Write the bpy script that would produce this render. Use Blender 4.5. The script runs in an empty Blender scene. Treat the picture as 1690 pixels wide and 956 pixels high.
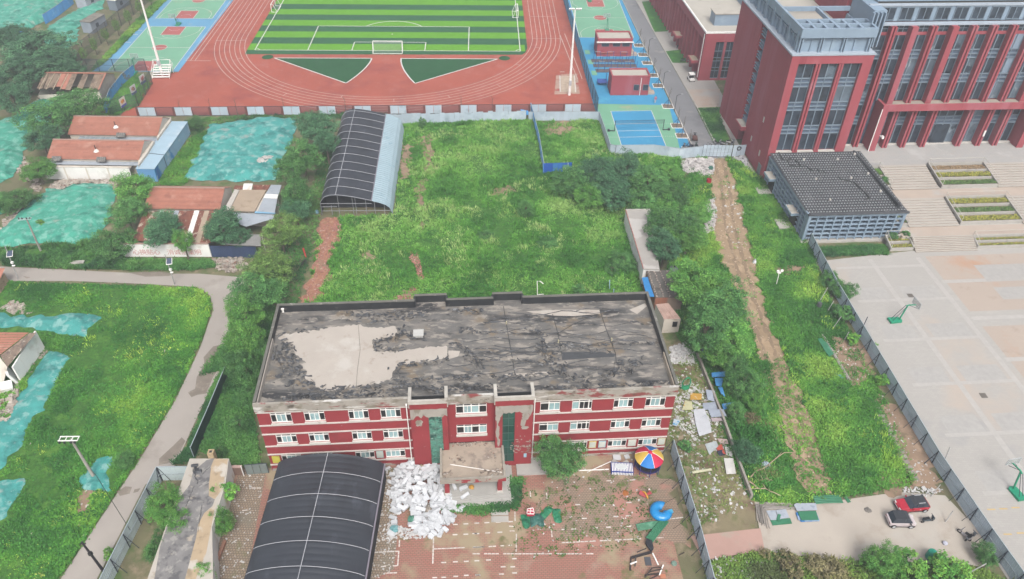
# Aerial view: derelict school block, weed lots, village plots and a new school campus.
import bpy, math, random
import numpy as np
from mathutils import Vector, Matrix, geometry
random.seed(7); RNG = np.random.default_rng(7)
SC = bpy.context.scene; COL = SC.collection
R_ = math.radians

# ------------------------------------------------------------------ camera
F_PX, PITCH, YAW, ROLL = 1270.89, 0.686901, 0.044536, 0.022599
CAM = Vector((24.145, -189.168, 77.133)); IW, IH = 1690.0, 956.0
_f = Vector((math.sin(YAW)*math.cos(PITCH), math.cos(YAW)*math.cos(PITCH), -math.sin(PITCH)))
_r0 = Vector((math.cos(YAW), -math.sin(YAW), 0)); _u0 = _r0.cross(_f)
_r = _r0*math.cos(ROLL)+_u0*math.sin(ROLL); _u = -_r0*math.sin(ROLL)+_u0*math.cos(ROLL)
cd = bpy.data.cameras.new('camera'); cam = bpy.data.objects.new('camera', cd); COL.objects.link(cam)
cam.matrix_world = Matrix(((_r.x, _u.x, -_f.x, CAM.x), (_r.y, _u.y, -_f.y, CAM.y), (_r.z, _u.z, -_f.z, CAM.z), (0, 0, 0, 1)))
cd.sensor_width = 36; cd.lens = 36*F_PX/IW; cd.clip_start = 1; cd.clip_end = 4000; SC.camera = cam

# ------------------------------------------------------------------ world, sun, exposure
W = bpy.data.worlds.new('World'); SC.world = W; W.use_nodes = True
nt = W.node_tree; bg = nt.nodes['Background']; sky = nt.nodes.new('ShaderNodeTexSky'); sky.sky_type = 'NISHITA'
SUN_EL, SUN_AZ = R_(52), R_(172)
sky.sun_disc = False; sky.sun_elevation = SUN_EL; sky.sun_rotation = SUN_AZ
sky.air_density = 1.0; sky.dust_density = 6.0; sky.ozone_density = 1.0
hs = nt.nodes.new('ShaderNodeHueSaturation'); hs.inputs['Saturation'].default_value = 0.38
nt.links.new(sky.outputs[0], hs.inputs['Color']); nt.links.new(hs.outputs[0], bg.inputs[0]); bg.inputs[1].default_value = 0.13
sd = bpy.data.lights.new('sun', 'SUN'); sun = bpy.data.objects.new('sun', sd); COL.objects.link(sun)
sd.energy = 1.4; sd.angle = R_(22); sd.color = (1, 0.97, 0.92)
sdir = Vector((math.sin(SUN_AZ)*math.cos(SUN_EL), math.cos(SUN_AZ)*math.cos(SUN_EL), math.sin(SUN_EL)))
sun.rotation_euler = sdir.to_track_quat('Z', 'Y').to_euler()
SC.view_settings.view_transform = 'Standard'; SC.view_settings.look = 'None'
SC.view_settings.exposure = 0.83; SC.view_settings.gamma = 1
SC.render.engine = 'CYCLES'; SC.cycles.use_denoising = True; SC.cycles.max_bounces = 5; SC.cycles.diffuse_bounces = 2
SC.cycles.transparent_max_bounces = 8; SC.cycles.glossy_bounces = 2; SC.cycles.transmission_bounces = 2
SC.cycles.volume_bounces = 0

# ------------------------------------------------------------------ helpers: pixels of the survey photo to points on the ground
def g(px, py, z=0.0):
    d = _f + _r*((px-IW/2)/F_PX) - _u*((py-IH/2)/F_PX)
    return CAM + d*((z-CAM.z)/d.z)
def gl(pts, z=0.0): return [g(x, y, z) for x, y in pts]
def zoom(x0, y0, s): return lambda u, v, z=0.0: g(x0+u/s, y0+v/s, z)
def ppm(p): return F_PX/((Vector(p)-CAM).dot(_f))      # pixels of the photo per metre at a point

# ------------------------------------------------------------------ materials
K = 0.62
def lin(h, k=K):
    h = h.lstrip('#'); o = []
    for i in (0, 2, 4):
        v = int(h[i:i+2], 16)/255; o.append((v/12.92 if v <= .04045 else ((v+.055)/1.055)**2.4)*k)
    return (*o, 1)
MATS = {}
def mat(name, col, rough=.85, var=.14, sc=.6, spots=(), metal=0, bump=0, bsc=8, rnd=0, k=K, obj=False, attr=False, alpha=1, stretch=(1, 1, 1), brick=None, spec=.3):
    """col hex; spots = (hex, scale, lo, hi[, stretch]) layers of stain or wear; rnd = per object brightness; attr = multiply vertex colour 'Col'"""
    if name in MATS: return MATS[name]
    m = bpy.data.materials.new(name); MATS[name] = m; m.use_nodes = True
    n, l = m.node_tree.nodes, m.node_tree.links; b = n['Principled BSDF']
    b.inputs['Roughness'].default_value = rough; b.inputs['Metallic'].default_value = metal
    b.inputs['Specular IOR Level'].default_value = spec
    if obj: co = n.new('ShaderNodeTexCoord').outputs['Object']
    else: co = n.new('ShaderNodeNewGeometry').outputs['Position']
    def mapped(st, off):
        mp = n.new('ShaderNodeMapping'); mp.inputs['Scale'].default_value = st; mp.inputs['Location'].default_value = (off, off*.7, off*.3)
        l.new(co, mp.inputs['Vector']); return mp.outputs[0]
    def noise(s, off, st=(1, 1, 1), det=5):
        t = n.new('ShaderNodeTexNoise'); t.inputs['Scale'].default_value = s; t.inputs['Detail'].default_value = det
        t.inputs['Roughness'].default_value = .6; l.new(mapped(st, off), t.inputs['Vector']); return t.outputs['Fac']
    c = lin(col, k)
    mx = n.new('ShaderNodeMix'); mx.data_type = 'RGBA'
    mx.inputs['A'].default_value = (*[v*(1-var) for v in c[:3]], 1); mx.inputs['B'].default_value = (*[min(1, v*(1+var)) for v in c[:3]], 1)
    rp = n.new('ShaderNodeMapRange'); rp.inputs['From Min'].default_value = .32; rp.inputs['From Max'].default_value = .68
    l.new(noise(sc, 3.1, stretch, 6), rp.inputs['Value']); l.new(rp.outputs[0], mx.inputs['Factor']); out = mx.outputs['Result']
    if brick:   # (brick w, brick h, joint hex, joint size, second hex)
        bt = n.new('ShaderNodeTexBrick'); bt.inputs['Scale'].default_value = 1; bt.inputs['Brick Width'].default_value = brick[0]; bt.inputs['Row Height'].default_value = brick[1]
        bt.inputs['Mortar Size'].default_value = brick[3]; bt.inputs['Mortar Smooth'].default_value = .2
        l.new(out, bt.inputs['Color1']); bt.inputs['Color2'].default_value = lin(brick[4], k); bt.inputs['Mortar'].default_value = lin(brick[2], k)
        mpb = n.new('ShaderNodeMapping'); mpb.inputs['Rotation'].default_value = (0, 0, R_(brick[5] if len(brick) > 5 else 0)); l.new(co, mpb.inputs['Vector']); l.new(mpb.outputs[0], bt.inputs['Vector']); out = bt.outputs['Color']
    for i, s in enumerate(spots):
        m2 = n.new('ShaderNodeMix'); m2.data_type = 'RGBA'; m2.inputs['B'].default_value = lin(s[0], k)
        r2 = n.new('ShaderNodeMapRange'); r2.inputs['From Min'].default_value = s[2]; r2.inputs['From Max'].default_value = s[3]
        l.new(noise(s[1], 11.3+7.7*i, s[4] if len(s) > 4 else (1, 1, 1), 7), r2.inputs['Value'])
        l.new(r2.outputs[0], m2.inputs['Factor']); l.new(out, m2.inputs['A']); out = m2.outputs['Result']
    if rnd:
        oi = n.new('ShaderNodeObjectInfo'); mr = n.new('ShaderNodeMapRange'); mr.inputs['To Min'].default_value = 1-rnd; mr.inputs['To Max'].default_value = 1+rnd
        l.new(oi.outputs['Random'], mr.inputs['Value']); hv = n.new('ShaderNodeHueSaturation'); l.new(out, hv.inputs['Color']); l.new(mr.outputs[0], hv.inputs['Value']); out = hv.outputs[0]
    if attr:
        at = n.new('ShaderNodeAttribute'); at.attribute_name = 'Col'; mm = n.new('ShaderNodeMix'); mm.data_type = 'RGBA'; mm.blend_type = 'MULTIPLY'
        mm.inputs['Factor'].default_value = 1; l.new(out, mm.inputs['A']); l.new(at.outputs['Color'], mm.inputs['B']); out = mm.outputs['Result']
    l.new(out, b.inputs['Base Color'])
    if bump:
        bp = n.new('ShaderNodeBump'); bp.inputs['Strength'].default_value = bump; bp.inputs['Distance'].default_value = .1
        l.new(noise(bsc, 1.7), bp.inputs['Height']); l.new(bp.outputs[0], b.inputs['Normal'])
    if alpha < 1: b.inputs['Alpha'].default_value = alpha
    return m
def flat(name, col, rough=.6, **kw): return mat(name, col, rough, var=.07, sc=1.5, **kw)

# ------------------------------------------------------------------ mesh building
class MB:
    def __init__(s): s.v, s.f, s.m = [], [], []
    def add(s, vs, fs, mi=0):
        b = len(s.v); s.v += [tuple(p) for p in vs]; s.f += [tuple(i+b for i in f) for f in fs]; s.m += [mi]*len(fs); return s
    def box(s, x0, x1, y0, y1, z0, z1, mi=0):
        return s.add([(x0, y0, z0), (x1, y0, z0), (x1, y1, z0), (x0, y1, z0), (x0, y0, z1), (x1, y0, z1), (x1, y1, z1), (x0, y1, z1)],
                     [(0, 3, 2, 1), (4, 5, 6, 7), (0, 1, 5, 4), (1, 2, 6, 5), (2, 3, 7, 6), (3, 0, 4, 7)], mi)
    def obox(s, c, size, rot=(0, 0, 0), mi=0):
        from mathutils import Euler
        M = Euler(rot).to_matrix(); h = [q/2 for q in size]
        vs = [Vector(c)+M @ Vector((sx*h[0], sy*h[1], sz*h[2])) for sz in (-1, 1) for sx, sy in ((-1, -1), (1, -1), (1, 1), (-1, 1))]
        return s.add(vs, [(0, 3, 2, 1), (4, 5, 6, 7), (0, 1, 5, 4), (1, 2, 6, 5), (2, 3, 7, 6), (3, 0, 4, 7)], mi)
    def bar(s, a, b, w, h=None, mi=0):
        a, b = Vector(a), Vector(b); h = h or w; d = (b-a).normalized()
        up = Vector((0, 0, 1)) if abs(d.z) < .95 else Vector((0, 1, 0)); x = d.cross(up).normalized()*w/2; y = x.cross(d).normalized()*h/2
        vs = [p+i*x+j*y for p in (a, b) for i, j in ((-1, -1), (1, -1), (1, 1), (-1, 1))]
        return s.add(vs, [(0, 3, 2, 1), (4, 5, 6, 7), (0, 1, 5, 4), (1, 2, 6, 5), (2, 3, 7, 6), (3, 0, 4, 7)], mi)
    def tube(s, pts, r, n=8, mi=0, cap=True):
        pts = [Vector(p) for p in pts]; rs = r if isinstance(r, (list, tuple)) else [r]*len(pts); b = len(s.v); vs, fs = [], []
        for i, p in enumerate(pts):
            d = (pts[min(i+1, len(pts)-1)]-pts[max(i-1, 0)]).normalized(); up = Vector((0, 0, 1)) if abs(d.z) < .9 else Vector((1, 0, 0))
            x = d.cross(up).normalized(); y = x.cross(d)
            vs += [p+(x*math.cos(2*math.pi*k/n)+y*math.sin(2*math.pi*k/n))*rs[i] for k in range(n)]
        for i in range(len(pts)-1):
            fs += [(i*n+k, i*n+(k+1) % n, (i+1)*n+(k+1) % n, (i+1)*n+k) for k in range(n)]
        if cap: fs += [tuple(range(n)), tuple(reversed(range(len(vs)-n, len(vs))))]
        return s.add(vs, fs, mi)
    def prism(s, pts, z0, z1, mi=0):
        n = len(pts); a = sum(pts[i][0]*pts[(i+1) % n][1]-pts[(i+1) % n][0]*pts[i][1] for i in range(n))
        if a < 0: pts = pts[::-1]
        zs = lambda z, i: z[i] if isinstance(z, (list, tuple)) else z
        return s.add([(p[0], p[1], zs(z0, i)) for i, p in enumerate(pts)]+[(p[0], p[1], zs(z1, i)) for i, p in enumerate(pts)],
                     [tuple(reversed(range(n))), tuple(range(n, 2*n))]+[(i, (i+1) % n, n+(i+1) % n, n+i) for i in range(n)], mi)
    def quad(s, *p, mi=0): return s.add(p, [tuple(range(len(p)))], mi)
    def lathe(s, c, prof, n=16, mi=0):
        c = Vector(c); vs = [c+Vector((r*math.cos(2*math.pi*k/n), r*math.sin(2*math.pi*k/n), z)) for r, z in prof for k in range(n)]
        fs = [(i*n+k, i*n+(k+1) % n, (i+1)*n+(k+1) % n, (i+1)*n+k) for i in range(len(prof)-1) for k in range(n)]
        return s.add(vs, fs, mi)
    def mesh(s, name, m):
        me = bpy.data.meshes.new(name); me.from_pydata(s.v, [], s.f)
        for q in (m if isinstance(m, (list, tuple)) else [m]): me.materials.append(q)
        if any(s.m): me.polygons.foreach_set('material_index', s.m)
        return me
    def build(s, name, m, parent=None, loc=(0, 0, 0), smooth=False, world=False):
        """world=True: vertices were given in world space; they are made local to the parent (or to loc)"""
        if world:
            if parent is not None: M = parent.matrix_basis.inverted()
            else: M = Matrix.Translation(-Vector(loc))
            s.v = [tuple(M @ Vector(p)) for p in s.v]
        me = s.mesh(name, m)
        if smooth: me.polygons.foreach_set('use_smooth', [True]*len(s.f))
        return link(name, me, parent, loc if not (world and parent) else (0, 0, 0))
def link(name, data, parent=None, loc=(0, 0, 0), rot=(0, 0, 0), scale=(1, 1, 1)):
    o = bpy.data.objects.new(name, data); COL.objects.link(o); o.location = loc; o.rotation_euler = rot; o.scale = scale
    if parent: o.parent = parent
    return o
def tag(o, label=None, cat=None, group=None, kind=None):
    if label: o['label'] = label
    if cat: o['category'] = cat
    if group: o['group'] = group
    if kind: o['kind'] = kind
    return o
def thing(name, label, cat, loc=(0, 0, 0), rz=0, group=None):
    o = link(name, None, None, loc, (0, 0, rz)); o.empty_display_size = .5
    o.matrix_basis = Matrix.Translation(Vector(loc)) @ Matrix.Rotation(rz, 4, 'Z')
    return tag(o, label, cat, group)
def copy_tree(o, parent=None):
    c = o.copy(); COL.objects.link(c); c.parent = parent
    for ch in KIDS(o): copy_tree(ch, c)
    return c
def KIDS(o): return [k for k in COL.objects if k.parent == o] if False else list(o.children)
def sheet(name, pts, z, m, kind='structure', parent=None):
    """flat polygon sheet laid on the ground"""
    P = [Vector((p[0], p[1], z)) for p in pts]; tri = geometry.tessellate_polygon([P])
    tri = [t if (P[t[1]]-P[t[0]]).cross(P[t[2]]-P[t[0]]).z > 0 else t[::-1] for t in tri]
    me = bpy.data.meshes.new(name); me.from_pydata([tuple(p) for p in P], [], [tuple(t) for t in tri]); me.materials.append(m)
    o = link(name, me, parent)
    if kind: o['kind'] = kind
    return o
def inpoly(P, poly):
    """numpy point in polygon"""
    x, y = P[:, 0], P[:, 1]; r = np.zeros(len(P), bool); n = len(poly)
    for i in range(n):
        x0, y0 = poly[i][0], poly[i][1]; x1, y1 = poly[(i+1) % n][0], poly[(i+1) % n][1]
        if y0 == y1: continue
        c = ((y0 > y) != (y1 > y)) & (x < (x1-x0)*(y-y0)/(y1-y0)+x0); r ^= c
    return r
def vnoise(x, y, s, seed=0):
    """smooth value noise in 0..1"""
    x = np.asarray(x)/s+seed*17.31; y = np.asarray(y)/s+seed*9.7; xi = np.floor(x).astype(int); yi = np.floor(y).astype(int); fx = x-xi; fy = y-yi
    h = lambda a, b: ((np.sin(a*127.1+b*311.7+seed*74.7)*43758.5453) % 1.0)
    fx = fx*fx*(3-2*fx); fy = fy*fy*(3-2*fy)
    return (h(xi, yi)*(1-fx)+h(xi+1, yi)*fx)*(1-fy)+(h(xi, yi+1)*(1-fx)+h(xi+1, yi+1)*fx)*fy
def fbm(x, y, s, seed=0): return .55*vnoise(x, y, s, seed)+.3*vnoise(x, y, s/2.1, seed+1)+.15*vnoise(x, y, s/4.3, seed+2)
def np_mesh(name, V, Fc, m, col=None):
    me = bpy.data.meshes.new(name); k = Fc.shape[1]; me.vertices.add(len(V)); me.vertices.foreach_set('co', V.astype(np.float32).ravel())
    me.loops.add(Fc.size); me.loops.foreach_set('vertex_index', Fc.astype(np.int32).ravel())
    me.polygons.add(len(Fc)); me.polygons.foreach_set('loop_start', np.arange(len(Fc), dtype=np.int32)*k); me.polygons.foreach_set('loop_total', np.full(len(Fc), k, np.int32))
    if col is not None:
        a = me.color_attributes.new('Col', 'FLOAT_COLOR', 'POINT'); a.data.foreach_set('color', np.c_[col, np.ones(len(V))].astype(np.float32).ravel())
    me.update(); me.materials.append(m); return me
def relief(name, poly, m, step, zfun, loc=(0, 0, 0), holes=(), jitter=.35):
    """closed outline filled with a triangulated sheet whose inner points are lifted by zfun(x, y, edge distance)"""
    poly = [(p[0], p[1]) for p in poly]; xs = [p[0] for p in poly]; ys = [p[1] for p in poly]
    B = []
    for i, a in enumerate(poly):
        b = poly[(i+1) % len(poly)]; n = max(1, int(math.hypot(b[0]-a[0], b[1]-a[1])/step))
        B += [(a[0]+(b[0]-a[0])*t/n, a[1]+(b[1]-a[1])*t/n) for t in range(n)]
    X, Y = np.meshgrid(np.arange(min(xs), max(xs), step), np.arange(min(ys), max(ys), step)); P = np.c_[X.ravel(), Y.ravel()]
    P = P+RNG.uniform(-jitter, jitter, P.shape)*step; P = P[inpoly(P, B)]
    A = np.array(B); d = np.full(len(P), 1e9)
    for q in A: d = np.minimum(d, np.hypot(P[:, 0]-q[0], P[:, 1]-q[1]))
    P, d = P[d > step*.45], d[d > step*.45]
    nb = len(B); vs = [Vector(b) for b in B]+[Vector(p) for p in P.tolist()]
    ov, _, of, _, _, _ = geometry.delaunay_2d_cdt(vs, [], [list(range(nb))], 1, 1e-4)
    if holes:
        C = np.array([[sum(ov[i].x for i in f)/3, sum(ov[i].y for i in f)/3] for f in of]); keep = np.ones(len(C), bool)
        for h in holes: keep &= ~inpoly(C, h)
        of = [f for f, k in zip(of, keep) if k]
    O = np.array([(v.x, v.y) for v in ov]); dd = np.full(len(O), 1e9)
    for q in A: dd = np.minimum(dd, np.hypot(O[:, 0]-q[0], O[:, 1]-q[1]))
    z = zfun(O[:, 0], O[:, 1], dd); V = np.c_[O[:, 0]-loc[0], O[:, 1]-loc[1], z-loc[2]]
    me = bpy.data.meshes.new(name); me.from_pydata(V.tolist(), [], [tuple(f) for f in of]); me.materials.append(m)
    return link(name, me, None, loc)
def rag(poly, amp=.5, step=.9, seed=0):
    """outline with a ragged, overgrown edge"""
    rg = random.Random(seed+int(poly[0][0]*10)); o = []
    for i, a in enumerate(poly):
        b = poly[(i+1) % len(poly)]; L = math.hypot(b[0]-a[0], b[1]-a[1]); n = max(1, int(L/step)); nx, ny = -(b[1]-a[1])/max(L, .01), (b[0]-a[0])/max(L, .01)
        for t in range(n): k = rg.gauss(0, amp)*(t > 0); o.append((a[0]+(b[0]-a[0])*t/n+nx*k, a[1]+(b[1]-a[1])*t/n+ny*k))
    return o
class Frame:
    """a local ground frame: u along, v across"""
    def __init__(s, o, rz): s.o = Vector((o[0], o[1], 0)); s.rz = rz; s.d = Vector((math.cos(rz), math.sin(rz), 0)); s.n = Vector((-s.d.y, s.d.x, 0))
    def loc(s, p): q = Vector(p)-s.o; return Vector((q.dot(s.d), q.dot(s.n), q.z))
    def w(s, u, v, z=0): return s.o+s.d*u+s.n*v+Vector((0, 0, z))
    def L(s, px, py, z=0): return s.loc(g(px, py, z))
# ------------------------------------------------------------------ palette
M_ground = mat('soil', '#7d7a5c', var=.2, sc=.12, spots=[('#a3927a', .5, .55, .68), ('#5c7340', .35, .5, .62)], bump=.3)
M_weedbase = mat('weed_ground', '#477a2c', var=.25, sc=1.3, spots=[('#356425', 1.9, .5, .62), ('#5f9036', .6, .53, .64)], bump=.8, bsc=4)
M_track = mat('track_rubber', '#b5604f', var=.1, sc=.08, spots=[('#bd7468', .3, .52, .76), ('#a2524a', .12, .54, .7), ('#c08478', .9, .64, .76)], rough=.95)
M_line = flat('white_paint', '#e8e6e2', .7)
M_turf1 = mat('light_turf', '#69ac26', var=.06, sc=.4, rough=.95); M_turf2 = mat('dark_turf', '#2f6a42', var=.08, sc=.4, rough=.95)
M_turf3 = mat('deep_turf', '#245f36', var=.1, sc=.5, rough=.95)
M_cgreen = mat('court_green', '#82bd9d', var=.07, sc=.2, spots=[('#a9b89a', .18, .62, .7)]); M_cblue = mat('court_blue', '#6fadd3', var=.08, sc=.15, spots=[('#8fb9cf', .2, .62, .7)])
M_cblue2 = mat('court_blue_deep', '#45a3d2', var=.1, sc=.12, spots=[('#5fb9dd', .15, .58, .7)]); M_cred = mat('court_red', '#bb6a66', var=.08, sc=.3)
M_asph = mat('campus_asphalt', '#8f9093', var=.08, sc=.15, spots=[('#a5a3a0', .2, .6, .7), ('#7d7e82', .09, .58, .66)])
M_vroad = mat('village_road_concrete', '#b6aea6', var=.06, sc=.15, spots=[('#a0978e', .12, .58, .7), ('#c0b9b0', .5, .6, .75)], bump=.1)
M_damp = mat('damp_mud', '#8f857a', var=.12, sc=.8, spots=[('#a1968a', 1.2, .55, .65)])
M_plaza = mat('plaza_paving', '#c2beb8', var=.05, sc=.12, brick=(.6, .3, '#b3afa9', .012, '#bdb9b4', 2.6), spots=[('#cbbcae', .06, .54, .66), ('#b2b1af', .08, .6, .68)])
M_plaza2 = mat('plaza_tan_paving', '#c6b7aa', var=.06, sc=.1, brick=(.6, .3, '#b9a99b', .012, '#c4b5a8', 2.6), spots=[('#c9a287', .1, .54, .68), ('#bdbab5', .07, .55, .64), ('#b5a596', .4, .6, .72)])
M_band = flat('pale_paving_band', '#c6c2bd'); M_band2 = flat('grey_paving_panel', '#bdbab6')
M_conc = mat('concrete', '#c3bfb8', var=.07, sc=.4, spots=[('#aaa59d', .6, .58, .7)]); M_conc2 = mat('yard_concrete', '#c6bcb0', var=.06, sc=.2, spots=[('#b5a99b', .3, .55, .7), ('#c9c3ba', .12, .55, .68)])
M_brickpave = mat('brick_paving', '#b58678', var=.1, sc=.3, brick=(.44, .22, '#86705f', .03, '#b57a6e', 2.4),
    spots=[('#b0a084', .14, .53, .62), ('#74784c', .3, .6, .69), ('#b9aa98', .07, .58, .66), ('#5f6f3d', .8, .66, .73)])
M_greypave = mat('open_grid_paving', '#a69585', var=.14, sc=.4, brick=(.3, .3, '#7a705f', .045, '#b09884', 2.4), spots=[('#75794f', .3, .6, .7), ('#8d8778', .2, .6, .7)])
M_dirt = mat('dirt_track', '#ab9478', var=.14, sc=.35, spots=[('#c4ab8d', .5, .5, .66), ('#8b7a64', .9, .58, .7)], bump=.5, bsc=3)
M_reddirt = mat('red_rubble_track', '#b07f66', var=.16, sc=.6, spots=[('#c4a088', 1.5, .55, .65), ('#a08a70', .25, .56, .64)], bump=.6, bsc=4)
M_bare = mat('bare_soil', '#a38a74', var=.15, sc=.5, spots=[('#bfa48c', .8, .55, .68), ('#87785f', .6, .58, .66)], bump=.4, bsc=3)

# ------------------------------------------------------------------ ground, roads and courts
xs = sheet('ground', [(-1500, -600), (1500, -600), (1500, 1800), (-1500, 1800)], -.06, M_ground)
sheet('running_track', [(-53.6, -36.0), (48.6, -33.6), (47.6, 140), (-44.6, 140), (-47.6, 36), (-48.2, -13.3), (-53.0, -15.7)], 0, M_track)
TC, TY = -.2, 10.5
def arcstrip(mb, cx, cy, r, w, a0, a1, z, n=64):
    for i in range(n):
        t0, t1 = a0+(a1-a0)*i/n, a0+(a1-a0)*(i+1)/n; q = lambda t, rr: (cx+rr*math.cos(t), cy+rr*math.sin(t), z)
        mb.quad(q(t0, r), q(t0, r+w), q(t1, r+w), q(t1, r))
def stripe(mb, a, b, w, z):
    a, b = Vector((a[0], a[1], z)), Vector((b[0], b[1], z)); n = Vector((-(b-a).y, (b-a).x, 0)).normalized()*w/2; mb.quad(a-n, b-n, b+n, a+n)
LN = MB()
for i in range(7):
    r = 37.0+i*1.22
    arcstrip(LN, TC, TY, r, .12, math.pi, 2*math.pi, .012, 90)
    for s in (-1, 1): stripe(LN, (TC+s*(r+.08), TY), (TC+s*(r+.08), 110), .12, .012)
for i in range(3): stripe(LN, (-46.2-1.2*i*.9, -6.8), (-45.6-1.2*i*.9, 110), .14, .012)
stripe(LN, (-48.6, -6.8), (-42.4, -6.8), .15, .012); stripe(LN, (44.2, 12), (46.3, -16.5), .15, .012); stripe(LN, (45.6, 12), (47.4, -16.5), .15, .012)
for a in range(0, 180, 18):
    t = math.pi+R_(a+6); k = (a//18) % 4; q = lambda rr: (TC+rr*math.cos(t), TY+rr*math.sin(t))
    stripe(LN, q(37+k*1.22), q(38.2+k*1.22), .12, .0125)
stripe(LN, (37, 8.6), (44.3, 8.6), .12, .0125); stripe(LN, (37, 24.5), (44.3, 24.5), .12, .0125); stripe(LN, (-44.5, 6), (-37.2, 6), .12, .0125)
tag(LN.build('track_line_markings', mat('worn_track_line', '#dccbc3', sc=.6, spots=[('#c08a7c', 1.2, .62, .72)])), kind='structure')
# pitch
PT = MB()
PT.quad((-35.2, -2.7, .01), (33.6, -2.2, .01), (34.6, -.8, .01), (35.2, 2, .01), (35.3, 112, .01), (-35.3, 112, .01), mi=1)
for k in range(27):
    y = .04+4.15*k
    PT.box(-35.25+(0 if k else 0), 35.2 if k else 34.6, y, y+4.15, .012, .016, mi=k % 2)
tag(PT.build('football_pitch', [M_turf1, M_turf2]), kind='structure')
PL = MB(); z = .022
for a, b in [((-33.3, 0), (33.3, 0)), ((-33.3, 0), (-33.3, 104)), ((33.3, 0), (33.3, 104)), ((-20.16, 0), (-20.16, 16.5)), ((20.16, 0), (20.16, 16.5)), ((-20.16, 16.5), (20.16, 16.5)),
             ((-9.16, 0), (-9.16, 5.5)), ((9.16, 0), (9.16, 5.5)), ((-9.16, 5.5), (9.16, 5.5)), ((-33.3, 52), (33.3, 52))]: stripe(PL, a, b, .22, z)
arcstrip(PL, 0, 11, 9.15, .25, R_(37), R_(143), z, 24); arcstrip(PL, 0, 11, 0, .25, 0, 2*math.pi, z, 8)
for s in (-1, 1): arcstrip(PL, s*33.3, 0, 1, .18, R_(90 if s > 0 else 0), R_(180 if s > 0 else 90), z, 8)
tag(PL.build('pitch_line_markings', M_line), kind='structure')
def dzone(s):
    pts = [(s*27.5, -4.9)]+[(s*3.6, -4.85)]; 
    for t in range(1, 9): a = t/8; pts.append((s*(3.6+4.4*a**1.7), -4.85-14.4*a))
    sheet('infield_turf', pts, .01, M_turf3); m = MB()
    for a, b in zip(pts, pts[1:]+pts[:1]): stripe(m, a, b, .3, .02)
    tag(m.build('infield_line', M_line), kind='structure')
    m = MB(); arcstrip(m, s*29.2, -4.4, 0, 1.4, 0, 2*math.pi, .018, 16); tag(m.build('infield_turf_disc', M_turf3), kind='structure')
dzone(-1); dzone(1)
# long jump pit
sheet('sand_pit_surround', gl([(918, 123), (953, 122), (957, 155), (915, 156)]), .008, mat('sandy_track', '#c2a292', var=.1, sc=.6, spots=[('#b0564e', .5, .52, .62)]))
sheet('sand_pit', gl([(924, 126), (949, 125), (951, 153), (925, 152)]), .014, mat('sand', '#cdb9a4', sc=1))
m = MB(); P = [g(924, 125), g(924.5, 152)]; stripe(m, P[0], P[1], .2, .02); P = [g(948, 125), g(950, 152)]; stripe(m, P[0], P[1], .2, .02); stripe(m, g(924, 119), g(932, 119), .2, .02)
tag(m.build('sand_pit_edge', M_line), kind='structure')
# left basketball courts
sheet('blue_court_surround', [(-68.4, -13.2), (-48.2, -13.2), (-47.5, 37), (-48.5, 140), (-69, 140), (-68, 36)], .006, M_cblue)
def bball(x0, x1, y0, y1, ends):
    sheet('basketball_court', [(x0, y0), (x1, y0), (x1, y1), (x0, y1)], .012, M_cgreen); m = MB(); r = MB(); cx = (x0+x1)/2
    for a, b in [((x0, y0), (x1, y0)), ((x1, y0), (x1, y1)), ((x1, y1), (x0, y1)), ((x0, y1), (x0, y0)), ((x0, (y0+y1)/2), (x1, (y0+y1)/2))]: stripe(m, a, b, .14, .024)
    arcstrip(m, cx, (y0+y1)/2, 1.75, .1, 0, 6.2832, .024, 24); arcstrip(r, cx, (y0+y1)/2, 0, 1.75, 0, 6.2832, .018, 24)
    for e in ends:
        yb = y0 if e < 0 else y1; s = 1 if e < 0 else -1
        r.box(cx-2.45, cx+2.45, min(yb, yb+s*5.8), max(yb, yb+s*5.8), .014, .018)
        for a, b in [((cx-2.45, yb), (cx-2.45, yb+s*5.8)), ((cx+2.45, yb), (cx+2.45, yb+s*5.8)), ((cx-2.45, yb+s*5.8), (cx+2.45, yb+s*5.8)), ((cx-6.6, yb), (cx-6.6, yb+s*3)), ((cx+6.6, yb), (cx+6.6, yb+s*3))]: stripe(m, a, b, .12, .024)
        a0, a1 = (R_(12), R_(168)) if s > 0 else (R_(192), R_(348))
        arcstrip(m, cx, yb+s*1.57, 6.75, .1, a0, a1, .024, 28); arcstrip(m, cx, yb+s*5.8, 1.75, .1, a0, a1, .024, 14); arcstrip(m, cx, yb+s*1.57, 1.3, .08, a0, a1, .024, 10)
    tag(r.build('court_paint', M_cred), kind='structure'); tag(m.build('court_line_markings', M_line), kind='structure')
bball(-64.75, -49.7, -12.9, 15.4, (-1, 1)); bball(-64.7, -49.6, 21.4, 49.6, (-1, 1)); bball(-64.7, -49.6, 55.6, 84, (-1, 1))
m = MB()
for y in (4.5, 9.8, 12.6): stripe(m, (-67.6, y), (-65.4, y), .2, .02)
tag(m.build('court_bench_line', M_line), kind='structure')
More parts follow.
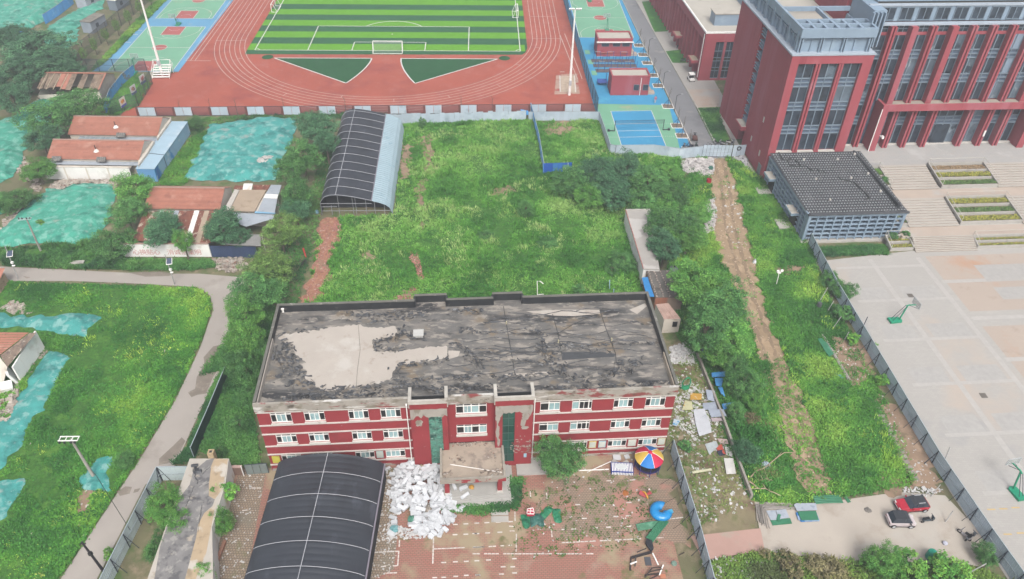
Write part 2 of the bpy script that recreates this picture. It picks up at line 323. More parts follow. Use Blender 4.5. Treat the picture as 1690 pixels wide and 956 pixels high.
# right hand courts
sheet('blue_sports_ground', [(49.8, -51.6), (66.8, -51.6), (66.1, -30), (64.7, 38), (64.5, 120), (46, 120), (47.4, 37), (48.6, -29)], .006, M_cblue2)
bball(49.3, 63.7, 9.5, 38.4, (-1, 1)); bball(48.6, 63.2, 44, 72, (-1, 1))
sheet('green_court_surround', [(49.3, -51.5), (64.0, -51.5), (65.6, -30.2), (49.3, -29.6)], .010, M_cgreen)
sheet('blue_volleyball_court', [(52.3, -51.4), (61.5, -51.0), (61.15, -32.9), (52.05, -33.3)], .014, M_cblue2)
m = MB()
for a, b in [((52.3, -51.4), (52.05, -33.3)), ((61.5, -51), (61.15, -32.9)), ((52.05, -33.3), (61.15, -32.9)), ((52.1, -39.35), (61.3, -38.9)), ((52.15, -42.5), (61.3, -42.1)), ((52.2, -45.25), (61.4, -44.85))]: stripe(m, a, b, .13, .02)
for k in range(6):
    for y, yy in ((-39.35, 0), (-45.2, 0)):
        stripe(m, (51.7-.42*k, y), (51.9-.42*k, y), .1, .02); stripe(m, (61.6+.42*k, y+.4), (61.8+.42*k, y+.4), .1, .02)
tag(m.build('volleyball_line_markings', M_line), kind='structure')
m = MB(); mi_ = [(930, 83), (932, 83)]
m2 = MB()
for (x0, y0) in ((965, 83), (970, 99), (976, 117)):
    a = g(x0, y0); m2.box(a.x-.1, a.x+1.2, a.y-2.6, a.y, .012, .02)
tag(m2.build('hopscotch_panel', M_cgreen), kind='structure')
# campus road, lawns, forecourt
sheet('campus_road', [(66.5, -55), (72.6, -55), (71.6, -46), (71.4, -30), (68.8, 38), (67, 140), (62, 140), (64.9, 38), (66.4, -30)], .012, M_asph)
sheet('campus_forecourt', [(71.5, -31), (79, -31), (79, 140), (67.2, 140), (68.9, 38)], .016, mat('forecourt_slab', '#bcb9b4', var=.05, sc=.2, brick=(1.2, .6, '#aeaba6', .02, '#b9b4ad', 2.6)))
sheet('forecourt_tan_panel', gl([(1135, 148), (1188, 147), (1186, 177), (1152, 178)]), .022, M_plaza2)
M_lawn = mat('lawn', '#3f7a35', var=.2, sc=.8, spots=[('#5f9a35', .4, .56, .64)], bump=.5, bsc=5)
for q in ([(1151, 178), (1186, 177), (1203, 234), (1178, 237)], [(1098, 85), (1123, 82), (1135, 104), (1107, 104)], [(1059, 3), (1097, 0), (1102, 52), (1080, 53)]):
    sheet('lawn', gl(q), .03, M_lawn)
sheet('building_apron', gl([(1183, 188), (1190, 186), (1252, 297), (1246, 300)]), .034, M_conc)
m = MB()
for q in ([(1030, 0), (1178, 236)], [(1042, 0), (1098, 100)]):
    pass
a, b = Vector((68.85, 38, 0)), Vector((71.75, -31, 0)); c = Vector((71.9, -48, 0))
m.bar(a+Vector((0, 0, .06)), b+Vector((0, 0, .06)), .25, .12); m.bar(b+Vector((0, 0, .06)), c+Vector((0, 0, .06)), .25, .12); m.bar(a+Vector((0, 0, .06)), Vector((66.9, 140, .06)), .25, .12)
m.bar((64.85, 38, .05), (66.45, -30, .05), .18, .1); m.bar((66.45, -30, .05), (67.0, -51.5, .05), .18, .1); m.bar((64.85, 38, .05), (62.2, 140, .05), .18, .1)
tag(m.build('road_kerb', M_conc), kind='structure')
# plaza
sheet('plaza', gl([(1345, 432), (1470, 418), (1690, 395)])+[Vector((140, -80, 0)), Vector((140, -170, 0)), Vector((84, -170, 0)), Vector((81.2, -146, 0)), Vector((80.2, -134, 0))], .004, M_plaza)
F3 = Frame((77.4, -62.15), R_(2.6))
m = MB()
for v in (-33, -42, -51, -60, -69, -78):
    for u0, u1 in ((19.5, 40), (42, 70)) if v < -30 else (): m.quad(*[F3.w(a, b, .009) for a, b in ((u0, v), (u1, v), (u1, v+.8), (u0, v+.8))])
for u in (18.2, 9.8, 40):
    m.quad(*[F3.w(a, b, .0095) for a, b in ((u, -95), (u+.8, -95), (u+.8, -26), (u, -26))])
for v in (-28.5, -37, -46, -55, -64, -73, -82):
    m.quad(*[F3.w(a, b, .0095) for a, b in ((3.5, v), (9.8, v), (9.8, v+.6), (3.5, v+.6))]); m.quad(*[F3.w(a, b, .0095) for a, b in ((10.6, v), (18.2, v), (18.2, v+.6), (10.6, v+.6))])
tag(m.build('plaza_pale_bands', M_band), kind='structure')
m = MB()
for i, v in enumerate((-36.4, -45.4, -54.4, -63.4, -72.4)):
    for u0, u1 in ((4.2, 9.2), (11.5, 17.6)): m.quad(*[F3.w(a, b, .0092) for a, b in ((u0, v), (u1, v), (u1, v+3), (u0, v+3))])
tag(m.build('plaza_grey_panels', M_band2), kind='structure')
for u0, v0, u1, v1 in ((20, -40, 40, -25.8), (20, -59, 40, -43.5), (43, -41, 70, -26), (20.5, -86, 40, -62)):
    sheet('plaza_tan_field', [F3.w(a, b) for a, b in ((u0, v0), (u1, v0), (u1, v1), (u0, v1))], .0088, M_plaza2)
for u0, v0, u1, v1 in ((27, -33, 38, -28.6), (27, -37.5, 38, -34.5)):
    sheet('plaza_inset_panel', [F3.w(a, b) for a, b in ((u0, v0), (u1, v0), (u1, v1), (u0, v1))], .0135, M_band2)
for px, py in ((1502.5, 488), (1623, 653)):
    p = g(px, py); m = MB(); m.box(-.45, .45, -.45, .45, .016, .03); m.box(-.35, .35, -.35, .35, .03, .034)
    tag(m.build('drain_cover', flat('drain_iron', '#77716a'), loc=p), kind='structure')
m = MB()
for x, y in ((1636, 841), (1656, 840), (1676, 838), (1663, 882), (1685, 880)):
    p = g(x, y); m.box(p.x-.5, p.x+.5, p.y-.1, p.y+.1, .011, .014)
tag(m.build('yellow_court_marks', flat('yellow_paint', '#d8bd86')), kind='structure')
# parking yard, brick yard, playground
sheet('parking_yard', gl([(1245, 828), (1300, 838), (1485, 812), (1560, 818), (1612, 872), (1640, 905), (1625, 935), (1380, 925), (1260, 910)]), .012, M_conc2)
sheet('red_concrete_path', gl([(1140, 885), (1255, 872), (1262, 908), (1160, 925)]), .014, mat('worn_red_concrete', '#c7a397', var=.08, sc=.3, spots=[('#b9aa9b', .4, .56, .68)]))
BLD = Frame((-1.92, -129.72), R_(2.4175))
sheet('playground_paving', [BLD.w(u, v) for u, v in ((-4.5, .4), (46.8, .4), (46.6, -30), (-6, -30))], .008, M_brickpave)
sheet('grid_paving', gl([(395, 775), (440, 775), (405, 965), (352, 965), (362, 885), (380, 830)]), .014, M_greypave)
sheet('grid_paving', gl([(640, 770), (655, 775), (655, 895), (650, 940), (610, 960), (622, 770)]), .014, M_greypave)
sheet('littered_side_yard', gl([(1093, 575), (1130, 560), (1165, 600), (1250, 830), (1245, 878), (1140, 890), (1102, 742)]), .006,
      mat('littered_soil', '#8f8468', var=.16, sc=.4, spots=[('#74794c', .3, .54, .64), ('#a8987f', .6, .54, .64), ('#77644f', .25, .56, .66)], bump=.4, bsc=4))
sheet('worn_grid_paving', rag(gl([(905, 800), (1000, 775), (1105, 790), (1128, 850), (1140, 905), (1060, 885), (960, 905), (880, 870)]), .5, .9), .011, mat('worn_pavers', '#a5907f', var=.14, sc=.3, brick=(.34, .25, '#837766', .035, '#ae9482', 2.4), spots=[('#737a4e', .35, .58, .68), ('#b98a7c', .25, .52, .62), ('#8b8a62', 1.1, .62, .7)]))
# painted dashes of the playground traffic course
WM = MB(); zz = zoom(780, 700, 3.733); zk = zoom(380, 720, 4.024)
def dash(z, a, b, w=.13, h=.02):
    p, q = z(*a), z(*b); L = (q-p).length; n = max(1, int(L/.42)); 
    for i in range(n):
        if random.random() < .12: continue
        s, e = p.lerp(q, i/n), p.lerp(q, (i+.88)/n); stripe(WM, s, e, w, h)
for a, b in [((0, 762), (270, 745)), ((525, 733), (1180, 700)), ((260, 540), (262, 600)), ((130, 470), (260, 462)), ((485, 650), (490, 700)), ((0, 800), (770, 800)),
             ((270, 655), (268, 790)), ((285, 925), (285, 956)), ((455, 425), (460, 468)), ((640, 285), (795, 284)), ((355, 415), (357, 455)), ((225, 630), (265, 632)), ((1180, 590), (1300, 575))]: dash(zz, a, b)
for row in ([(12, 611), (90, 608), (160, 605), (235, 602)], [(15, 675), (95, 671), (170, 667), (245, 660)], [(690, 582), (820, 575), (885, 570), (960, 566)], [(565, 650), (625, 647), (760, 640), (840, 636), (900, 633), (965, 630)],
            [(645, 357), (705, 355), (840, 350), (985, 345)], [(650, 497), (700, 495), (790, 492), (965, 484)], [(30, 845), (100, 838), (180, 833), (260, 830)], [(35, 932), (180, 925), (260, 918)], [(190, 880), (250, 880)]):
    for (u, v) in row: dash(zz, (u-17, v+.7), (u+17, v-.7), .15)
for a, b in [((980, 380), (1065, 375)), ((975, 525), (1130, 520)), ((1125, 690), (1110, 890)), ((960, 772), (1120, 765)), ((1350, 675), (1345, 850)), ((1350, 750), (1690, 735)), ((1030, 910), (1110, 908)), ((985, 437), (1040, 432)),
             ((80, 495), (120, 490)), ((140, 345), (210, 345)), ((1000, 868), (1040, 862)), ((1080, 862), (1115, 860))]: dash(zk, a, b, .14)
for row in ([(1497, 587), (1567, 583), (1640, 578)], [(1495, 655), (1567, 652), (1640, 648)], [(1360, 843), (1420, 840), (1497, 835), (1570, 832), (1640, 828)], [(1360, 940), (1420, 938), (1500, 932), (1570, 925), (1645, 922)]):
    for (u, v) in row: dash(zk, (u-18, v+.7), (u+18, v-.7), .15)
tag(WM.build('playground_line_markings', mat('worn_white_bricks', '#dfd9d3', k=.68, spots=[('#b08a80', 2.5, .58, .68)])), kind='structure')
# village road
sheet('village_road', gl([(-160, 440), (0, 440), (120, 446), (240, 452), (330, 452), (400, 458), (410, 500), (378, 520), (380, 545), (372, 580), (365, 610), (350, 635), (300, 745), (285, 775), (240, 800), (160, 956), (110, 1040), (10, 1040), (100, 956), (170, 850), (230, 760), (290, 660), (330, 575), (352, 512), (347, 488), (325, 474), (240, 469), (120, 464), (0, 464), (-160, 470)]), .02, M_vroad)
for q in ([(352, 572), (371, 568), (375, 590), (352, 622), (340, 650), (326, 652), (316, 656), (310, 648), (322, 642), (325, 622), (338, 602), (336, 590)], [(263, 757), (287, 735), (300, 722), (306, 728), (296, 748), (278, 765), (262, 768)], [(244, 800), (262, 772), (258, 784), (250, 798)],
          [(210, 450), (265, 449), (290, 452), (278, 456), (240, 457)], [(232, 806), (228, 812), (220, 814), (222, 808)], [(194, 812), (207, 803), (218, 804), (214, 815), (198, 819)], [(38, 456), (50, 458), (44, 460)]):
    sheet('damp_patch', gl(q), .026, M_damp)
# tracks through the weeds
DIRT = gl([(x+(7 if 1 <= i <= 11 else -6), y) for i, (x, y) in enumerate([(1172, 262), (1190, 262), (1208, 300), (1222, 370), (1242, 440), (1258, 520), (1290, 600), (1318, 660), (1345, 730), (1368, 790), (1366, 815), (1325, 812), (1320, 790), (1300, 710), (1272, 640), (1250, 560), (1228, 500), (1200, 440), (1182, 380), (1178, 320)])])
DIRT = rag(DIRT, .32, .8); sheet('dirt_track', DIRT, .02, M_dirt)
for k in (-.75, .75):
    ln = [(1186, 268), (1194, 300), (1202, 340), (1205, 380), (1222, 440), (1240, 500), (1262, 560), (1290, 640), (1315, 700), (1340, 790)]; rut = [(g(x, y).x+k+.12*math.sin(i*2.1), g(x, y).y) for i, (x, y) in enumerate(ln)]
    sheet('wheel_rut', rag([(x-.28, y) for x, y in rut]+[(x+.28, y) for x, y in rut[::-1]], .14, .8), .026, mat('rut_soil', '#97826a', var=.12, sc=.8, spots=[('#a9937a', .6, .52, .62)]))
RED = gl([(532, 362), (560, 360), (560, 385), (548, 425), (540, 455), (527, 500), (496, 502), (508, 465), (522, 430), (528, 395)])
RED = rag(RED, .4, .7); sheet('red_rubble_track', RED, .02, M_reddirt)
BARES = [gl(q) for q in ([(690, 225), (712, 222), (715, 260), (722, 280), (705, 285), (700, 262)], [(690, 300), (706, 292), (700, 330), (706, 352), (690, 352), (686, 330)], [(663, 240), (678, 238), (676, 275), (664, 312), (660, 290)],
    [(896, 205), (935, 200), (955, 215), (940, 222), (900, 226)], [(1281, 438), (1320, 438), (1335, 450), (1300, 455), (1282, 448)], [(693, 368), (704, 368), (702, 380), (694, 378)], [(660, 480), (690, 478), (680, 498), (655, 500)],
    [(597, 420), (616, 412), (618, 430), (606, 436)], [(805, 312), (845, 305), (850, 318), (815, 325)], [(1380, 555), (1430, 570), (1440, 620), (1405, 640), (1370, 590)], [(1440, 650), (1500, 690), (1545, 770), (1560, 815), (1500, 800), (1470, 720)],
    [(1055, 445), (1080, 440), (1090, 470), (1075, 487), (1055, 470)], [(470, 345), (495, 335), (500, 360), (490, 395), (480, 385)], [(175, 760), (150, 830), (140, 850), (130, 830), (150, 770)], [(1440, 790), (1485, 775), (1505, 790), (1500, 812), (1440, 815)])]
BARES = [rag(q, .45, .55, i) for i, q in enumerate(BARES)]
for q in BARES: sheet('bare_soil_patch', q, .024, M_bare)
# ------------------------------------------------------------------ weeds (uncountable): relief ground plus leafy tufts
M_leafw = mat('weed_leaves', '#ffffff', var=.12, sc=.5, attr=True, k=1.05, rough=.75, spec=.15)
def weeds(name, poly, n, h0, h1, pal, holes=(), seed=0, blade=.09, leaf=.5, ns=5.0, lift=.25, thin=(), mask=0):
    ns *= .62
    """n tufts of blades and broad leaves scattered over the outline; pal = hex colours blended by patch noise"""
    poly = [(p[0], p[1]) for p in poly]; xs = [p[0] for p in poly]; ys = [p[1] for p in poly]; rg = np.random.default_rng(seed)
    P = np.c_[rg.uniform(min(xs), max(xs), n*3), rg.uniform(min(ys), max(ys), n*3)]; P = P[inpoly(P, poly)]
    for h in holes: P = P[~inpoly(P, [(q[0], q[1]) for q in h])]
    for h, keep in thin:
        ins = inpoly(P, [(q[0], q[1]) for q in h]); P = P[~ins | (rg.random(len(P)) < keep)]
    if mask: P = P[fbm(P[:, 0], P[:, 1], 7, seed+20)+.35*(vnoise(P[:, 0], P[:, 1], 2, seed)-.5) > mask]
    P = P[:n]; n = len(P); a = fbm(P[:, 0], P[:, 1], ns, seed); b = fbm(P[:, 0], P[:, 1], ns*.35, seed+5)
    cl = fbm(P[:, 0], P[:, 1], 1.5, seed+3); hh = (h0+(h1-h0)*np.clip((a-.3)*1.2+(b-.5)*.9+(cl-.5)*1.5, 0, 1.3)); zb = lift*np.clip((a-.25)*1.3, 0, 1)
    C = np.array([lin(c, 1)[:3] for c in pal]); t = np.clip(.47+(fbm(P[:, 0], P[:, 1], ns*1.9, seed+9)-.5)*1.9+(fbm(P[:, 0], P[:, 1], 1.7, seed+12)-.5)*.6+rg.normal(0, .09, n), 0, .999)*(len(pal)-1)
    i0 = t.astype(int); col = C[i0]*(1-(t-i0))[:, None]+C[np.minimum(i0+1, len(pal)-1)]*(t-i0)[:, None]
    kb = 8; nb = n*kb; base = np.repeat(np.c_[P, zb*.6], kb, 0); H = np.repeat(hh, kb)*rg.uniform(.55, 1.15, nb); az = rg.uniform(0, 2*np.pi, nb)
    base[:, :2] += rg.normal(0, .2, (nb, 2)); wv = .6*np.sin(base[:, 0]*.35+base[:, 1]*.2)
    isleaf = rg.random(nb) < leaf; w = np.where(isleaf, rg.uniform(.05, .125, nb), blade*rg.uniform(.5, 1.1, nb)); lean = np.where(isleaf, rg.uniform(.6, 1.5, nb), rg.uniform(.2, .8, nb))
    dx, dy = np.cos(az+wv), np.sin(az+wv); px, py = -dy, dx
    z0 = np.where(isleaf, H*rg.uniform(.35, .9, nb), 0)
    b0 = base+np.c_[np.zeros(nb), np.zeros(nb), z0]; Lh = np.where(isleaf, rg.uniform(.12, .3, nb), H*lean); up = np.where(isleaf, rg.uniform(-.12, .2, nb), H)
    mid = b0+np.c_[dx*Lh*.5, dy*Lh*.5, up*.62]; tip = b0+np.c_[dx*Lh, dy*Lh, up]
    s = np.c_[px, py, np.zeros(nb)]*w[:, None]
    lf = isleaf[:, None]
    V = np.stack([np.where(lf, b0, b0-s*.7), np.where(lf, mid-s, b0+s*.7), np.where(lf, tip, tip), np.where(lf, mid+s, mid-s)], 1).reshape(-1, 3)
    Fc = np.arange(nb*4).reshape(-1, 4); cc = np.repeat(col, kb, 0)*rg.uniform(.84, 1.14, (nb, 1)); cc = np.repeat(cc, 4, 0)
    return tag(link(name, np_mesh(name, V, Fc, M_leafw, cc)), kind='stuff')
FLATS = [DIRT, RED]+BARES
def lumpy(amp, s, seed):
    def f(x, y, d):
        z = .012+amp*fbm(x, y, s, seed)*np.clip(d/1.2, 0, 1); P = np.c_[x, y]
        for dx, dy in ((0, 0), (1.1, 0), (-1.1, 0), (0, 1), (0, -1)):
            for q in FLATS: z = np.where(inpoly(P+[dx, dy], q), -.03, z)
        return z
    return f
def weedground(poly, amp=.3, s=3, seed=0, holes=()):
    o = relief('weedy_ground', poly, M_weedbase, 1.1, lumpy(amp, s, seed), holes=holes); o['kind'] = 'structure'; return o
GR = ['#386a2c', '#488032', '#5a923a', '#6da046', '#86aa5c']; GB = ['#34642b', '#41752f', '#508534', '#63943a', '#7ca044']; GD = ['#2b5030', '#386534', '#4a793b', '#5f8946']
meadow = gl([(668, 207), (870, 203), (990, 200), (1000, 250), (1120, 250), (1130, 300), (1090, 420), (1060, 480), (1090, 560), (700, 560), (490, 560), (505, 500), (530, 362), (650, 356)])
weedground(meadow, .35, 4, 1, [BARES[1]])
roof_hide = [BLD.w(u, v) for u, v in ((-.5, -.5), (49.2, -.5), (49.2, 18.2), (-.5, 18.2))]
shed_hide = gl([(531, 357), (648, 355), (662, 212), (566, 196)])
weeds('meadow_weeds', meadow, 32000, .25, .85, GR, holes=[roof_hide, RED, shed_hide], seed=3, blade=.1, leaf=.35, ns=6, thin=[(q, .22) for q in BARES[:9]]+[(gl([(555, 395), (690, 395), (650, 480), (560, 450)]), .55), (gl([(652, 240), (690, 230), (690, 360), (650, 360)]), .5)])
strip = gl([(1205, 262), (1222, 268), (1262, 300), (1275, 320), (1338, 405), (1350, 450), (1372, 500), (1420, 580), (1480, 700), (1512, 800), (1440, 812), (1300, 836), (1240, 826), (1200, 740), (1180, 640), (1120, 560), (1090, 470), (1110, 420), (1130, 300), (1150, 262)])
weedground(strip, .16, 3, 2)
weeds('strip_weeds', strip, 25000, .2, .7, GB, seed=4, blade=.08, leaf=.6, ns=5, thin=[(q, .15) for q in [BARES[4]]+BARES[9:12]]+[(gl([(1100, 200), (1300, 200), (1300, 640), (1100, 640)]), 1), (DIRT, .02)] if False else [(q, .15) for q in [BARES[4]]+BARES[9:12]]+[([p for p in DIRT if p[1] > -112], .01), (gl([(1262, 560), (1300, 560), (1380, 830), (1310, 830)]), .2)])
weeds('tree_foot_weeds', gl([(430, 470), (478, 395), (505, 345), (535, 240), (560, 250), (530, 340), (520, 395), (500, 470), (490, 505), (440, 505)]), 1500, .2, .6, GD, seed=30)
lot = gl([(-60, 466), (120, 470), (325, 478), (345, 492), (348, 512), (326, 575), (286, 660), (226, 760), (166, 850), (95, 958), (20, 1040), (-80, 1040), (-80, 700), (-40, 560)])
weedground(lot, .45, 4, 3, [BARES[13]])
verge = gl([(372, 600), (366, 640), (340, 705), (318, 760), (285, 768), (310, 742), (352, 640)])
weeds('verge_weeds', verge, 1500, .2, .5, GD, seed=8)
back = gl([(330, 620), (420, 500), (455, 510), (415, 660), (430, 770), (380, 770), (330, 745), (375, 610)])
weedground(back, .3, 3, 4); weeds('side_garden_weeds', back, 3600, .3, .9, GD, seed=9)
weeds('corner_lot_weeds', gl([(892, 226), (990, 200), (1000, 250), (1010, 300), (900, 290)]), 3000, .3, .9, GR, seed=11, holes=[BARES[3]])
hedge = gl([(10, 440), (0, 415), (120, 405), (170, 400), (205, 408), (205, 434), (240, 438), (230, 446), (120, 444)])
weeds('wall_foot_weeds', gl([(205, 428), (345, 429), (362, 440), (320, 446), (230, 446)]), 1300, .15, .5, GD, seed=48)
weedground(hedge, .8, 3, 5); weeds('roadside_undergrowth', hedge, 5200, .4, 1.3, GD, seed=12, lift=.8)
weeds('container_side_weeds', gl([(262, 300), (312, 230), (345, 215), (312, 300), (280, 320)]), 1500, .2, .5, GB, seed=13, holes=[])
weeds('court_verge_weeds', gl([(150, 118), (240, 20), (262, 0), (275, 0), (172, 105)]), 2600, .3, .7, GB, seed=14)
weeds('bottom_bank_weeds', gl([(1160, 930), (1262, 912), (1380, 926), (1620, 940), (1690, 980), (1690, 1040), (1190, 1040)]), 4500, .3, .9, ['#4d5a36', '#56743a', '#6b8a3c', '#7d7a52'], seed=15)
weeds('yard_weeds', gl([(1100, 600), (1150, 580), (1245, 830), (1140, 880), (1105, 745)]), 900, .08, .3, ['#566a38', '#647a40', '#7d8450'], seed=16)
weeds('poster_corner_weeds', gl([(150, 190), (170, 170), (225, 120), (250, 138), (228, 175), (190, 192)]), 1500, .15, .5, GR, seed=31)
weeds('plot_edge_weeds', gl([(305, 200), (345, 195), (480, 188), (640, 188), (640, 196), (486, 197), (345, 207), (320, 230)]), 1200, .2, .6, GD, seed=32)
weeds('playground_weeds', [BLD.w(u, v) for u, v in ((30, -5), (46, -1.5), (46.3, -13), (28, -14))], 300, .06, .22, ['#3f5a2e', '#4d6a34', '#6a7446'], seed=17, ns=1.5, thin=[])
weeds('step_edge_weeds', gl([(838, 790), (862, 790), (858, 838), (800, 850), (730, 842), (740, 836), (842, 832)]), 700, .2, .5, GD, seed=18)
weeds('fence_foot_weeds', gl([(660, 207), (885, 198), (885, 204), (662, 213)]), 700, .4, 1.0, GR, seed=19)
weeds('gridside_lawn', gl([(1342, 410), (1462, 405), (1466, 420), (1350, 424)]), 1500, .15, .3, GD, seed=20)
weeds('tree_pit_lawn_weeds', gl([(1152, 180), (1184, 179), (1201, 232), (1179, 235)]), 1600, .1, .25, GD, seed=21)
TALL = ['#2c5c2a', '#366a2e', '#417834', '#4c863a']; PALE = ['#6f9a4c', '#8aab60', '#a3b878', '#7fa552']
nod = [roof_hide, RED, shed_hide, DIRT]+BARES
weeds('tall_weed_clumps', meadow, 2200, .5, 1.1, TALL, holes=nod, seed=41, leaf=.75, mask=.56, lift=.5); weeds('pale_tall_grass', meadow, 5000, .4, .9, PALE, holes=nod, seed=42, leaf=.05, blade=.07, mask=.58, lift=.3)
weeds('tall_weed_clumps', strip, 1800, .5, 1.0, TALL, holes=nod, seed=43, leaf=.75, mask=.57, lift=.4); weeds('pale_tall_grass', strip, 2500, .4, .8, ['#7fae3f', '#93b84a', '#a3bd5c'], holes=nod, seed=44, leaf=.05, blade=.06, mask=.57, lift=.2)
weeds('thicket_weeds', gl([(1185, 640), (1235, 640), (1280, 720), (1310, 800), (1260, 815), (1225, 740)]), 1800, .5, 1.5, TALL+['#6b6f45'], seed=47, leaf=.6, holes=[DIRT])
# ------------------------------------------------------------------ trees
M_bark = mat('bark', '#7d7263', sc=2, k=.5, obj=True, stretch=(1, 1, .2), bump=.4)
M_crown = mat('tree_leaves', '#ffffff', var=.15, sc=.9, attr=True, rnd=.2, k=.92, rough=.7, obj=True, spec=.15)
def crown_mesh(name, seed, nclump, leaves, size, pal, flatn=.8, spread=.36, stem=.0, holes=.0):
    """crown of leaf clumps in a unit ellipsoid (radius 1, z from -flatn to flatn)"""
    rg = np.random.default_rng(seed); C = []
    while len(C) < nclump:
        p = rg.normal(0, 1, 3); p /= np.linalg.norm(p); r = rg.uniform(.35, 1)**.5; p = p*r
        lob = .78+.3*math.sin(2.3*math.atan2(p[1], p[0])+seed)*math.cos(1.7*p[2]+seed*.7)+rg.uniform(-.1, .1)
        p = p*lob; p[2] *= flatn
        if p[2] > -flatn*.62: C.append(p)
    C = np.array(C); pc = np.array([lin(c, 1)[:3] for c in pal])
    cr = rg.uniform(.6, 1.25, nclump)*spread*.5; cl = pc[rg.integers(0, len(pc), nclump)]*rg.uniform(.75, 1.2, (nclump, 1))
    N = nclump*leaves; ci = np.repeat(np.arange(nclump), leaves); o = rg.normal(0, 1, (N, 3)); o /= np.linalg.norm(o, axis=1)[:, None]
    P = C[ci]+o*(cr[ci]*rg.uniform(.45, 1.05, N))[:, None]*[1, 1, .7]
    nrm = o*.7+np.array([0, 0, .75])+rg.normal(0, .45, (N, 3)); nrm /= np.linalg.norm(nrm, axis=1)[:, None]
    t = np.cross(nrm, rg.normal(0, 1, (N, 3))); t /= np.linalg.norm(t, axis=1)[:, None]; bt = np.cross(nrm, t); s = size*rg.uniform(.6, 1.35, (N, 1))
    V = np.stack([P-t*s, P-bt*s*.5, P+t*s, P+bt*s*.5], 1).reshape(-1, 3); cc = np.repeat(cl[ci]*rg.uniform(.75, 1.25, (N, 1)), 4, 0)
    return np_mesh(name, V, np.arange(N*4).reshape(-1, 4), M_crown, cc)
PG = ['#416d3c', '#4b7a42', '#588648']; PB = ['#4c813b', '#5a8e41', '#6a9c49']; PO = ['#62833f', '#71914c', '#5a7c40']; PD = ['#3b6345', '#456f4e', '#507a55']; PY = ['#528c3e', '#669c42', '#79aa4a']
CR = {k: [crown_mesh('crown_'+k, i*7+j+3, nc, lv, sz, pal, fl) for j in range(3)] for i, (k, nc, lv, sz, pal, fl) in enumerate(
    [('mid', 210, 66, .03, PG, .85), ('bright', 210, 66, .03, PB, .85), ('dark', 230, 66, .03, PD, .8), ('olive', 170, 66, .03, PO, .9), ('bush', 90, 44, .055, PG, .7), ('brightbush', 90, 44, .055, PY, .75), ('fluffy', 240, 66, .03, PB, .8), ('dry', 60, 26, .06, ['#7a7356', '#6f6a4a', '#86805c'], .7)])}
def trunk_mesh(seed, th, lean=0):
    rg = random.Random(seed); m = MB(); m.tube([(0, 0, -.2), (lean*.3, 0, th*.4), (lean*.7, .1, th*.75), (lean, 0, th)], [.2, .15, .12, .08], 7)
    for k in range(5):
        a = k*1.256+rg.uniform(-.4, .4); z0 = th*rg.uniform(.4, .85); L = th*rg.uniform(.4, .7)
        m.tube([(lean*z0/th, 0, z0), (lean*z0/th+math.cos(a)*L*.5, math.sin(a)*L*.5, z0+L*.5), (lean*z0/th+math.cos(a)*L, math.sin(a)*L, z0+L*.75)], [.09, .06, .025], 5)
    return m.mesh('trunk', M_bark)
TR = [trunk_mesh(i, 1.0) for i in range(3)]
NT = [0]
def tree(px, py, rpx, h, kind, label, cat='tree', zf=.62, sq=1, group=None, name=None, trunk=.62):
    """px, py, rpx: middle and half width of the crown in the photo; h: height of the tree in metres"""
    NT[0] += 1; i = NT[0]; c = g(px, py, h*zf); r = rpx/ppm(c); b = Vector((c.x, c.y, 0))
    nm = name or ('bush' if cat in ('bush', 'shrub') else 'broadleaf_tree'); t = thing(nm, label, cat, b, random.uniform(0, 6.28), group)
    v = i % 3; ch = link('crown' if cat == 'tree' else 'foliage', CR[kind][v], t, (0, 0, h*zf), (0, 0, 0), (r, r, (h*(1-zf))/.85*sq)); ts = h*trunk
    link('trunk' if cat == 'tree' else 'stem', TR[v], t, (0, 0, 0), (0, 0, i), (max(.7, h/7), max(.7, h/7), ts))
    return t
T = tree
T(60, 78, 62, 10, 'dark', 'dark round tree at the far left beside the green netted mounds'); T(18, 62, 42, 9, 'dark', 'dark grey-green tree cut by the left edge near the top corner')
T(96, 98, 34, 8, 'dark', 'dark tree in front of the blue fence and grey hut'); T(34, 118, 52, 9, 'dark', 'broad dark tree left of the collapsed roof house'); T(20, 158, 40, 8, 'dark', 'dark green tree at the left edge above the dirt lane')
T(118, 112, 26, 6, 'dark', 'small dark tree behind the collapsed roof house')
T(84, 190, 54, 9, 'mid', 'big green tree in front of the orange roofed twin houses'); T(128, 172, 46, 9, 'mid', 'tall leafy tree in front of the collapsed house'); T(68, 228, 34, 7, 'dark', 'dark tree at the left end of the lower orange roof')
T(62, 280, 32, 5, 'bright', 'round light green tree at the corner of the white yard wall'); T(28, 330, 34, 4, 'mid', 'low round tree at the left between two green nets', zf=.5); T(-2, 330, 26, 4, 'mid', 'bushy tree cut by the left edge beside green netting')
T(222, 312, 42, 8, 'bright', 'light green tree at the left end of the rusty orange roof house'); T(208, 350, 34, 7, 'mid', 'green tree under the blue container and beside the netted slope')
T(186, 402, 40, 5, 'mid', 'wide spreading tree between the netted slope and the slogan wall', zf=.5); T(268, 376, 42, 7, 'dark', 'dark green tree leaning over the rusty sheet roof'); T(302, 398, 18, 6, 'bright', 'slim bright green tree in front of the red slogan')
T(365, 374, 42, 7.5, 'dark', 'dark forked tree in front of the navy gate'); T(398, 392, 20, 5, 'dark', 'small dark side tree between navy gate and pole')
T(462, 382, 40, 7, 'olive', 'olive yellow tree beside the pole at the road corner'); T(440, 440, 46, 7, 'olive', 'broad olive green tree on the road corner above the bend'); T(425, 480, 46, 7.5, 'mid', 'mid green tree at the bend of the village road')
